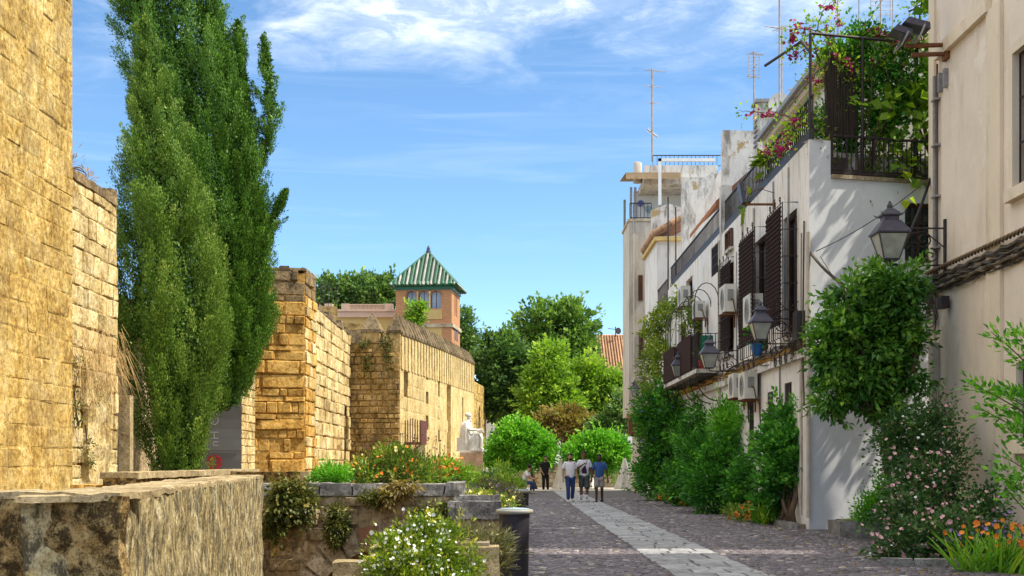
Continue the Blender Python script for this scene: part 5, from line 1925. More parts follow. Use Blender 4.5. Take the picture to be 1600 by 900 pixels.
def cables():
    fr = FR_C
    mb = [MB() for _ in range(3)]
    t = thing('cable_bundle', 'thick bundle of sagging black and tan cables along the cream house wall', 'cables', fr.p(2, 4.9, .05))
    for k in range(18):
        m = MB()
        pts = []
        a0, b0 = R.uniform(-.20, .20), R.uniform(.03, .14)
        ph, am = R.uniform(0, 6), R.uniform(.005, .022)
        for i in range(40):
            u = 0.05 + 5.6 * i / 39
            pts.append(fr.p(u, 4.92 + a0 + am * math.sin(u * 3.2 + ph) + .02 * math.sin(u * 9 + ph * 2), b0 + .025 * math.cos(u * 4 + ph)))
        m.tube(pts, R.uniform(.009, .026), 5)
        m.build('cable', 'cable_tan' if k % 3 == 0 else 'cable', t)
    # twisted rope on top
    for s in (0, PI):
        m = MB()
        m.tube([fr.p(.1 + 5.5 * i / 119, 5.16 + .025 * math.sin(i * .9 + s), .12 + .025 * math.cos(i * .9 + s)) for i in range(120)], .028, 6)
        m.build('twisted_cable', 'cable_tan', t)
    m = MB()
    for k in range(8):
        u0, r = R.uniform(.0, .5), R.uniform(.15, .4)
        m.tube([fr.p(u0 + r * .5 * math.sin(a), 4.75 - r + r * math.cos(a) + R.uniform(-.02, .02), .1 + .05 * math.sin(a * 2)) for a in [2 * PI * i / 14 for i in range(15)]], .012, 4, False)
    m.build('loops', 'cable', t, kind='stuff')
    m = MB()
    m.tube([fr.p(.02, 4.6, .05), fr.p(.0, 4.9, .18), fr.p(.45, 5.0, .2)], .09, 8)
    m.build('splice_box', 'galvanised', t)
    # run along the white house ledge
    fa = FR_A
    t = thing('cable_bundle', 'tangle of thin cables along the worn ledge of the white house', 'cables', fa.p(6, 3.9, .1))
    for k in range(12):
        m = MB()
        v0 = R.uniform(3.75, 4.12)
        ph = R.uniform(0, 6)
        m.tube([fa.p(u, v0 + .06 * math.sin(u * 1.7 + ph) + (.10 if 9.8 < u else 0) * math.sin(u * 8), .09 + .05 * math.sin(u * 2.3 + ph)) for u in [-6 + 17.0 * i / 60 for i in range(61)]], R.uniform(.007, .016), 4)
        m.build('cable', 'cable' if k % 4 else 'cable_tan', t)
    m = MB()
    for k in range(14):
        u, v = R.uniform(9.9, 10.9), R.uniform(3.7, 4.3)
        m.tube([fa.p(u + R.uniform(-.2, .2), v + R.uniform(-.2, .2), R.uniform(.05, .2)) for _ in range(6)], .008, 4, False)
    m.tube([fa.p(10.8, 6.5, .04), fa.p(10.75, 3.9, .06), fa.p(10.8, 2.6, .04)], .02, 5)
    m.tube([fa.p(10.5, 6.3, .03), fa.p(10.55, 4.0, .05)], .012, 5)
    m.build('loops', 'cable', t, kind='stuff')
    # heavy cable that sags across the shaded end wall
    a, b = FR_E.p(-.03, 5.75, .12), Vector((8.30, 25.55, 5.5))
    m = MB()
    def sag(a, b, s, k=24):
        return [a.lerp(b, i / k) - Vector((0, 0, s * 4 * (i / k) * (1 - i / k))) for i in range(k + 1)]
    for off in (0, .035, -.03):
        m.tube(sag(a + Vector((0, off, off)), b + Vector((0, off, 0)), .75), .022, 6)
    single(m, 'sagging_cable', 'cable', 'heavy black cable that sags across the shaded end wall behind the lantern', 'cable')
    m = MB().tube(sag(FR_E.p(.1, 5.8, .1), Vector((8.36, 25.5, 7.1)), .12), .010, 4)
    single(m, 'thin_cable', 'cable', 'thin straight cable rising across the shaded end wall to the cream house', 'cable')
    m = MB().tube(sag(FR_E.p(.2, 5.7, .1), Vector((8.2, 25.5, 4.2)), .55), .008, 4)
    single(m, 'thin_cable', 'cable', 'thinnest cable hanging lowest over the orange tree by the end wall', 'cable')
    m = MB()
    m.tube([P(1412, 388, 25.2), P(1436, 330, 25.3), P(1459, 266, 25.55), (8.40, 25.5, 7.25)], .03, 6)
    single(m, 'stay_bar', 'iron', 'dark slanting stay bar between the lantern and the cream house corner', 'bar')
cables()

def floodlights():
    t = thing('floodlight', 'pair of grey flood lamps on rusty pipes at the corner of the cream house', 'floodlight', P(1450, 75, 25))
    for (py, px1) in ((70, 1402), (84, 1412)):
        a, b = P(1478, py, 24.6), P(px1 + 12, py + 2, 24.6)
        a = Vector((8.40, a.y, a.z))
        MB().tube([a, b], .045, 8).build('pipe', 'rust', t)
        MB().box((8.3, a.y - .12, a.z - .12), (8.385, a.y + .12, a.z + .12)).build('wall_plate', 'rust', t)
    for (px, py, w_, tilt) in ((1428, 45, .55, .42), (1405, 56, .42, .5)):
        c = P(px, py, 24.5)
        m = MB()
        def q(x, y, z):
            return (c.x + x * math.cos(tilt) + z * math.sin(tilt), c.y + y, c.z - x * math.sin(tilt) * .6 + z * math.cos(tilt))
        e = w_ / 2
        m.hexa([q(-e, -.22, 0), q(e, -.22, 0), q(e, .22, 0), q(-e, .22, 0), q(-e * .8, -.17, .14), q(e * .8, -.17, .14), q(e * .8, .17, .14), q(-e * .8, .17, .14)])
        m.build('lamp_housing', 'lamp_metal', t)
        MB().hexa([q(-e * .9, -.19, -.012), q(e * .9, -.19, -.012), q(e * .9, .19, -.012), q(-e * .9, .19, -.012), q(-e * .9, -.19, -.003), q(e * .9, -.19, -.003), q(e * .9, .19, -.003), q(-e * .9, .19, -.003)]).build('lens', 'lens_glass', t)
        m = MB()
        m.tube([q(e * .5, -.23, .05), q(e * .5, -.23, -.25), q(e * .5, .23, -.25), q(e * .5, .23, .05)], .02, 4)
        m.build('yoke', 'galvanised', t)
    # small one on the white house
    d, z = fA(1210, 318)
    t = thing('floodlight', 'slim grey flood lamp on a rusty arm under the terrace of the white house', 'floodlight', (XA, d, z))
    p = P(1187, 312, d + 1.0)
    m = MB().tube([(XA, d, z - .02), (XA - .75, d, z - .02)], .03, 6); m.build('arm', 'rust', t)
    MB().tube([(XA, d, z + .25), (XA - .3, d, z + .34), (XA - .6, d, z + .1)], .01, 4).build('stay', 'iron', t)
    MB().box((XA - .03, d - .1, z - .1), (XA - .002, d + .1, z + .08)).build('wall_plate', 'rust', t)
    MB().hexa([(XA - .78, d - .16, z), (XA - .68, d - .16, z), (XA - .68, d + .16, z), (XA - .78, d + .16, z), (XA - .86, d - .16, z + .48), (XA - .76, d - .16, z + .5), (XA - .76, d + .16, z + .5), (XA - .86, d + .16, z + .48)]).build('lamp_housing', 'lamp_metal', t)
floodlights()

def antennas():
    def antenna(px, py_top, py_base, d, bars, label, r=.03):
        a, b = P(px, py_base, d), P(px, py_top, d)
        t = thing('antenna', label, 'antenna', a, 'antennas on the roofs')
        MB().tube([a, b], r, 6).build('mast', 'antenna_metal', t)
        for (py, half, kind) in bars:
            c = P(px, py, d)
            m = MB()
            ax = Vector((1, .35, .0)).normalized()
            if kind == 'yagi':
                m.tube([c - ax * half * .7, c + ax * half * 1.3], .016, 4)
                for k in range(9):
                    q = c + ax * half * (-.6 + 1.8 * k / 8)
                    s = Vector((-.35, 1, 0)).normalized() * (.22 - .012 * k)
                    m.tube([q - s, q + s], .008, 4)
            elif kind == 'cross':
                m.tube([c - ax * half, c + ax * half], .014, 4)
                s = Vector((-.35, 1, .1)).normalized() * half * .8
                m.tube([c - s, c + s], .012, 4)
            elif kind == 'grid':
                for k in range(7):
                    z = Vector((0, 0, (k - 3) * .12))
                    m.tube([c - ax * half + z, c + ax * half + z + Vector((0, 0, .08))], .010, 4)
                for s in (-1, 1):
                    m.tube([c + ax * half * s - Vector((0, 0, .4)), c + ax * half * s + Vector((0, 0, .45))], .012, 4)
                m.tube([c - Vector((0, .5, 0)), c + Vector((0, .3, 0))], .014, 4)
            elif kind == 'tilt':
                ax2 = Vector((1, .2, -.75)).normalized()
                m.tube([c - ax2 * half, c + ax2 * half], .045, 5)
                for k in range(8):
                    q = c + ax2 * half * (-1 + k / 4)
                    m.tube([q - Vector((.12, .3, .15)), q + Vector((.12, .3, .15))], .007, 4)
            m.build('aerial', 'antenna_metal', t)
    antenna(1019, 108, 252, 61.5, ((110, .55, 'yagi'), (135, .5, 'cross'), (161, .38, 'cross'), (208, .3, 'tilt')), 'tall roof antenna with crossbars on the tall pale house, standing alone against the sky', .05)
    antenna(1178, 80, 205, 46, ((84, .3, 'yagi'), (107, .22, 'grid'), (120, .3, 'cross')), 'antenna with a small white grid, left of the satellite dish')
    antenna(1222, 40, 160, 38, ((45, .4, 'cross'),), 'thin antenna mast just right of the satellite dish', .02)
    antenna(1218, -90, 175, 37, ((-40, .5, 'yagi'), (44, .5, 'cross')), 'tall antenna mast behind the satellite dish that leaves the top of the view')
    antenna(1309, -80, 150, 33.5, ((-50, .5, 'yagi'),), 'left one of the bare masts rising above the bougainvillea', .022)
    antenna(1342, -80, 150, 33.5, ((-60, .4, 'cross'),), 'second from left of the bare masts rising above the bougainvillea', .016)
    antenna(1376, -60, 150, 33.5, ((4, .3, 'grid'), (-30, .5, 'yagi')), 'mast with a white grid above the bougainvillea', .022)
    antenna(1395, -80, 150, 34, ((-50, .4, 'cross'),), 'rightmost bare mast above the bougainvillea, nearest the cream house', .016)
    antenna(1243, 105, 170, 36, ((140, .3, 'yagi'),), 'short antenna behind the bougainvillea and left of the terrace post', .014)
    c = P(1217, 161, 37.5)
    t = thing('satellite_dish', 'round off-white satellite dish on the roof edge beside the antenna masts', 'satellite dish', (c.x, c.y, c.z - .8))
    m = MB()
    n_, seg = 5, 24
    vs, fs = [], []
    ax = Vector((-.55, -.8, .25)).normalized()
    a = ax.cross(Vector((0, 0, 1))).normalized(); b = a.cross(ax)
    for i in range(n_ + 1):
        r = .30 * i / n_ + .001
        for k in range(seg):
            th = 2 * PI * k / seg
            vs.append(c + a * r * math.cos(th) + b * r * math.sin(th) + ax * (r * r * .8))
    for i in range(n_):
        for k in range(seg):
            k2 = (k + 1) % seg
            fs.append((i * seg + k, i * seg + k2, (i + 1) * seg + k2, (i + 1) * seg + k))
    m.add(vs, fs, True); m.build('dish', 'dish_white', t)
    MB().tube([c - Vector((0, 0, 1.0)), c - ax * .03], .025, 6).build('post', 'antenna_metal', t)
    MB().tube([c + b * -.28 + ax * .07, c + ax * .36], .012, 4).build('feed_arm', 'antenna_metal', t)
antennas()

def small_hung_things():
    # blue painted pot in the second window cage
    d, z = fA(1178, 556, XA - .3)
    t = thing('flower_pot', 'blue and white painted pot hung under the blind on the white house', 'flower pot', (XA - .22, d, z))
    m = MB(); m.lathe((XA - .22, d, z), [(.11, 0), (.17, .26), (.18, .30), (.14, .30)], 14); m.build('pot', 'pot_blue', t)
    pts, dr, tn = clumps([((XA - .22, d, z + .5), (.22, .3, .28))], 8, 16, .16)
    leaves('foliage', pts, dr, .11, 'leaf_shrub', t, 2, tn)
    d, z = fA(1098, 566, 5.75)
    t = thing('flower_pot', 'small red pot standing at the end of the long balcony', 'flower pot', (5.75, 38.5, 4.2))
    m = MB(); m.lathe((5.75, 38.5, 4.2), [(.10, 0), (.15, .24), (.16, .27), (.12, .27)], 12); m.build('pot', 'pot_red', t)
    pts, dr, tn = clumps([((5.75, 38.5, 4.65), (.2, .2, .22))], 6, 14, .12)
    leaves('foliage', pts, dr, .1, 'leaf_shrub', t, 2, tn)
    m = MB()
    for k in range(8):
        x0 = 5.6 + k * .05
        m.quad((x0, 38.16 + .02 * (k % 2), 4.75), (x0 + .05, 38.16 + .02 * ((k + 1) % 2), 4.75), (x0 + .05, 38.16 + .02 * ((k + 1) % 2), 5.2), (x0, 38.16 + .02 * (k % 2), 5.2))
    single(m, 'hanging_cloth', 'cloth_green', 'green cloth hung over the end of the long balcony', 'cloth')
    # dark ventilator box near the first blind
    d, z = fA(1253, 533)
    m = MB().box((XA - .18, d - .3, z), (XA - .004, d + .1, z + .62))
    single(m, 'meter_cabinet', 'iron', 'small black cabinet on the wall between the first blind and the house corner', 'cabinet')
small_hung_things()
# ------------------------------------------------------------------ cypresses
def cypress(label, base, spires, mat, trunk_r=.22, seed=1, extra=()):
    g = np.random.default_rng(seed)
    t = thing('cypress_tree', label, 'cypress', base)
    P_, D_, T_, S_, N_ = [], [], [], [], []
    tr = MB()
    for (pts, prof, n) in spires:
        pts = [Vector(p) for p in pts]
        k = len(pts) - 1
        def axis(s):
            x = min(s * k, k - 1e-6); i = int(x)
            return np.array(pts[i].lerp(pts[i + 1], x - i))
        def rad(s):
            for (s0, r0), (s1, r1) in zip(prof, prof[1:]):
                if s <= s1:
                    return r0 + (r1 - r0) * (s - s0) / (s1 - s0)
            return prof[-1][1]
        r0 = min(trunk_r, .22 * rad(.4))
        tr.tube([axis(.8 * i / 8) for i in range(9)], [r0 * (1 - .85 * i / 8) + .01 for i in range(9)], 6, False)
        axd = axis(.55) - axis(.45)
        axd = axd / np.linalg.norm(axd)
        rm = max(v[1] for v in prof)
        for _ in range(int(n * .86)):
            s = g.random()
            while g.random() > .2 + .8 * rad(s) / rm:
                s = g.random()
            r = rad(s) * 1.16
            a = g.uniform(0, 2 * PI)
            ph = 5 * a + 5.0 * s + 1.3 * math.sin(9 * s)
            while math.cos(ph) < -.25 and g.random() < .88:
                a = g.uniform(0, 2 * PI)
                ph = 5 * a + 5.0 * s + 1.3 * math.sin(9 * s)
            k_ = .45 + .55 * min(1, r)
            L = g.uniform(.5, 1.15) * k_
            o = np.array([math.cos(a), math.sin(a), 0])
            d = axd * 1.0 + o * g.uniform(.12, .50) + g.normal(size=3) * .08
            d /= np.linalg.norm(d)
            lump = .96 + .17 * math.cos(ph) + .10 * math.sin(a * 3 - s * 31)
            st = axis(s) + o * r * lump * g.uniform(.72, .98) - axd * L * .5
            m = int(230 * (.4 + .6 * k_))
            u = g.beta(1.15, 1.2, m)
            w_ = (.155 * np.sin(PI * np.clip(u * .8 + .18, 0, 1)) ** .8 + .015) * k_
            off = g.normal(size=(m, 3)) * w_[:, None] * .55
            P_.append(st + d * (u * L)[:, None] + off)
            D_.append(d * 1.2 + off / w_[:, None] * .5 + g.normal(size=(m, 3)) * .22)
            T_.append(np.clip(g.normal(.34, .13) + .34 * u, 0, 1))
            S_.append(np.full(m, .062))
            N_.append(off / w_[:, None] + o * .7)
        m = int(n * 44)
        sv = g.random(m)
        rr = np.array([rad(x) for x in sv]) * np.sqrt(g.random(m)) * .84
        av = g.uniform(0, 2 * PI, m)
        P_.append(np.array([axis(x) for x in sv]) + np.stack([rr * np.cos(av), rr * np.sin(av), np.zeros(m)], 1))
        D_.append(g.normal(size=(m, 3)) + axd)
        T_.append(np.clip(g.normal(.35, .2, m), 0, 1))
        S_.append(np.full(m, .12))
        N_.append(np.stack([np.cos(av), np.sin(av), np.zeros(m)], 1))
    pts, dr = np.concatenate(P_), np.concatenate(D_)
    tn = np.concatenate(T_)
    FACE[0] = np.concatenate(N_)
    leaves('crown', pts, dr, np.concatenate(S_), mat, t, 2.2, tn)
    tr.build('trunk', 'bark', t)
    return t

def cypresses():
    d = 33
    q = lambda px, py, dd=d, off=0: tuple(P(px, py, dd) + Vector((0, off, 0)))
    cypress('paler green cypress in front, its single pointed top lower than the twin behind', q(272, 808),
            [([q(275, 760), q(274, 600), q(268, 480), q(255, 330), q(238, 180), q(226, 34)],
              [(0, .40), (.12, .66), (.22, .92), (.34, 1.14), (.47, 1.10), (.6, .88), (.75, .52), (.9, .25), (1, .04)], 860)], 'leaf_cypress', seed=4)
    d2 = 37.0
    q2 = lambda px, py: tuple(P(px, py, d2))
    sp = [([q2(345, 640), q2(352, 480), q2(330, 300), q2(290, 90), q2(255, -150)], [(0, .35), (.18, .95), (.45, 1.25), (.7, 1.25), (.9, .9), (1, .1)], 760),
          ([q2(372, 610), q2(385, 480), q2(372, 300), q2(345, 120), q2(322, -90)], [(0, .22), (.2, .58), (.45, .62), (.7, .46), (.9, .30), (1, .06)], 430),
          ([q2(300, 300), q2(258, 150), q2(222, 30), q2(205, -60)], [(0, .5), (.4, .75), (.75, .6), (1, .1)], 190),
          ([q2(385, 420), q2(388, 280), q2(382, 150), q2(371, 34)], [(0, .34), (.3, .34), (.65, .18), (1, .03)], 110),
          ([q2(408, 262), q2(424, 185), q2(421, 120), q2(411, 58)], [(0, .03), (.3, .24), (.7, .16), (1, .02)], 40),
          ([q2(408, 400), q2(420, 356), q2(434, 325), q2(446, 298)], [(0, .06), (.4, .17), (.8, .12), (1, .02)], 24)]
    cypress('darker taller cypress behind, with several leaning tops that leave the top of the view', q2(350, 802), sp, 'leaf_cypress_deep', .26, seed=9)
cypresses()

# ------------------------------------------------------------------ trees
def tree(name, label, base, crown, mat, n_clump, per, cr, size, trunk_r=.18, fork=.5, elong=1.9, seed=1, group=None, cat='tree', up=.25, bare=0.0, shell=.6):
    t = thing(name, label, cat, base, group)
    pts, dr, tn = clumps(crown, n_clump, per, cr, up, shell, seed, shoots=int(n_clump * .22))
    leaves('crown', pts, dr, size, mat, t, elong, tn)
    m = MB()
    b = Vector(base)
    c = Vector((0, 0, 0))
    for e in crown:
        c += Vector(e[0])
    c /= len(crown)
    f = b.lerp(c, fork)
    f = Vector((b.x + (f.x - b.x) * .6, b.y + (f.y - b.y) * .6, f.z))
    m.tube([b, b.lerp(f, .5) + Vector((R.uniform(-.05, .05), 0, 0)), f], [trunk_r, trunk_r * .8, trunk_r * .65], 8)
    m.build('trunk', 'bark', t)
    k = 0
    for (e, r) in crown:
        for j in range(2 if len(crown) > 1 else 5):
            tip = Vector(e) + Vector((R.uniform(-.6, .6) * r[0], R.uniform(-.6, .6) * r[1], R.uniform(0, .6) * r[2]))
            mm = MB()
            stalks(mm, f, [tip], trunk_r * .5, .012, .12, 5, 5)
            mm.build('limb', 'bark', t)
    return t

def trees():
    # orange tree by the shaded end wall
    c = lambda px, py, d: tuple(P(px, py, d))
    d = 24.3
    tree('orange_tree', 'glossy dark green orange tree in front of the shaded end wall, above the roses', (7.25, d, 0),
         [(c(1350, 545, d), (.88, .85, .98)), (c(1395, 480, d), (.56, .75, .92)), (c(1310, 555, d), (.50, .7, .75)), (c(1388, 590, d + .2), (.62, .75, .55)), (c(1362, 605, d - .1), (.55, .6, .5)), (c(1415, 530, d + .1), (.34, .6, 1.0)), (c(1290, 530, d), (.3, .4, .4)), (c(1300, 620, d), (.34, .4, .36)), (c(1330, 460, d), (.35, .4, .4)), (c(1405, 452, d), (.30, .4, .32)), (c(1385, 640, d), (.4, .4, .25)), (c(1305, 495, d), (.2, .3, .22)), (c(1425, 440, d), (.16, .3, .2))],
         'leaf_orange_tree', 250, 72, .19, .13, .10, .55, 2.1, 21, up=-.3, shell=.5)
    # round clipped trees on the plaza
    d = 67.6
    tree('orange_tree', 'bright rounded tree behind the man in black, left one of the two clipped trees', (1.3, d, 0),
         [(c(812, 700, d), (1.75, 1.4, 1.25)), (c(785, 715, d), (1.0, 1.1, .95)), (c(840, 708, d), (.95, 1.1, 1.0)), (c(808, 676, d), (1.05, 1.0, .75))], 'leaf_round_tree', 420, 42, .24, .17, .07, .55, 1.9, 22)
    tree('orange_tree', 'bright rounded tree behind the three walkers, right one of the two clipped trees', (4.4, d, 0),
         [(c(935, 708, d), (1.75, 1.4, 1.05)), (c(905, 718, d), (.85, 1.1, .85)), (c(962, 716, d), (.85, 1.1, .85)), (c(938, 690, d), (1.2, 1.0, .6))], 'leaf_round_tree', 380, 42, .24, .17, .07, .55, 1.9, 23)
    # big trees across the plaza
    G = 'big trees across the plaza'
    d = 96
    tree('broad_tree', 'dark green tree right next to the far end of the battlements', (-.6, d, 0),
         [(c(780, 560, d), (1.9, 1.8, 2.1)), (c(768, 600, d), (1.3, 1.6, 2.2)), (c(805, 590, d), (1.6, 1.6, 2.4)), (c(785, 625, d), (1.7, 1.5, 1.5)), (c(812, 640, d), (1.1, 1.3, 1.6))], 'leaf_dark', 300, 55, .48, .34, .28, .45, 1.7, 24, G)
    d = 104
    tree('broad_tree', 'tallest of the big green trees, with two rounded tops against the sky', (3.4, d, 0),
         [(c(845, 520, d), (2.1, 2, 2.4)), (c(893, 512, d), (2.2, 2, 2.2)), (c(868, 560, d), (3.2, 2.4, 3)), (c(903, 560, d), (1.4, 1.8, 2.1)), (c(835, 575, d), (1.8, 1.8, 2.6)), (c(870, 620, d), (3.3, 2, 2.4))], 'leaf_broad', 460, 58, .52, .36, .32, .45, 1.7, 25, G)
    d = 90
    tree('broad_tree', 'bright leafy tree in front of the tallest one, left of the reddish tree top', (2.3, d, 0),
         [(c(858, 565, d), (1.25, 1.3, 1.6)), (c(852, 610, d), (1.75, 1.5, 1.9)), (c(880, 628, d), (1.5, 1.4, 1.5)), (c(842, 640, d), (1.2, 1.3, 1.2))], 'leaf_bright', 300, 52, .42, .28, .2, .45, 1.8, 26, G)
    d = 92
    tree('broad_tree', 'bright leafy tree right of the others, just below the clay tile roof', (6.3, d, 0),
         [(c(918, 595, d), (1.4, 1.6, 1.7)), (c(952, 622, d), (1.5, 1.5, 2.0)), (c(925, 630, d), (1.7, 1.5, 1.6)), (c(972, 615, d), (.9, 1.2, 1.6)), (c(945, 645, d), (1.6, 1.3, 1.0))], 'leaf_bright', 330, 52, .44, .29, .2, .45, 1.8, 27, G)
    d = 82
    tree('copper_tree', 'low rust brown tree between the clipped trees and the tall green ones', (3.6, d, 0),
         [(c(868, 665, d), (1.5, 1.3, .95)), (c(905, 668, d), (1.5, 1.3, .85)), (c(885, 655, d), (1.1, 1, .75)), (c(850, 678, d), (.9, 1, .6)), (c(930, 672, d), (.8, 1, .6))], 'leaf_brown', 260, 46, .32, .22, .12, .45, 1.8, 28)
    d = 80
    tree('dark_shrub_tree', 'small blackish green tree beside the timber bay, right of the brown tree', (6.1, d, 0),
         [(c(958, 662, d), (1.0, 1, .7)), (c(972, 640, d), (.7, .9, .9)), (c(940, 668, d), (.7, .8, .5))], 'leaf_dark', 150, 42, .3, .22, .1, .45, 1.9, 29)
    # behind the walls
    G = 'trees behind the old wall'
    d = 112
    tree('broad_tree', 'dark rounded tree top behind the pink terrace, left of the tile-roofed tower', (-13.5, d, 0),
         [(c(520, 462, d), (2.0, 2, 1.6)), (c(558, 458, d), (2.2, 2, 1.6)), (c(592, 466, d), (1.8, 1.8, 1.4)), (c(545, 475, d), (3.4, 2, 1.5)), (c(606, 458, d), (.9, 1, 1.6))], 'leaf_dark', 260, 50, .5, .36, .3, .7, 1.7, 31, G)
    d = 118
    tree('broad_tree', 'grey green tree just right of the tile-roofed tower', (-4.6, d, 0),
         [(c(722, 510, d), (1.2, 1.2, 1.7)), (c(728, 545, d), (1.4, 1.3, 1.8)), (c(718, 530, d), (1.0, 1, 1.6))], 'leaf_dark', 110, 46, .5, .34, .25, .6, 2.2, 32, G)
    d = 90
    tree('broad_tree', 'small bright tree in front of the arched tower windows', (-6.7, d, 0),
         [(c(650, 488, d), (.62, .6, .75)), (c(645, 500, d), (.5, .5, .6)), (c(657, 478, d), (.3, .3, .4))], 'leaf_bright', 60, 36, .24, .2, .1, .75, 1.9, 33, G)
    d = 140
    for i, (px, py, rx, rz, lab) in enumerate(((775, 655, 4, 4.2, 'far tree mass left of the plaza centre, half behind the white house'), (985, 640, 6, 5, 'far dark tree behind the corner of the tall house'), (880, 600, 7, 6, 'far dark tree behind the two-topped one'))):
        p = P(px, py, d)
        tree('broad_tree', lab, (p.x, d, 0), [(tuple(p), (rx, 3, rz)), ((p.x, d, p.z - rz * .9), (rx * .9, 3, rz * .8))], 'leaf_dark', 200, 50, .85, .55, .4, .5, 1.7, 40 + i, 'far trees')
    # plane tree behind the cream house, whose shade falls on the end wall
    tree('plane_tree', 'big-leaved bright tree rising beside the cream house behind the terrace fence', (10.3, 28.6, 0),
         [((8.75, 27.6, 9.0), (.75, .8, .95)), ((8.5, 27.7, 7.9), (.55, .6, .6)), ((9.6, 27.6, 9.4), (1.0, 1.0, 1.3)), ((10.8, 27.4, 8.0), (1.2, 1.0, 1.3)), ((9.9, 27.2, 6.4), (.9, .9, 1.0)),
          ((9.6, 27.4, 11.6), (1.2, 1.0, 1.0)), ((11.0, 27.4, 10.4), (1.3, 1.0, 1.2)), ((12.2, 27.4, 11.6), (1.3, 1.0, 1.1)), ((10.6, 27.3, 12.8), (1.2, 1, .8))],
         'leaf_plane', 160, 24, .42, .24, .14, .6, 1.25, 35, up=-.1, shell=.35)
trees()

# ------------------------------------------------------------------ shrubs along the houses
def shrub(name, label, base, ells, mat, n_clump, per, cr, size, elong=2.0, seed=1, group=None, cat='shrub', flowers=(), up=.3, shell=.55, stems=5):
    t = thing(name, label, cat, base, group)
    pts, dr, tn = clumps(ells, n_clump, per, cr, up, shell, seed, shoots=int(n_clump * .16))
    keep = pts[:, 2] > 0.02
    FACE[0] = FACE[0][keep]
    pts, dr, tn = pts[keep], dr[keep], tn[keep]
    leaves('foliage', pts, dr, size, mat, t, elong, tn)
    m = MB()
    for (e, r) in ells:
        for k in range(max(1, stems // len(ells))):
            stalks(m, Vector(base) + Vector((R.uniform(-.1, .1), R.uniform(-.1, .1), 0)), [Vector(e) + Vector((R.uniform(-.5, .5) * r[0], R.uniform(-.5, .5) * r[1], R.uniform(-.2, .5) * r[2]))], .022, .006, .1)
    m.build('stems', 'bark', t, kind='stuff')
    g = np.random.default_rng(seed + 500)
    for (mt, n, r, face) in flowers:
        c_ = pts[g.integers(0, len(pts), n * 6)]
        # keep the outermost, street-facing ones
        cen = np.mean([e[0] for e in ells], axis=0)
        s_ = (c_ - cen) @ np.array(face if face else (-.4, -.8, .35))
        c_ = c_[np.argsort(-s_)[:n * 3]]
        c_ = c_[g.permutation(len(c_))[:n]]
        blossoms('blossom', c_ + g.normal(size=c_.shape) * .02 + np.array([-.02, -.03, .03]), r, mt, t)
    return t

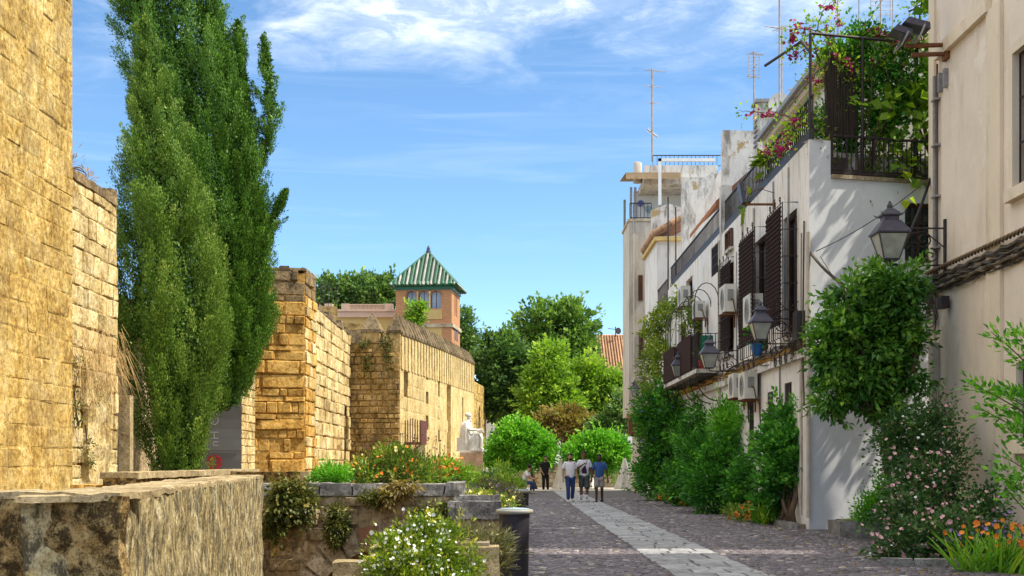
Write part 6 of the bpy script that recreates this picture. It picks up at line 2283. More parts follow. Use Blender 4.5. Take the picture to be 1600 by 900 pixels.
def right_bed():
    c = lambda px, py, d: tuple(P(px, py, d))
    # kerb of the bed
    t = thing('bed_kerb', 'low grey kerb of single stones edging the plant bed along the white houses', 'kerb', (5.7, 38, 0))
    a, b = Vector((5.86, 26.9, 0)), Vector((5.55, 50, 0))
    fr = Frame(a, (b - a))
    fr = Frame(b, (a - b))
    L = (b - a).length
    u = 0
    while u < L - .05:
        wd = min(R.uniform(.5, .9), L - u)
        mb = MB(); rough(mb, fr, u, u + wd - .02, 0, .13, -.16, 0, .18, .012); mb.build('kerb_stone', 'kerb_stone', t)
        u += wd
    MB().hexa([(5.87, 27.0, 0.006), (6.19, 27.0, 0.006), (6.19, 50, .006), (5.6, 50, .006), (5.87, 27.0, .10), (6.19, 27.0, .10), (6.19, 50, .10), (5.6, 50, .10)]).build('soil', 'earth', t)
    shrub('tall_shrub', 'tall dark shrub at the far end of the row, with blue flowers, beyond the kerb', (5.4, 47, 0),
          [(c(1020, 740, 47), (1.0, .9, .95)), (c(1035, 690, 47), (.85, .9, 1.1)), (c(1022, 650, 47), (.7, .8, .95)), (c(1060, 665, 46), (.55, .8, 1.0)), (c(1045, 625, 47), (.5, .7, .7))], 'leaf_shrub', 330, 46, .25, .14, 2.0, 51,
          flowers=(('petal_blue', 26, .07, (-.9, -.4, .2)), ('petal_white', 26, .035, None)))
    # climbing vine on the wall of the tall house and over the balcony end
    shrub('climbing_vine', 'yellow green vine climbing from the far shrub up to the long balcony', (5.9, 50, 0),
          [(c(1022, 520, 51), (.40, .8, .95)), (c(1040, 490, 50), (.36, .8, .55)), (c(1015, 580, 51), (.30, .7, 1.1)), (c(1060, 480, 47), (.30, .7, .40)), (c(1032, 560, 49), (.35, .6, .8)), (c(1078, 500, 43), (.2, .6, .5)), (c(1020, 625, 50), (.35, .6, .8))], 'leaf_vine', 190, 34, .22, .12, 1.8, 52, cat='vine', stems=14)
    shrub('leafy_shrub', 'mid green shrub between the tall dark one and the bright feathery one', (5.7, 41, 0),
          [(c(1082, 730, 41), (.75, .9, 1.0)), (c(1090, 680, 41), (.55, .8, .8)), (c(1066, 760, 41), (.6, .8, .65)), (c(1090, 650, 42), (.35, .6, .5))], 'leaf_shrub', 210, 44, .22, .125, 2.1, 53, flowers=(('petal_white', 18, .03, None),))
    shrub('leafy_shrub', 'broad dense shrub in the middle of the row, lighter at its rounded top', (5.6, 35, 0),
          [(c(1115, 765, 35), (.85, 1.0, .70)), (c(1185, 745, 33), (.6, .8, .8)), (c(1200, 715, 32.5), (.4, .6, .55)), (c(1090, 715, 37), (.5, .7, .7)), (c(1140, 730, 35), (.75, .9, .9)), (c(1105, 745, 36), (.7, .9, .75)), (c(1165, 760, 33.5), (.6, .8, .7)), (c(1125, 712, 35.5), (.5, .7, .5))], 'leaf_shrub', 470, 46, .21, .12, 2.1, 54, flowers=(('petal_white', 14, .03, None),))
    shrub('feathery_shrub', 'bright green upright shrub with loose tips, under the air conditioners', (5.9, 36, 0),
          [(c(1150, 670, 35.5), (.65, .7, .75)), (c(1175, 655, 34.5), (.45, .6, .7)), (c(1130, 655, 36.5), (.45, .6, .6)), (c(1160, 625, 35.5), (.22, .4, .45)), (c(1178, 612, 34.5), (.14, .3, .45)), (c(1198, 690, 33), (.35, .5, .5)), (c(1190, 640, 33.5), (.2, .4, .5))], 'leaf_round_tree', 300, 36, .18, .11, 2.4, 55, up=.9)
    # climber with a bare twisted trunk at the corner of the house
    t = shrub('small_tree', 'leafy climber with a bare twisted trunk by the corner downpipe', (5.98, 28.2, 0),
          [(c(1225, 715, 28.2), (.46, .6, .60)), (c(1205, 690, 29.5), (.34, .5, .45)), (c(1212, 650, 29.5), (.14, .3, .4)), (c(1243, 690, 28), (.28, .4, .45)), (c(1215, 750, 28.5), (.40, .6, .5)), (c(1248, 735, 27.8), (.22, .4, .5)), (c(1232, 660, 28.4), (.3, .4, .3)), (c(1205, 790, 29), (.35, .6, .35)), (c(1255, 645, 28), (.10, .2, .3))], 'leaf_shrub', 270, 40, .15, .115, 1.7, 56, cat='tree')
    m = MB()
    m.tube([c(1240, 826, 27.6), c(1236, 800, 27.6), c(1246, 770, 27.8), c(1238, 735, 28)], [.09, .075, .06, .03], 7)
    m.tube([c(1240, 826, 27.6), c(1228, 800, 27.5), c(1222, 780, 27.7)], [.05, .035, .02], 6)
    m.build('trunk', 'bark', t)
    shrub('bedding_plant', 'low clump of orange yellow flowers at the kerb under the twisted trunk', (5.75, 29.8, .1),
          [(c(1165, 806, 30), (.30, .5, .22)), (c(1185, 800, 29.6), (.25, .4, .24)), (c(1148, 800, 31), (.25, .4, .2))], 'leaf_flowerbed', 70, 26, .11, .075, 2.4, 57, cat='flowers', flowers=(('petal_orange', 150, .032, None),))
    shrub('bedding_plant', 'clump of yellow flowers at the foot of the tall dark shrub, far along the kerb', (5.5, 43, .1),
          [(c(1048, 775, 43), (.40, .5, .26)), (c(1068, 782, 41), (.35, .5, .22))], 'leaf_flowerbed', 60, 26, .13, .08, 2.2, 58, cat='flowers', flowers=(('petal_orange', 90, .035, None),))
    shrub('strap_plant', 'tuft of narrow leaves between the orange flowers and the twisted trunk', (5.85, 28.6, .1),
          [(c(1200, 812, 28.7), (.2, .3, .22))], 'leaf_strap', 30, 16, .1, .22, 7, 59, cat='plant', up=1.3)
    # planter in front of the shaded end wall
    t = thing('stone_planter', 'low stone planter against the shaded end wall, left of the rose bush', 'planter', (6.8, 24, 0))
    mb = MB(); rough(mb, Frame((6.12, 23.9, 0), (1, 0, 0)), 0, 2.1, 0, .30, -.9, 0, .18, .012); mb.build('wall', 'kerb_stone', t)
    MB().box((6.25, 24.0, .28), (8.1, 24.7, .32)).build('soil', 'earth', t)
    shrub('leafy_shrub', 'small bright green shrub growing in the planter left of the roses', (6.75, 24.2, .3),
          [(c(1362, 790, 24), (.34, .35, .30)), (c(1385, 770, 24), (.35, .35, .42)), (c(1345, 805, 24), (.2, .3, .15))], 'leaf_round_tree', 70, 36, .15, .075, 2.2, 60)
right_bed()

def roses():
    c = lambda px, py, d: tuple(P(px, py, d))
    t = shrub('rose_bush', 'big dark rose bush covered in small pink blooms, under the orange tree', (6.6, 20.3, 0),
          [(c(1432, 700, 22.3), (.60, .55, .70)), (c(1462, 660, 23), (.32, .4, .40)), (c(1405, 690, 22.5), (.42, .5, .45)), (c(1445, 770, 21.3), (.60, .6, .65)), (c(1430, 810, 20), (.55, .55, .5)), (c(1470, 740, 22.0), (.38, .5, .6)),
           (c(1440, 850, 18.6), (.50, .5, .34)), (c(1400, 862, 18.2), (.26, .4, .24)), (c(1490, 845, 18.8), (.42, .5, .36))],
          'leaf_rose', 400, 40, .20, .075, 1.7, 61, flowers=(('petal_pink', 420, .034, None), ('petal_white', 60, .026, None)), stems=18)
    shrub('rose_bush', 'smaller rose bush with paler blooms against the cream wall, right of the big one', (7.4, 20.2, 0),
          [(c(1528, 810, 20), (.32, .4, .42)), (c(1545, 790, 20), (.24, .3, .35)), (c(1505, 825, 19.6), (.28, .4, .35)), (c(1535, 845, 19.4), (.4, .4, .28))],
          'leaf_rose', 110, 34, .16, .07, 1.7, 62, flowers=(('petal_pink', 120, .03, None),), stems=8)
    # stray shoots
    t2 = thing('rose_shoot', 'loose rose shoots with small blooms reaching over to the cream wall pipe', 'plant', (7.6, 22, 0))
    m = MB(); pts = []
    for (a, b) in (((1455, 650, 22.6), (1488, 632, 22.6)), ((1440, 655, 22.6), (1462, 612, 22.8)), ((1480, 680, 22), (1492, 655, 22)), ((1400, 660, 22), (1372, 672, 22)), ((1480, 640, 22.6), (1484, 652, 22.5))):
        stalks(m, Vector(c(*a)), [Vector(c(*b))], .008, .004, .2)
        for k in range(22):
            s = R.random()
            pts.append(Vector(c(*a)).lerp(Vector(c(*b)), s) + Vector((R.gauss(0, .05), R.gauss(0, .05), R.gauss(0, .05))))
    m.build('stems', 'bark', t2, kind='stuff')
    pts = np.array([tuple(p) for p in pts])
    leaves('foliage', pts, RNG.normal(size=pts.shape), .07, 'leaf_rose', t2, 1.8)
    blossoms('blossom', pts[::9], .03, 'petal_pink', t2)
    # violet bedding flowers and orange strap plant at the corner
    shrub('bedding_plant', 'patch of violet flowers between the rose bushes and the strap-leaved plant', (6.6, 17.8, 0),
          [(c(1530, 840, 17.6), (.34, .35, .16)), (c(1560, 830, 17.4), (.25, .3, .14))], 'leaf_rose', 50, 24, .1, .06, 2, 63, cat='flowers', flowers=(('petal_violet', 90, .026, None),))
    t3 = thing('strap_plant', 'clump of long strap leaves with orange flowers in the near right corner', 'plant', (6.3, 16.4, 0))
    protos = []
    for k in range(5):
        m = MB()
        L, wd = R.uniform(.6, .95), R.uniform(.018, .026)
        n = 7
        bend = R.uniform(.35, .95)
        vs, fs = [], []
        for i in range(n + 1):
            s = i / n
            x = L * (math.sin(s * bend * 1.2) / 1.2)
            z = L * (s - .42 * bend * s * s)
            w_ = wd * (1 - s) ** .6 + .002
            vs += [(x, -w_, z + .006), (x, 0, z), (x, w_, z + .006)]
        for i in range(n):
            a = i * 3
            fs += [(a, a + 1, a + 4, a + 3), (a + 1, a + 2, a + 5, a + 4)]
        me = bpy.data.meshes.new('strap_leaf')
        me.from_pydata(vs, [], fs)
        me.materials.append(M['leaf_strap'])
        at = me.attributes.new('rnd', 'FLOAT', 'POINT')
        tone = R.uniform(.25, .8)
        at.data.foreach_set('value', [min(1, tone + .3 * (v[2])) for v in vs])
        protos.append(me)
    for k in range(210):
        o = bpy.data.objects.new('strap_leaf', R.choice(protos))
        COL.objects.link(o)
        o.parent = t3
        a = R.uniform(0, 2 * PI)
        r = math.sqrt(R.random())
        o.location = (.62 * r * math.cos(a * 3.3 + k), .45 * r * math.sin(a * 3.3 + k), 0)
        o.rotation_euler = (R.uniform(-.15, .15), R.uniform(-.15, .15), a)
        s = R.uniform(.6, 1.1)
        o.scale = (s, s, s)
    fp = [(6.3 + R.gauss(0, .33), 16.25 + R.gauss(0, .25), .50 + R.uniform(-.22, .22)) for _ in range(60)]
    blossoms('blossom', fp, .038, 'petal_orange', t3, 5)
    m = MB()
    for p in fp[::2]:
        m.tube([(p[0] * .4 + 6.3 * .6, p[1] * .4 + 16.4 * .6, 0.02), p], .004, 3, False)
    m.build('stems', 'leaf_shrub', t3, kind='stuff')
    mb = MB(); t4 = thing('bed_kerb', 'grey kerb stones at the lower right, under the roses', 'kerb', (6, 17.5, 0))
    for i in range(6):
        a = Frame((4.95 + i * .42, 17.15 - i * .1, 0), (1, -.22, 0))
        mb = MB(); rough(mb, a, 0, .40, 0, .12, -.16, 0, .13, .01); mb.build('kerb_stone', 'kerb_stone', t4)
    # sprays of a young tree that lean in from the right edge
    t5 = thing('young_tree', 'leafy sprays of a young tree leaning in from the right edge', 'tree', (6.35, 14.6, 0))
    m = MB()
    m.tube([(6.35, 14.6, 0), (6.3, 14.6, 1.2), (6.22, 14.55, 2.6), (6.1, 14.5, 3.6)], [.05, .04, .03, .01], 6)
    m.build('trunk', 'bark', t5)
    P_, D_ = [], []
    for (a, b, n) in (((1625, 640, 14.5), (1512, 598, 14.3), 90), ((1630, 660, 14.5), (1535, 640, 14.6), 80), ((1630, 590, 14.5), (1548, 518, 14.4), 60), ((1625, 560, 14.6), (1585, 515, 14.8), 45), ((1625, 690, 14.5), (1575, 670, 14.2), 60),
                      ((1630, 760, 14.5), (1555, 738, 14.2), 48), ((1630, 745, 14.5), (1565, 712, 14.4), 30), ((1630, 800, 14.6), (1570, 760, 14.3), 44), ((1630, 620, 14.6), (1560, 612, 14.9), 80), ((1640, 540, 14.6), (1600, 560, 14.9), 50)):
        A, B = Vector(c(*a)), Vector(c(*b))
        A.x = max(A.x, 5.9)
        mm = MB(); stalks(mm, Vector((6.28, 14.58, A.z - .35)), [B], .014, .004, .06, 5, 6); mm.build('limb', 'bark', t5)
        for k in range(int(n * 1.8)):
            s = R.random() ** .8
            q = A.lerp(B, s)
            o = Vector((R.gauss(0, .045), R.gauss(0, .06), R.gauss(0, .045)))
            P_.append(tuple(q + o)); D_.append(tuple((B - A).normalized() * .9 + o.normalized() * .9 + Vector((0, 0, .25))))
    leaves('foliage', P_, D_, .088, 'leaf_round_tree', t5, 2.4)
roses()

def bougainvillea():
    c = lambda px, py, d: tuple(P(px, py, d))
    t = thing('bougainvillea', 'sprawling bougainvillea with magenta flowers over the roof terrace corner', 'climbing plant', tuple(FR_E.p(1.2, 7.45, -.4)))
    m = MB(); P_, D_, FL = [], [], []
    paths = [  # arching shoots
        ([(1300, 200, 27.6), (1290, 110, 27.6), (1265, 70, 27.6), (1238, 90, 27.5)], 90, 12), ([(1300, 180, 27.6), (1270, 60, 27.7), (1290, 12, 27.8), (1310, -10, 27.9)], 60, 8),
        ([(1310, 120, 27.5), (1290, 50, 27.4), (1245, 45, 27.4), (1232, 70, 27.4)], 90, 16), ([(1330, 130, 27.6), (1340, 60, 27.6), (1370, 45, 27.6), (1395, 60, 27.5)], 150, 16),
        ([(1280, 190, 27.4), (1260, 170, 27.2), (1235, 205, 28), (1215, 225, 29)], 70, 14), ([(1270, 200, 27.3), (1225, 180, 28), (1190, 175, 29), (1155, 172, 30)], 34, 8),
        ([(1285, 205, 27.3), (1250, 190, 27.0), (1220, 240, 28), (1190, 235, 30)], 70, 12), ([(1320, 150, 27.5), (1310, 90, 27.4), (1280, 110, 27.3), (1262, 130, 27.3)], 80, 8),
        ([(1350, 120, 27.5), (1400, 70, 27.4), (1440, 50, 27.3)], 120, 6), ([(1330, 170, 27.4), (1330, 110, 27.3), (1300, 85, 27.2)], 120, 10),
        ([(1420, 20, 28), (1440, 5, 28), (1460, -8, 28)], 50, 0), ([(1330, 90, 27.6), (1300, 60, 27.6), (1310, 30, 27.6)], 60, 10)]
    for (pts, n, f) in paths:
        V = [Vector(c(*p)) for p in pts]
        sm = []
        for i in range(len(V) - 1):
            for k in range(6):
                s = k / 6
                sm.append(V[i].lerp(V[i + 1], s) + Vector((R.gauss(0, .02), R.gauss(0, .02), R.gauss(0, .02))))
        sm.append(V[-1])
        m.tube(sm, [.018 * (1 - i / len(sm)) + .004 for i in range(len(sm))], 4, False)
        for k in range(int(n * 2.6)):
            i = R.randrange(len(sm) - 1)
            q = sm[i].lerp(sm[i + 1], R.random())
            o = Vector((R.gauss(0, .13), R.gauss(0, .13), R.gauss(0, .13)))
            P_.append(tuple(q + o)); D_.append(tuple(o.normalized() + Vector((0, 0, .2))))
        for k in range(f):
            i = R.randrange(len(sm) // 2, len(sm))
            q = sm[i] + Vector((R.gauss(0, .07), R.gauss(0, .07), R.gauss(0, .06)))
            for j in range(5):
                FL.append(tuple(q + Vector((R.gauss(0, .04), R.gauss(0, .04), R.gauss(0, .035)))))
    m.build('stems', 'bark', t, kind='stuff')
    leaves('foliage', P_, D_, .085, 'leaf_plane', t, 1.7)
    blossoms('blossom', FL, .040, 'petal_magenta', t, 4)
    # dense green mass behind the fence
    q = lambda px, py: tuple(P(px, py, 27.7))
    shrub('terrace_climber', 'dense dark creeper on the terrace fence, below the bougainvillea', tuple(FR_E.p(1.4, 7.45, -.35)),
          [(q(1318, 180), (.45, .3, .9)), (q(1350, 130), (.5, .3, .7)), (q(1375, 190), (.5, .3, .75)), (q(1345, 85), (.5, .3, .4)), (q(1330, 230), (.4, .25, .3)), (q(1390, 110), (.5, .3, .5)), (q(1285, 190), (.22, .25, .5)), (q(1310, 85), (.35, .3, .3)), (q(1345, 52), (.4, .3, .22)), (q(1420, 75), (.35, .3, .35)), (q(1415, 150), (.35, .3, .6))],
          'leaf_shrub', 300, 32, .2, .10, 1.8, 71, cat='climbing plant', shell=.2, flowers=(('petal_magenta', 110, .04, (-.5, -.5, .7)),))
    # strands that hang over the wall
    t = thing('hanging_creeper', 'thin creeper strands hanging from the terrace edge down the shaded wall', 'climbing plant', tuple(FR_E.p(1.0, 7.45, .06)))
    m = MB(); P_, D_ = [], []
    for (pts, n, sp) in (([(1300, 215), (1280, 225), (1275, 245)], 60, .07), ([(1290, 200), (1300, 235), (1296, 252)], 30, .06), ([(1365, 255), (1358, 290), (1352, 325)], 24, .05), ([(1348, 310), (1352, 322), (1358, 328)], 40, .06), ([(1385, 260), (1395, 290), (1400, 310)], 26, .06), ([(1360, 230), (1366, 255), (1380, 275)], 40, .07), ([(1405, 270), (1420, 290), (1425, 310)], 16, .05), ([(1415, 235), (1430, 245), (1420, 255)], 50, .09), ([(1365, 200), (1372, 240), (1366, 262)], 50, .08)):
        V = [P(px, py, 26.85 + .0042 * (px - 1270)) for px, py in pts]
        m.tube(V, .006, 3, False)
        for k in range(n):
            s = R.random() * (len(V) - 1.001); i = int(s)
            o = Vector((R.gauss(0, sp), R.gauss(0, .04), R.gauss(0, sp)))
            P_.append(tuple(V[i].lerp(V[i + 1], s - i) + o)); D_.append(tuple(o.normalized() + Vector((0, -.3, -.3))))
    m.build('stems', 'bark', t, kind='stuff')
    leaves('foliage', P_, D_, .10, 'leaf_vine', t, 1.6)
    # big pointed leaves of a terrace plant by the rail
    p = P(1205, 255, 31.5)
    shrub('terrace_plant', 'broad pointed leaves poking through the terrace railing of the white house', (p.x, p.y, 8.2),
          [(tuple(p), (.22, .5, .2)), (tuple(P(1172, 325, 34)), (.1, .3, .15)), (tuple(P(1250, 205, 29)), (.15, .3, .12))], 'leaf_vine', 16, 10, .12, .30, 2.2, 72, cat='plant', up=-.1)
bougainvillea()

# ------------------------------------------------------------------ flowers on the left
def left_beds():
    c = lambda px, py, d: tuple(P(px, py, d))
    shrub('round_shrub', 'small dense green dome at the left end of the flower bed', (-2.9, 21, .98),
          [(c(518, 742, 21), (.28, .3, .17)), (c(505, 746, 21), (.18, .25, .13)), (c(532, 745, 21), (.17, .25, .12))], 'leaf_round_tree', 80, 40, .09, .05, 2.2, 81)
    shrub('bedding_plant', 'bronze green bushy plant with yellow flowers in the middle of the flower bed', (-1.9, 21.6, .98),
          [(c(590, 738, 21.5), (.36, .4, .25)), (c(625, 732, 21.5), (.34, .4, .30)), (c(655, 738, 21.8), (.28, .4, .25)), (c(610, 715, 21.6), (.30, .35, .18)), (c(575, 745, 21.2), (.2, .3, .15))], 'leaf_flowerbed', 210, 30, .11, .075, 3.2, 82, cat='flowers', up=.8,
          flowers=(('petal_orange', 90, .030, (0, -.6, .7)), ('petal_yellow', 60, .026, (0, -.6, .7))), stems=25)
    # seed heads that stand above it
    t = thing('seed_stalks', 'thin stalks with dark seed heads standing above the bronze bedding plant', 'plant', (-1.9, 21.6, .98))
    m = MB(); hd = MB()
    for k in range(90):
        b = Vector(c(R.uniform(565, 690), 750, R.uniform(21, 22.5)))
        tp = b + Vector((R.gauss(0, .08), R.gauss(0, .05), R.uniform(.42, .80)))
        m.tube([b, b.lerp(tp, .5) + Vector((R.gauss(0, .02), 0, 0)), tp], .0035, 3, False)
        hd.ball(tp, R.uniform(.008, .02), 5, 3)
    m.build('stalks', 'leaf_dry', t, kind='stuff'); hd.build('seed_heads', 'bark', t, kind='stuff')
    shrub('bedding_plant', 'green bedding plant with red orange flowers at the right end of the flower bed', (-1.2, 24.5, .98),
          [(c(670, 745, 24), (.35, .4, .20)), (c(705, 740, 25), (.40, .4, .22)), (c(725, 745, 25.6), (.24, .3, .17)), (c(690, 728, 25), (.35, .3, .15)), (c(650, 742, 23), (.2, .3, .2))], 'leaf_bright', 200, 30, .11, .07, 2.2, 83, cat='flowers', up=.6,
          flowers=(('petal_orange', 120, .042, (0, -.6, .7)), ('petal_red_orange', 110, .042, (0, -.6, .7))), stems=20)
    shrub('bedding_plant', 'yellow green low plant between the green dome and the bronze one', (-2.55, 22.5, .98),
          [(c(548, 742, 22.5), (.22, .3, .16)), (c(562, 735, 22.5), (.14, .2, .2))], 'leaf_vine', 50, 24, .1, .06, 2.4, 84, cat='flowers', up=.7)
    shrub('dry_hanging_plant', 'dry rust brown leaves spilling over the coping blocks of the bridge', (-1.85, 20.1, 1.0),
          [(c(618, 765, 19.85), (.16, .12, .16)), (c(605, 780, 19.8), (.10, .1, .12)), (c(640, 758, 19.85), (.12, .1, .08))], 'leaf_brown', 44, 22, .08, .09, 2.6, 85, cat='plant', up=-.8)
    shrub('wall_fern', 'small yellow green fern rooted in the bridge wall under the dry leaves', (-2.0, 19.85, .7),
          [(c(592, 782, 19.85), (.14, .1, .10)), (c(575, 775, 19.85), (.09, .08, .06))], 'leaf_ivy', 34, 20, .07, .07, 2.4, 86, cat='plant', up=-.1)
    shrub('ivy_clump', 'large dark hanging clump of ivy in the corner by the near parapet', (-3.5, 19.7, .4),
          [(c(440, 785, 19.6), (.24, .2, .34)), (c(462, 795, 19.7), (.2, .18, .24)), (c(430, 820, 19.6), (.10, .15, .3)), (c(480, 785, 19.7), (.12, .1, .12)), (c(452, 765, 19.7), (.24, .15, .12))], 'leaf_ivy', 150, 32, .10, .075, 1.8, 87, cat='ivy', up=-.6)
    shrub('ivy_clump', 'round dull green clump of weeds hanging in the middle of the bridge wall', (-2.75, 19.85, .3),
          [(c(527, 822, 19.8), (.17, .12, .20)), (c(528, 800, 19.8), (.12, .1, .12)), (c(525, 845, 19.8), (.08, .08, .12))], 'leaf_ivy', 70, 30, .08, .06, 2.4, 88, cat='plant', up=-.5)
    shrub('moss_patch', 'patch of dark moss and weeds on the right part of the bridge wall', (-1.3, 19.85, .4),
          [(c(668, 800, 19.88), (.20, .06, .10)), (c(655, 815, 19.88), (.09, .05, .12)), (c(692, 795, 19.88), (.12, .05, .08)), (c(705, 815, 19.88), (.1, .05, .08))], 'leaf_ivy', 60, 24, .07, .05, 2.2, 89, cat='moss', up=-.2)
    shrub('bedding_plant', 'low pale yellow flowering plant behind the stepped grey planter', (-.5, 20.4, .7),
          [(c(740, 780, 20.6), (.25, .4, .12)), (c(765, 783, 20.2), (.22, .4, .11)), (c(790, 787, 19.8), (.15, .3, .10))], 'leaf_vine', 80, 26, .09, .055, 2.0, 90, cat='flowers', flowers=(('petal_yellow', 130, .024, (0, -.4, 1)),))
    MB()
    t = thing('planter_soil', 'earth filled bed behind the stepped grey planter', 'flower bed', (-.4, 21.5, 0))
    MB().box((-.92, 19.85, 0), (.0, 24, .72)).build('soil', 'earth', t)
    shrub('wispy_shrub', 'fuzzy yellow green bush spilling beside the far litter bin', (-.05, 26.0, .5),
          [(c(790, 757, 27.2), (.28, .4, .14)), (c(806, 758, 27.4), (.16, .3, .12)), (c(786, 742, 27.4), (.08, .2, .22)), (c(778, 762, 26.4), (.2, .3, .13)), (c(797, 745, 27.4), (.04, .1, .16))], 'leaf_flowerbed', 130, 30, .11, .065, 3.4, 91, up=.8)
    shrub('bedding_plant', 'tangle of grey green plants with lilac flowers between the two litter bins', (.0, 23.5, .4),
          [(c(775, 765, 24.5), (.22, .3, .12)), (c(790, 775, 23.5), (.22, .3, .14)), (c(760, 757, 26), (.18, .3, .12)), (c(800, 785, 22.5), (.15, .3, .15))], 'leaf_grey', 90, 26, .1, .06, 2.4, 92, cat='flowers', flowers=(('petal_violet', 40, .026, None), ('petal_yellow', 30, .024, None)))
    MB()
    t = thing('flower_bed', 'narrow earth bed under the far litter bin and its bush', 'flower bed', (-.3, 26, 0))
    MB().box((-.9, 24.01, 0), (.0, 28, .5)).build('soil', 'earth', t)
    # white flowers and grey grass in front
    shrub('white_bush', 'fresh green bush full of small white flowers in the foreground', (-.85, 13.4, .5),
          [(c(665, 865, 13.2), (.38, .35, .26)), (c(690, 850, 13.4), (.32, .35, .22)), (c(640, 880, 13.0), (.34, .35, .22)), (c(615, 855, 13.2), (.22, .25, .18)), (c(720, 880, 13.2), (.28, .3, .18)), (c(675, 825, 13.4), (.17, .2, .12)), (c(650, 835, 13.4), (.18, .2, .12)), (c(600, 885, 13.0), (.2, .25, .14)), (c(680, 905, 13), (.5, .35, .18))], 'leaf_vine', 330, 34, .09, .052, 2.3, 93, cat='flowers', up=.5,
          flowers=(('petal_white', 260, .016, (-.1, -.75, .6)), ('petal_white', 60, .023, (-.1, -.75, .6))), stems=25)
    shrub('grey_grass', 'tuft of narrow grey leaves with dry heads hanging over the planter by the bin', (-.35, 14, .5),
          [(c(755, 850, 14), (.24, .25, .13)), (c(775, 865, 14), (.14, .2, .16)), (c(725, 842, 14.2), (.2, .25, .1)), (c(780, 885, 13.9), (.07, .15, .13))], 'leaf_grey', 110, 30, .09, .10, 8.0, 94, cat='plant', up=.3, flowers=(('petal_yellow', 12, .016, (0, -.5, .9)),))
    shrub('low_hedge', 'low clipped dark hedge beside the pedestal of the statue', (-1.0, 52, 0),
          [((-1.4 + i * .25, 52.3, .55), (.26, .5, .52)) for i in range(5)], 'leaf_dark', 170, 34, .16, .09, 2, 95, cat='hedge', shell=.5)
    shrub('far_bedding', 'row of small flowering plants at the foot of the pedestal', (-2.2, 50, 0),
          [(c(735, 752, 45), (.6, .6, .3)), (c(700, 755, 45), (.6, .6, .3))], 'leaf_bright', 90, 26, .16, .1, 2, 96, cat='flowers', flowers=(('petal_red_orange', 30, .05, (0, -.5, .9)),))
    # dry grass that hangs from the old wall
    t = thing('dry_grass', 'tuft of dry straw coloured grass hanging from the old wall left of the cypress', 'grass', c(150, 540, 27.5))
    g = []
    for k in range(190):
        a = Vector(c(R.uniform(118, 190), R.uniform(535, 600), 27.6))
        a.x = -9.2 + R.uniform(-.05, .1)
        a = Vector((-9.18, R.uniform(26.8, 29.6), R.uniform(3.0, 4.2)))
        s = 1 if a.y > 28.3 else .7
        dx = Vector((R.uniform(.1, .75) * s, R.uniform(-.5, .5), R.uniform(-.1, .5)))
        tp = a + dx + Vector((0, 0, -R.uniform(.2, .9)))
        g.append((a, a + dx * .6 + Vector((0, 0, .15)), tp))
    V, Q, T = [], [], []
    for (a, b, tp) in g:
        i = len(V); wv = Vector((0, .010, .004))
        V += [tuple(a - wv), tuple(a + wv), tuple(b + wv), tuple(b - wv), tuple(tp + wv * .3), tuple(tp - wv * .3)]
        Q += [(i, i + 1, i + 2, i + 3), (i + 3, i + 2, i + 4, i + 5)]
        T += [R.uniform(.1, 1)] * 6
    fast_mesh('blades', V, Q, 'grass_dry', t, T, 'stuff')
    shrub('wall_weeds', 'sprigs of green weeds growing out of the old wall below the dry grass', (-9.15, 27.2, 2.2),
          [((-9.12, 26.9, 2.5), (.10, .25, .5)), ((-9.12, 27.6, 1.6), (.1, .3, .4)), ((-9.15, 28.1, 2.9), (.1, .2, .3)), ((-9.1, 27.0, 3.4), (.1, .2, .3))], 'leaf_ivy', 46, 16, .10, .06, 2.4, 97, cat='plant', up=-.2)
    shrub('wall_weeds', 'wisps of dry weeds on top of the old wall left of the cypress top', (-9.4, 27, 7.6),
          [((-9.4, 27.0, 7.85), (.1, .3, .2)), ((-9.4, 28.3, 7.75), (.1, .3, .12))], 'grass_dry', 14, 10, .12, .16, 9, 98, cat='plant', up=1)
    shrub('wall_weeds', 'green and brown weeds growing on the battlement end between its two merlons', (-5.7, 57, 6.8),
          [((-5.55, 56.95, 6.7), (.22, .15, .4)), ((-5.5, 56.9, 5.9), (.16, .08, .5)), ((-6.6, 57.0, 6.7), (.35, .15, .14)), ((-6.4, 56.95, 5.7), (.3, .08, .5))], 'leaf_ivy', 60, 20, .13, .09, 2, 99, cat='plant', up=-.2)
left_beds()
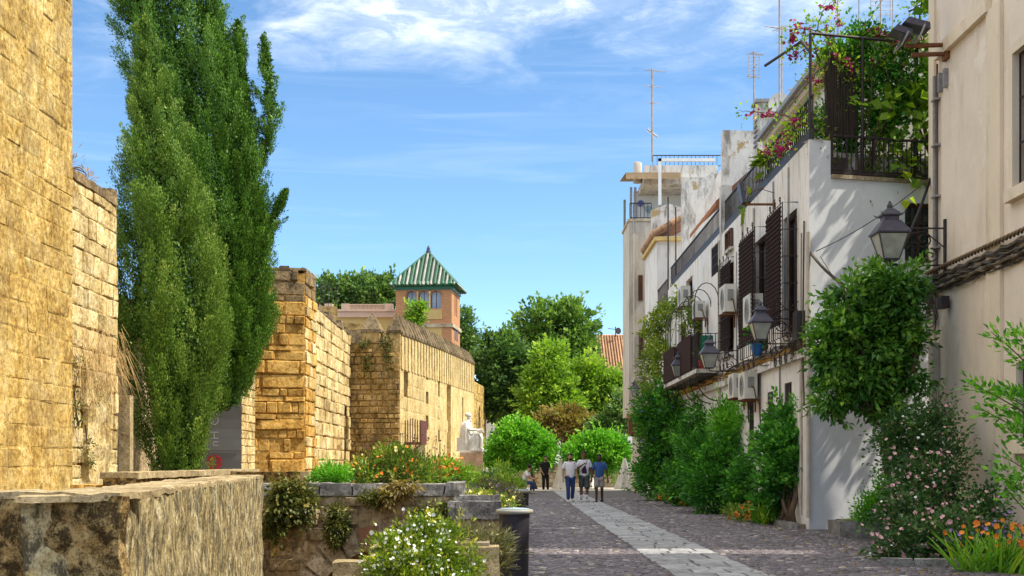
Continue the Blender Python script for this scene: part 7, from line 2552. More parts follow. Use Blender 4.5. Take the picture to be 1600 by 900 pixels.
# ------------------------------------------------------------------ buildings far off
def far_tower():
    d = 95
    cx = P(664, 0, d).x
    Z = lambda py: CZ - (py - 723) * d / F
    t = thing('mirador_tower', 'square brick tower with a steep green and white tiled roof and three arched windows', 'tower', (cx, d + 2.3, 0))
    a = math.radians(-6)
    ux = Vector((math.cos(a), math.sin(a), 0))
    uy = Vector((-math.sin(a), math.cos(a), 0))
    W = 4.2
    o = Vector((cx - .1, d, 0)) - ux * W / 2
    ff = Frame(o, ux)
    fs = Frame(o + ux * W, uy)
    zb, zt = Z(506), Z(447)
    m = MB()
    ar = [(W * .5 + k * 0.92, .375, Z(482), Z(462)) for k in (-1, 0, 1)]
    m.arch_wall(ff, 0, W, zb, zt, ar, .35, 12)
    m.wall(fs, 0, W, zb, zt, [(1.5, 1.9, Z(490), Z(455)), (2.4, 2.8, Z(490), Z(455))], .3)
    m.fbox(ff, 0, .02, 0, zt, -W, 0)
    m.build('wall', 'brick_wall', t)
    for (uc, r, s0, s1) in ar:
        w_ = MB().fbox(ff, uc - r, uc + r, s0, s1 + r, -.34, -.30).build('window', 'pale_glass', t)
        m = MB()
        m.fbox(ff, uc - .02, uc + .02, s0, s1 + r, -.298, -.26)
        m.fbox(ff, uc - r, uc - r + .04, s0, s1, -.298, -.26)
        m.fbox(ff, uc + r - .04, uc + r, s0, s1, -.298, -.26)
        m.build('frame', 'wood_brown', w_)
        k = 10
        m = MB()
        for i in range(k):
            a0, a1 = PI * i / k, PI * (i + 1) / k
            m.prism([(uc - rr * math.cos(q), s1 + rr * math.sin(q)) for rr, q in ((r, a0), (r + .11, a0), (r + .11, a1), (r, a1))], ff, .003, .05)
        m.build('arch_trim', 'terracotta_dark', w_)
    for k in (-.5, .5):
        u = W * .5 + k * .92
        m = MB(); m.lathe(ff.p(u, Z(482), .02), [(.09, 0), (.09, .06), (.06, .1), (.055, 1.0), (.1, 1.15), (.1, 1.25)], 8); m.build('colonnette', 'sandstone_pale', t)
    for (u0, u1) in ((1.5, 1.9), (2.4, 2.8)):
        MB().fbox(fs, u0, u1, Z(490), Z(455), -.3, -.26).build('window', 'dark_opening', t)
    MB().fbox(ff, .75, W - .75, Z(499), Z(484), .002, .05).build('apron_panel', 'yellow_plaster', t)
    MB().fbox(ff, -.12, W + .12, zb - .26, zb, -W - .1, .1).build('string_course', 'low_wall_stone', t)
    MB().fbox(ff, .02, W - .02, 0, zb - .265, -W + .02, -.02).build('lower_wall', 'yellow_plaster', t)
    MB().fbox(ff, W - .75, W + .005, 0, zb - .27, -W, .005).build('corner_pier', 'brick_wall', t)
    for v in (Z(528),):
        MB().fbox(fs, 1.4, 2.0, v, v + 1.1, .006, .03).build('window', 'dark_opening', t)
        MB().fbox(fs, 2.4, 3.0, v, v + 1.1, .006, .03).build('window', 'dark_opening', t)
    # cornice and roof
    MB().fbox(ff, -.1, W + .1, zt - .28, zt, -W - .1, .1).build('cornice', 'tile_green', t)
    e = .42
    c0, c1, c2, c3 = ff.p(-e, zt + .02, e), ff.p(W + e, zt + .02, e), ff.p(W + e, zt + .02, -W - e), ff.p(-e, zt + .02, -W - e)
    ap = ff.p(W / 2, Z(388), -W / 2)
    m = MB()
    m.add([c0, c1, c2, c3, ap], [(0, 1, 4), (1, 2, 4), (2, 3, 4), (3, 0, 4), (3, 2, 1, 0)])
    rf = m.build('tiled_roof', 'tile_green', t)
    for (p, q) in ((c0, c1), (c1, c2), (c2, c3), (c3, c0)):
        n = 17
        nr = (q - p).cross(ap - p).normalized()
        for i in range(n):
            s = (i + .5) / n
            b = p.lerp(q, s)
            # rows of roll tiles climb parallel to the fall line, shorter towards the hips
            fall = (ap - p.lerp(q, .5))
            k = 1 - abs(2 * s - 1)
            tp = b + fall * k
            MB().tube([b + nr * .05, tp + nr * .05], .092 if i % 2 == 0 else .118, 6).build('roof_tile', 'tile_white' if i % 2 == 0 else 'tile_green', rf)
        for i in range(n * 2):
            b = p.lerp(q, (i + .5) / (n * 2))
            MB().tube([b - nr * .02, b + (ap - b).normalized() * .34 + nr * .04], .09, 6).build('eave_tile', 'tile_green', rf)
    for p in (c0, c1, c2, c3):
        MB().tube([p + Vector((0, 0, .05)), ap + Vector((0, 0, .06))], .11, 6).build('ridge_tile', 'tile_green', rf)
    m = MB(); m.lathe(ap - Vector((0, 0, .1)), [(.2, 0), (.22, .15), (.12, .35), (.14, .42), (.02, .68)], 10); m.build('finial', 'lamp_metal', t)

def far_buildings():
    d = 100
    X = lambda px, dd=d: (px - 800) * dd / F
    Z = lambda py, dd=d: CZ - (py - 723) * dd / F
    t = thing('terrace_building', 'low building with a pink roof terrace wall, left of the tile-roofed tower', 'building', (X(562), d, 0))
    MB().box((X(505), d, 0), (X(618), d + 12, Z(496))).build('wall', 'yellow_plaster', t)
    MB().box((X(500), d - .2, Z(496)), (X(619), d + 12, Z(487))).build('parapet', 'pink_plaster', t)
    MB().box((X(500), d - .3, Z(487)), (X(619), d - .0, Z(484))).build('coping', 'pink_plaster', t)
    for px in (514, 540, 608):
        MB().box((X(px) - .3, d - .28, Z(487)), (X(px) + .3, d + .3, Z(475))).build('pier', 'pink_plaster', t)
    for i in range(30):
        x = X(544) + (X(605) - X(544)) * i / 29
        MB().box((x - .035, d - .15, Z(484)), (x + .035, d - .05, Z(477))).build('baluster', 'pink_plaster', t)
    MB().box((X(542), d - .18, Z(477)), (X(607), d - .02, Z(475.5))).build('hand_rail', 'pink_plaster', t)
    t = thing('ruined_wall', 'broken old wall with a worn opening behind the curtain wall, under the pink terrace', 'wall', (X(540, 75), 75, 0))
    m = MB(); rough(m, Frame((X(500, 75), 75, 0), (1, 0, 0)), 0, X(570, 75) - X(500, 75), 0, Z(505, 75), -.8, 0, .3, .06); m.build('wall', 'rubble_stone', t)
    m = MB(); rough(m, Frame((X(546, 75), 74.9, 0), (1, 0, 0)), 0, .8, 6.0, Z(516, 75), -.2, .02, .2, .05); m.build('hollow', 'tower_top_stone', t)
    t = thing('roof_railing', 'dark iron railing on the wall top beside the orange stone tower', 'railing', (-9.5, 62, 7))
    f = Frame((X(489, 62), 62, Z(478, 62)), (1, .3, 0))
    MB().fbox(f, 0, 1.2, -3, .02, -.4, -.05).build('base_wall', 'rubble_stone', t)
    for i in range(7):
        MB().fbox(f, i * .19, i * .19 + .02, .02, 1.2, -.2, -.18).build('bar', 'iron', t)
    MB().fbox(f, 0, 1.2, .9, .93, -.21, -.17).build('rail', 'iron', t)
    for i in range(3):
        mb = MB(); mb.lathe((X(494, 60) + i * .18, 60, 6.6), [(.07, 0), (.07, .5 + .2 * i), (.04, .6 + .2 * i)], 7)
        tag(recentre(mb.build('chimney_pot', 'sandstone_pale')), ('shortest pale chimney pot', 'middle pale chimney pot', 'tallest pale chimney pot')[i] + ' on the curtain wall by the tower', 'chimney pot', 'chimney pots on the curtain wall', 'thing')
    # white house across the plaza, and one with a clay tile roof
    d2 = 112
    t = thing('far_house', 'plain white house between the battlements and the clipped trees, across the plaza', 'house', (X(790, d2), d2, 0))
    MB().box((X(748, d2), d2, 0), (X(880, d2), d2 + 10, Z(610, d2))).build('wall', 'far_white_plaster', t)
    MB().box((X(745, d2), d2 - .3, Z(610, d2)), (X(885, d2), d2 + 10.3, Z(606, d2))).build('roof', 'terracotta_dark', t)
    for px, py in ((757, 640), (776, 690), (800, 640), (830, 640)):
        MB().box((X(px, d2) - .55, d2 - .03, Z(py + 16, d2)), (X(px, d2) + .55, d2 - .004, Z(py - 16, d2))).build('window', 'dark_opening', t)
    d3 = 112
    t = thing('far_house', 'house with a clay tile roof showing between the green trees and the tall house', 'house', (X(980, d3), d3, 0))
    xa, xb = X(905, d3), X(1080, d3)
    MB().box((xa + .2, d3, 0), (xb, d3 + 9, Z(572, d3))).build('wall', 'far_white_plaster', t)
    z0, z1 = Z(576, d3), Z(518, d3)
    m = MB(); m.hexa([(xa, d3 - .4, z0 - .15), (xb, d3 - .4, z0 - .15), (xb, d3 + 9.4, z0 - .15), (xa, d3 + 9.4, z0 - .15), (xa + .2, d3 + 4.4, z1), (xb, d3 + 4.4, z1), (xb, d3 + 4.6, z1), (xa + .2, d3 + 4.6, z1)])
    rf = m.build('roof', 'terracotta_dark', t)
    n = 40
    for i in range(n):
        x = xa + .1 + (xb - xa - .2) * i / (n - 1)
        pts = [(x, d3 - .45 + 4.85 * k / 5, z0 - .1 + (z1 - z0 + .1) * k / 5 + .07) for k in range(6)]
        MB().tube(pts, .085, 5).build('tile_row', 'terracotta', rf)
    MB().tube([(xa, d3 + 4.5, z1 + .06), (xb, d3 + 4.5, z1 + .06)], .14, 6).build('ridge', 'terracotta', rf)
    c = Vector((X(967, d3), d3 + 3.5, Z(520, d3)))
    t = thing('satellite_dish', 'dark far satellite dish and aerial on the clay tile roof', 'satellite dish', c)
    MB().tube([c, c + Vector((0, 0, .9))], .05, 5).build('post', 'iron', t)
    m = MB(); m.prism([(.3 * math.cos(2 * PI * i / 14), .3 * math.sin(2 * PI * i / 14)) for i in range(14)], Frame(c + Vector((.2, -.2, .5)), (1, .8, 0)), 0, .08); m.build('dish', 'iron', t)
    MB().tube([c + Vector((-.7, 0, .75)), c + Vector((.5, 0, .6))], .03, 4).build('aerial', 'iron', t)
    # buildings that close the view further back
    t = thing('far_house', 'long pale building behind all the trees, at the very back', 'house', (0, 170, 0))
    MB().box((-40, 170, 0), (45, 180, 9)).build('wall', 'far_white_plaster', t)
    MB().box((-41, 169.5, 9), (46, 180.5, 9.6)).build('roof', 'terracotta_dark', t)
    # low stone wall on the plaza
    t = thing('low_wall', 'low sunlit wall of stone blocks across the plaza, behind the walkers', 'wall', (4, 72, 0))
    fr = Frame((.2, 72, 0), (1, 0, 0))
    MB().fbox(fr, 0, 10.5, 0, .86, -.5, -.06).build('wall_core', 'mortar', t)
    masonry(t, fr, 0, 10.5, 0, .86, .29, (.5, 1.1), 'low_wall_stone', (.0, .05), .02, n=-.05, limit=80)
    u = 0
    while u < 10.4:
        wd = R.uniform(.8, 1.2)
        MB().fbox(fr, u, min(u + wd, 10.5) - .015, .865, .97, -.55, .05).build('coping_stone', 'low_wall_stone', t)
        u += wd

def parasols():
    def closed(px, py_top, d, label, wide=.42, lean=0.0):
        x = (px - 800) * d / F
        h = CZ - (py_top - 723) * d / F
        t = thing('closed_parasol', label, 'parasol', (x, d, 0), 'closed parasols at the edge of the plaza')
        MB().tube([(x, d, 0), (x, d, h + .08)], .03, 6).build('pole', 'wood_brown', t)
        m = MB()
        seg, rows = 28, 9
        vs, fs = [], []
        for i in range(rows + 1):
            s = i / rows
            z = h * (1 - s) + .06 * s
            for k in range(seg):
                a = 2 * PI * k / seg
                r = (.05 + wide * (.45 + .55 * s) * s ** .55) * (1 + .22 * math.cos(a * 7 + s) * min(1, s * 2))
                vs.append((x + r * math.cos(a) + lean * s, d + r * math.sin(a), z))
        for i in range(rows):
            for k in range(seg):
                k2 = (k + 1) % seg
                fs.append((i * seg + k, i * seg + k2, (i + 1) * seg + k2, (i + 1) * seg + k))
        m.add(vs, fs, True)
        m.build('folded_canopy', 'umbrella_cloth', t)
    closed(976, 716, 65, 'right one of the folded cream parasols, beside the tall dark shrub', .40, -.05)
    closed(989, 708, 64.2, 'tallest folded cream parasol, closest to the tall dark shrub', .34, .1)
    closed(876, 718, 67, 'folded cream parasol between the man in black and the walkers', .36)
    closed(918, 724, 69.5, 'folded cream parasol mostly hidden behind the walkers', .36)
    x = (869 - 800) * 70 / F
    t = thing('market_stall', 'small white canopy showing above the man in black at the plaza edge', 'canopy', (x, 70, 0))
    m = MB().hexa([(x - .25, 69.8, 1.35), (x + .28, 69.8, 1.35), (x + .28, 70.6, 1.35), (x - .25, 70.6, 1.35), (x - .1, 70, 1.85), (x + .22, 70, 1.85), (x + .22, 70.4, 1.85), (x - .1, 70.4, 1.85)])
    m.build('canopy', 'cloth_white', t)
    for dx in (-.2, .24):
        MB().tube([(x + dx, 69.9, 0), (x + dx, 69.9, 1.36)], .02, 5).build('leg', 'galvanised', t)
far_tower()
far_buildings()
parasols()
# ------------------------------------------------------------------ people and the statue
def skinned(name, nodes, edges, mat, parent, sub=2, root=0, tf=None):
    """one continuous surface grown over a skeleton: nodes are (x, y, z, rx, ry)"""
    me = bpy.data.meshes.new(name)
    me.from_pydata([n[:3] for n in nodes], edges, [])
    o = bpy.data.objects.new('skeleton_tmp', me)
    COL.objects.link(o)
    md = o.modifiers.new('skin', 'SKIN')
    md.use_smooth_shade = True
    for i, n in enumerate(nodes):
        sv = me.skin_vertices[0].data[i]
        sv.radius = (n[3], n[4] if len(n) > 4 else n[3])
        sv.use_root = i == root
    sb = o.modifiers.new('sub', 'SUBSURF')
    sb.levels = sub
    dg = bpy.context.evaluated_depsgraph_get()
    ev = o.evaluated_get(dg)
    out = bpy.data.meshes.new_from_object(ev)
    bpy.data.objects.remove(o)
    bpy.data.meshes.remove(me)
    if tf is not None:
        out.transform(tf)
    out.transform(Matrix.Translation(-root_loc(parent)))
    out.materials.clear()
    out.materials.append(M[mat])
    for p in out.polygons:
        p.use_smooth = True
    r = bpy.data.objects.new(name, out)
    COL.objects.link(r)
    r.parent = parent
    return r

def person(label, x, y, h, skin, top, legs, shoes, pose, face=0.0, long_legs=True, beard=True, cuff=None, hair='hair', group=None):
    """standing or walking figure facing the camera; pose: dict of joints in units of the height"""
    t = thing('person', label, 'person', (x, y, 0), group)
    H = h
    tf = Matrix.Translation((x, y, 0)) @ Matrix.Rotation(face, 4, 'Z')
    def q(k, dx=0, dy=0, dz=0):
        v = pose[k]
        return ((v[0] + dx) * H, (v[1] + dy) * H, (v[2] + dz) * H)
    J = pose
    # body: one continuous skinned surface
    N, E, I = [], [], {}
    def node(k, p, r, r2=None, link=None):
        I[k] = len(N)
        N.append((p[0] * H, p[1] * H, p[2] * H, r * H, (r2 if r2 is not None else r) * H))
        if link is not None:
            E.append((I[link], I[k]))
    node('pelvis', J['pelvis'], .072, .055)
    node('waist', J['waist'], .066, .050, 'pelvis')
    node('chest', J['chest'], .078, .056, 'waist')
    node('neck', J['neck'], .030, .030, 'chest')
    node('jaw', J['jaw'], .034, .038, 'neck')
    node('brow', J['brow'], .040, .048, 'jaw')
    node('crown', J['crown'], .030, .036, 'brow')
    for s in 'lr':
        node('sh' + s, J['sh' + s], .034, .034, 'chest')
        node('el' + s, J['el' + s], .024, .024, 'sh' + s)
        node('wr' + s, J['wr' + s], .0155, .0155, 'el' + s)
        w = Vector(J['wr' + s]); e = Vector(J['el' + s])
        dr = (w - e).normalized()
        sd = Vector((1, 0, 0)) if abs(dr.x) < .7 else Vector((0, 1, 0))
        pm = w + dr * .035
        node('pm' + s, tuple(pm), .017, .010, 'wr' + s)
        for k, (off, ln) in enumerate(((-.014, .042), (-.005, .050), (.005, .047), (.013, .038))):
            b = pm + dr * .018 + sd * off
            node('f%d%s' % (k, s), tuple(b + dr * ln * .5 + Vector((0, -.003, 0))), .0052, .0052, 'pm' + s)
            node('g%d%s' % (k, s), tuple(b + dr * ln + Vector((0, -.010, 0))), .0042, .0042, 'f%d%s' % (k, s))
        node('th' + s, tuple(w + dr * .04 + sd * (.022 if s == 'l' else -.022) + Vector((0, -.012, 0))), .006, .006, 'pm' + s)
        node('hp' + s, J['hp' + s], .056, .056, 'pelvis')
        node('kn' + s, J['kn' + s], .034, .034, 'hp' + s)
        a = Vector(J['kn' + s]).lerp(Vector(J['an' + s]), .32)
        node('ca' + s, (a.x, a.y + .006, a.z), .033, .033, 'kn' + s)
        node('an' + s, J['an' + s], .020, .022, 'ca' + s)
        tv = Vector(J['an' + s]) + Vector((J.get('toe' + s, 0), -.075, -.022))
        node('to' + s, tuple(tv), .020, .014, 'an' + s)
    skinned('body', N, E, skin, t, 2, 0, tf)
    # shirt
    N2, E2, I2 = [], [], {}
    def cn(k, p, r, r2, link=None):
        I2[k] = len(N2)
        N2.append((p[0] * H, p[1] * H, p[2] * H, r * H, r2 * H))
        if link is not None:
            E2.append((I2[link], I2[k]))
    L = lambda a, b, s: tuple(Vector(J[a]).lerp(Vector(J[b]), s))
    cn('hem', (J['pelvis'][0], J['pelvis'][1], J['pelvis'][2] - .075), .104, .082)
    cn('waist', J['waist'], .094, .070, 'hem')
    cn('chest', J['chest'], .096, .070, 'waist')
    cn('collar', tuple(Vector(J['chest']).lerp(Vector(J['neck']), .72)), .050, .046, 'chest')
    for s in 'lr':
        cn('sh' + s, (J['sh' + s][0] * .92, J['sh' + s][1], J['sh' + s][2] - .005), .038, .040, 'chest')
        cn('sl' + s, L('sh' + s, 'el' + s, .5), .037, .038, 'sh' + s)
        cn('cu' + s, L('sh' + s, 'el' + s, .8), .038, .039, 'sl' + s)
    skinned('shirt', N2, E2, top, t, 2, 0, tf)
    # trousers or shorts
    N2, E2, I2 = [], [], {}
    cn('p', (J['pelvis'][0], J['pelvis'][1], J['pelvis'][2] + .0), .076, .06)
    for s in 'lr':
        cn('h' + s, J['hp' + s], .066, .066, 'p')
        if long_legs:
            cn('k' + s, J['kn' + s], .046, .046, 'h' + s)
            cn('m' + s, L('kn' + s, 'an' + s, .5), .042, .042, 'k' + s)
            cn('a' + s, L('kn' + s, 'an' + s, .94), .037, .037, 'm' + s)
        else:
            cn('k' + s, L('hp' + s, 'kn' + s, .55), .062, .062, 'h' + s)
            cn('a' + s, L('hp' + s, 'kn' + s, long_legs or (cuff or .9)), .060, .060, 'k' + s)
    skinned('trousers' if long_legs else 'shorts', N2, E2, legs, t, 2, 0, tf)
    for s in 'lr':
        a = Vector(J['an' + s])
        tv = a + Vector((J.get('toe' + s, 0), -.085, -.026))
        N2 = [(a.x * H, (a.y + .012) * H, (a.z - .016) * H, .036 * H, .034 * H), ((a.x + tv.x) / 2 * H, (a.y + tv.y) / 2 * H, (tv.z + .006) * H, .038 * H, .030 * H), (tv.x * H, tv.y * H, (tv.z + .004) * H, .034 * H, .025 * H)]
        skinned('shoe', N2, [(0, 1), (1, 2)], shoes, t, 1, 0, tf)
    # hair, beard, face
    b = Vector(J['brow']); c = Vector(J['crown'])
    def local(name, mb, mat):
        mb.v = [tuple(tf @ Vector(v)) for v in mb.v]
        return mb.build(name, mat, t)
    m = MB(); m.ball((c.x * H, (c.y + .010) * H, (c.z - .006) * H), (.047 * H, .054 * H, .042 * H), 12, 8, .06)
    local('hair', m, hair)
    j = Vector(J['jaw'])
    if beard:
        m = MB(); m.ball((j.x * H, (j.y - .016) * H, (j.z - .010) * H), (.032 * H, .032 * H, .026 * H), 10, 6, .04)
        local('beard', m, hair)
    m = MB(); m.ball((b.x * H, (b.y - .052) * H, (b.z - .024) * H), (.008 * H, .012 * H, .014 * H), 8, 6)
    local('nose', m, skin)
    for s in (-1, 1):
        m = MB(); m.ball(((b.x + s * .017) * H, (b.y - .043) * H, (b.z - .008) * H), (.0065 * H, .005 * H, .004 * H), 6, 4); local('eye', m, 'iron')
        m = MB(); m.ball(((b.x + s * .042) * H, (b.y + .004) * H, (b.z - .016) * H), (.006 * H, .011 * H, .017 * H), 6, 5); local('ear', m, skin)
    m = MB(); m.ball((j.x * H, (j.y - .042) * H, (j.z + .004) * H), (.013 * H, .005 * H, .0035 * H), 6, 4); local('mouth', m, 'terracotta_dark')
    return t, tf, H

def base_pose(step=0.0, lean=0.0, tilt=0.0):
    p = dict(pelvis=(0, 0, .525), waist=(lean * .3, -.005, .61), chest=(lean * .8, 0, .735), neck=(lean, -.005, .84), jaw=(lean + tilt * .4, -.014, .885), brow=(lean + tilt, -.008, .935), crown=(lean + tilt * 1.2, .004, .965),
             shl=(.105 + lean, 0, .80), shr=(-.105 + lean, 0, .80), ell=(.135 + lean, .015, .635), elr=(-.135 + lean, .015, .635), wrl=(.14 + lean, -.03, .49), wrr=(-.14 + lean, -.03, .49),
             hpl=(.05, 0, .49), hpr=(-.05, 0, .49), knl=(.055, -.03 + step * .35, .28), knr=(-.055, -.03 - step * .5, .285), anl=(.055, .02 + step, .042 + abs(step) * .25), anr=(-.055, 0 - step, .042))
    return p

def people():
    d = 45.2
    X = lambda px, dd=d: (px - 800) * dd / F
    G = 'three men walking together'
    p = base_pose(.07, -.012, .012); p.update(wrl=(.12, -.05, .50), wrr=(-.15, -.02, .50), toel=.02, toer=-.02)
    person('man in a white t-shirt and blue jeans, left one of the three walkers', X(891), d, 1.74, 'skin_light', 'shirt_white', 'jeans', 'shoe_white', p, .15, group=G)
    p = base_pose(-.06, 0, -.008)
    p.update(elr=(-.15, -.02, .65), wrr=(-.05, -.11, .72), toel=.02, toer=-.01)
    t, tf, H = person('man in a printed white t-shirt and long dark shorts, middle one of the three walkers', X(913), d + .1, 1.82, 'skin_brown', 'shirt_white', 'shorts_dark', 'shoe_white', p, 0, long_legs=False, cuff=1.12, beard=False, group=G)
    # printed panel on the chest and the bag strap
    fr = Frame(tf @ Vector((0, 0, 0)), (1, 0, 0))
    m = MB(); sh = [(-.045, .56), (.05, .56), (.045, .63), (.03, .69), (.0, .715), (-.02, .68), (-.05, .62)]
    m.prism([(u * H, v * H) for u, v in sh], fr, .060 * H, .0745 * H); m.build('shirt_print', 'print_dark', t)
    m = MB(); m.tube([tf @ Vector((a * H, b * H, c * H)) for a, b, c in ((.055, -.03, .825), (.04, -.076, .75), (-.03, -.080, .66), (-.085, -.05, .58))], .012, 5); m.build('bag_strap', 'iron', t)
    for s, k in ((1, 'anl'), (-1, 'anr')):
        a = Vector(p[k]); kk = Vector(p['knl' if s > 0 else 'knr'])
        skinned('sock', [(a.x * H, a.y * H, (a.z + .01) * H, .025 * H, .025 * H), (*(a.lerp(kk, .5) * H), .036 * H, .036 * H)], [(0, 1)], 'shirt_white', t, 1, 0, tf)
    p = base_pose(.05, .008, -.01); p.update(wrl=(.17, -.02, .50), wrr=(-.155, -.03, .49), ell=(.15, .01, .64))
    person('man in a blue t-shirt and pale grey shorts, right one of the three walkers', X(936), d - .1, 1.72, 'skin_dark', 'shirt_blue', 'shorts_grey', 'cloth_black', p, -.1, long_legs=False, cuff=.95, group=G)
    d2 = 62
    p = base_pose(.01, 0, .01); p.update(elr=(-.15, -.01, .64), wrr=(-.10, -.07, .54), ell=(.12, .02, .64), wrl=(.09, -.06, .55), knl=(.06, -.02, .28), anl=(.075, .0, .042))
    person('man dressed in black standing alone in front of the left clipped tree', X(852, d2), d2, 1.74, 'skin_light', 'cloth_black', 'cloth_black', 'shoe_white', p, .2, group=None)
    # seated person in a white top, bent forward
    d3 = 58
    x = X(820, d3)
    t = thing('person', 'person in a white top sitting bent forward behind the far litter bin', 'person', (x, d3, 0))
    tf = Matrix.Translation((x - .1, d3, 0)) @ Matrix.Rotation(math.radians(75), 4, 'Z')
    N = [(0, 0, .5, .13, .11), (0, -.06, .68, .12, .1), (0, -.20, .92, .15, .11), (0, -.27, 1.06, .05, .05), (0, -.34, 1.14, .065, .075), (0, -.35, 1.24, .06, .07),
         (.16, -.2, .95, .06, .06), (.18, -.34, .72, .042, .042), (.1, -.55, .66, .03, .03), (.09, -.62, .66, .028, .02),
         (-.16, -.2, .95, .06, .06), (-.18, -.34, .72, .042, .042), (-.1, -.55, .66, .03, .03), (-.09, -.62, .66, .028, .02),
         (.09, -.08, .48, .09, .09), (.10, -.46, .50, .06, .06), (.1, -.50, .08, .036, .036), (.1, -.64, .05, .035, .025),
         (-.09, -.08, .48, .09, .09), (-.10, -.46, .50, .06, .06), (-.1, -.40, .08, .036, .036), (-.1, -.54, .05, .035, .025)]
    E = [(0, 1), (1, 2), (2, 3), (3, 4), (4, 5), (2, 6), (6, 7), (7, 8), (8, 9), (2, 10), (10, 11), (11, 12), (12, 13), (0, 14), (14, 15), (15, 16), (16, 17), (0, 18), (18, 19), (19, 20), (20, 21)]
    skinned('body', N, E, 'skin_light', t, 2, 0, tf)
    N2 = [(0, 0, .5, .16, .14), (0, -.06, .68, .15, .125), (0, -.20, .92, .17, .13), (0, -.25, 1.0, .08, .07), (.16, -.2, .95, .08, .08), (.178, -.31, .78, .068, .068), (-.16, -.2, .95, .08, .08), (-.178, -.31, .78, .068, .068)]
    skinned('top', N2, [(0, 1), (1, 2), (2, 3), (2, 4), (4, 5), (2, 6), (6, 7)], 'cloth_white', t, 2, 0, tf)
    N2 = [(0, 0, .47, .15, .12), (.09, -.08, .48, .105, .1), (.10, -.46, .50, .08, .08), (.1, -.50, .14, .06, .06), (-.09, -.08, .48, .105, .1), (-.10, -.46, .50, .08, .08), (-.1, -.41, .14, .06, .06)]
    skinned('trousers', N2, [(0, 1), (1, 2), (2, 3), (0, 4), (4, 5), (5, 6)], 'jeans', t, 2, 0, tf)
    for s in (.1, -.1):
        skinned('shoe', [(s, -.46 if s > 0 else -.36, .05, .045, .045), (s, -.66 if s > 0 else -.56, .04, .04, .03)], [(0, 1)], 'shoe_white', t, 1, 0, tf)
    m = MB(); m.ball((0, -.33, 1.24), (.09, .105, .10), 12, 8, .05); m.v = [tuple(tf @ Vector(v)) for v in m.v]; m.build('hair', 'hair', t)
    b = thing('bench', 'plain low stone bench under the seated person', 'bench', (x - .1, d3, 0))
    MB().box((x - .35, d3 - .7, .3), (x + .12, d3 + .7, .40)).build('seat', 'low_wall_stone', b)
    for yy in (-.5, .5):
        MB().box((x - .3, d3 + yy - .1, 0), (x + .06, d3 + yy + .1, .3)).build('leg', 'low_wall_stone', b)
people()

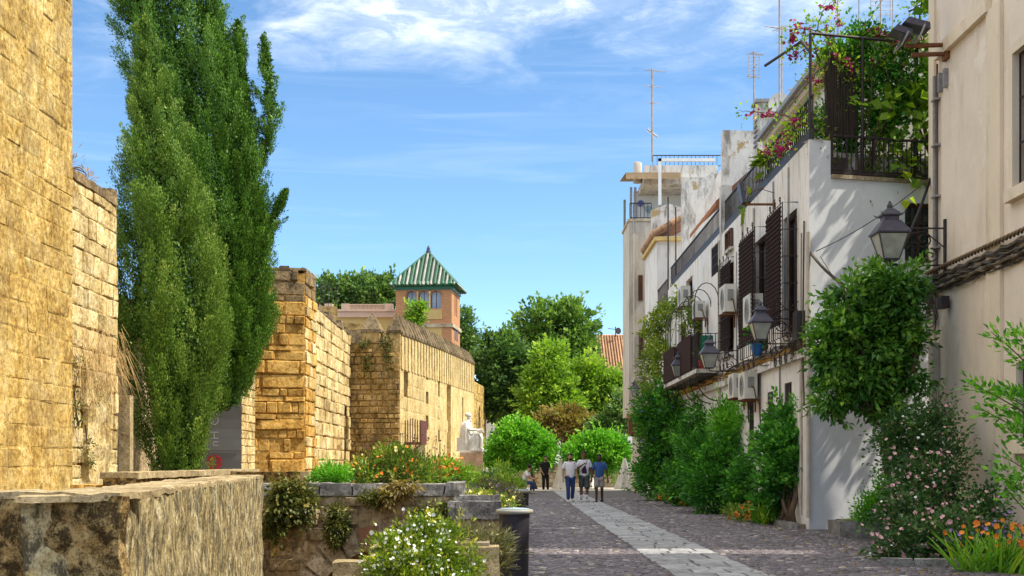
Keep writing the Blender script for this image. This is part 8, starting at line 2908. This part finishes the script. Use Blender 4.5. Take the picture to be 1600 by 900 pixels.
def statue():
    d = 58.7
    z0 = P(0, 705, 58.2).z
    x = P(733, 0, d).x
    t = thing('statue', 'pale stone statue of a robed scholar seated in profile with a book on his knee', 'statue', (x, d, z0))
    S = 1.74 / 1.36
    tf = Matrix.Translation((x - .05, d, z0)) @ Matrix.Rotation(math.radians(78), 4, 'Z') @ Matrix.Scale(S, 4)
    # local: faces -y; seat at .5, head top 1.36
    N = [(0, .10, .52, .17, .15), (0, .08, .72, .16, .14), (0, .05, .95, .19, .13), (0, .0, 1.09, .06, .06), (0, -.04, 1.17, .068, .08), (0, -.03, 1.27, .07, .085), (0, -.01, 1.33, .05, .06),
         (.21, .05, .98, .085, .085), (.27, -.02, .74, .065, .065), (.20, -.28, .66, .045, .045), (.17, -.36, .66, .04, .025),
         (-.21, .05, .98, .085, .085), (-.27, -.08, .76, .065, .065), (-.16, -.42, .76, .042, .042), (-.13, -.52, .79, .035, .022),
         (.12, .0, .50, .13, .13), (.15, -.44, .53, .10, .10), (.16, -.42, .10, .075, .075), (.16, -.56, .05, .05, .035),
         (-.12, .0, .50, .13, .13), (-.13, -.40, .55, .10, .10), (-.12, -.32, .10, .075, .075), (-.12, -.46, .05, .05, .035)]
    E = [(0, 1), (1, 2), (2, 3), (3, 4), (4, 5), (5, 6), (2, 7), (7, 8), (8, 9), (9, 10), (2, 11), (11, 12), (12, 13), (13, 14), (0, 15), (15, 16), (16, 17), (17, 18), (0, 19), (19, 20), (20, 21), (21, 22)]
    for h, s in ((10, 1), (14, -1)):
        for k in range(4):
            a = N[h]
            i = len(N)
            N.append((a[0] + (k - 1.5) * .022, a[1] - .06, a[2] - .01, .012, .012)); N.append((a[0] + (k - 1.5) * .024, a[1] - .10, a[2] - .035, .010, .010))
            E += [(h, i), (i, i + 1)]
        i = len(N)
        N.append((a[0] + .05 * s, a[1] - .04, a[2] + .015, .013, .013)); E.append((h, i))
    skinned('figure', N, E, 'marble', t, 2, 0, tf)
    # robe: broad shoulders falling over the back and the legs, with deep folds
    def fold_surface(rows, n, name, amp, freq):
        """rows: (z, list of (x, y)) closed outlines interpolated round the figure"""
        vs, fs = [], []
        for (z, pts) in rows:
            k = len(pts)
            for i in range(n):
                s = i / n * k; a = int(s); f = s - a
                p, q_ = pts[a % k], pts[(a + 1) % k]
                f2 = f * f * (3 - 2 * f)
                px, py = p[0] + (q_[0] - p[0]) * f2, p[1] + (q_[1] - p[1]) * f2
                r = math.hypot(px, py) + 1e-6
                w_ = 1 + amp * math.sin(i * freq + z * 2) * (1.15 - min(1, z)) + amp * .4 * math.sin(i * freq * 2.7 + z * 5)
                vs.append((px * w_, py * w_, z + .01 * math.sin(i * freq)))
        for j in range(len(rows) - 1):
            for i in range(n):
                i2 = (i + 1) % n
                fs.append((j * n + i, j * n + i2, (j + 1) * n + i2, (j + 1) * n + i))
        m = MB(); m.add(vs, fs, True)
        m.v = [tuple(tf @ Vector(v)) for v in m.v]
        return m.build(name, 'marble', t)
    ring = lambda w, b, f: [(0, -f), (w * .75, -f * .8), (w, 0), (w * .8, b * .8), (0, b), (-w * .8, b * .8), (-w, 0), (-w * .75, -f * .8)]
    fold_surface([(.02, ring(.30, .26, .10)), (.30, ring(.32, .27, .14)), (.52, ring(.34, .28, .20)), (.72, ring(.36, .27, .12)), (.90, ring(.35, .24, .11)), (1.02, ring(.28, .18, .10)), (1.08, ring(.13, .12, .09)), (1.11, ring(.085, .09, .08))], 64, 'cloak', .075, .95)
    fold_surface([(.03, [(0, -.42), (.25, -.40), (.30, -.20), (.2, -.02), (0, 0), (-.2, -.02), (-.26, -.18), (-.22, -.36)]), (.28, [(0, -.44), (.26, -.44), (.30, -.22), (.2, 0), (0, 0), (-.2, 0), (-.26, -.2), (-.22, -.40)]),
                  (.50, [(0, -.46), (.26, -.50), (.29, -.25), (.2, .05), (0, .05), (-.2, .05), (-.25, -.22), (-.22, -.45)]), (.62, [(0, -.40), (.20, -.46), (.24, -.25), (.18, .05), (0, .05), (-.18, .05), (-.22, -.22), (-.18, -.40)]), (.64, [(0, -.2), (.1, -.2), (.1, -.1), (.1, 0), (0, 0), (-.1, 0), (-.1, -.1), (-.1, -.2)])], 56, 'robe', .05, 1.3)
    def loc(m, name):
        m.v = [tuple(tf @ Vector(v)) for v in m.v]
        return m.build(name, 'marble', t)
    m = MB(); m.ball((0, .005, 1.31), (.105, .12, .075), 14, 8, .05); m.lathe((0, -.01, 1.255), [(.098, 0), (.108, .03), (.10, .06)], 16, ay=1.15); loc(m, 'turban')
    m = MB(); m.ball((0, -.115, 1.20), (.016, .03, .03), 8, 5); loc(m, 'nose')
    m = MB(); m.ball((0, -.085, 1.10), (.055, .05, .07), 10, 7, .08); loc(m, 'beard')
    m = MB()
    m.hexa([(-.28, -.62, .68), (.02, -.62, .66), (.02, -.40, .66), (-.28, -.40, .68), (-.28, -.60, .73), (.02, -.60, .71), (.02, -.38, .71), (-.28, -.38, .73)]); loc(m, 'book')
    m = MB(); m.box((-.30, -.06, 0), (.30, .34, .48)); loc(m, 'seat')
    m = MB(); m.box((-.34, -.60, 0.0), (.34, .36, .035)); loc(m, 'footing')
statue()
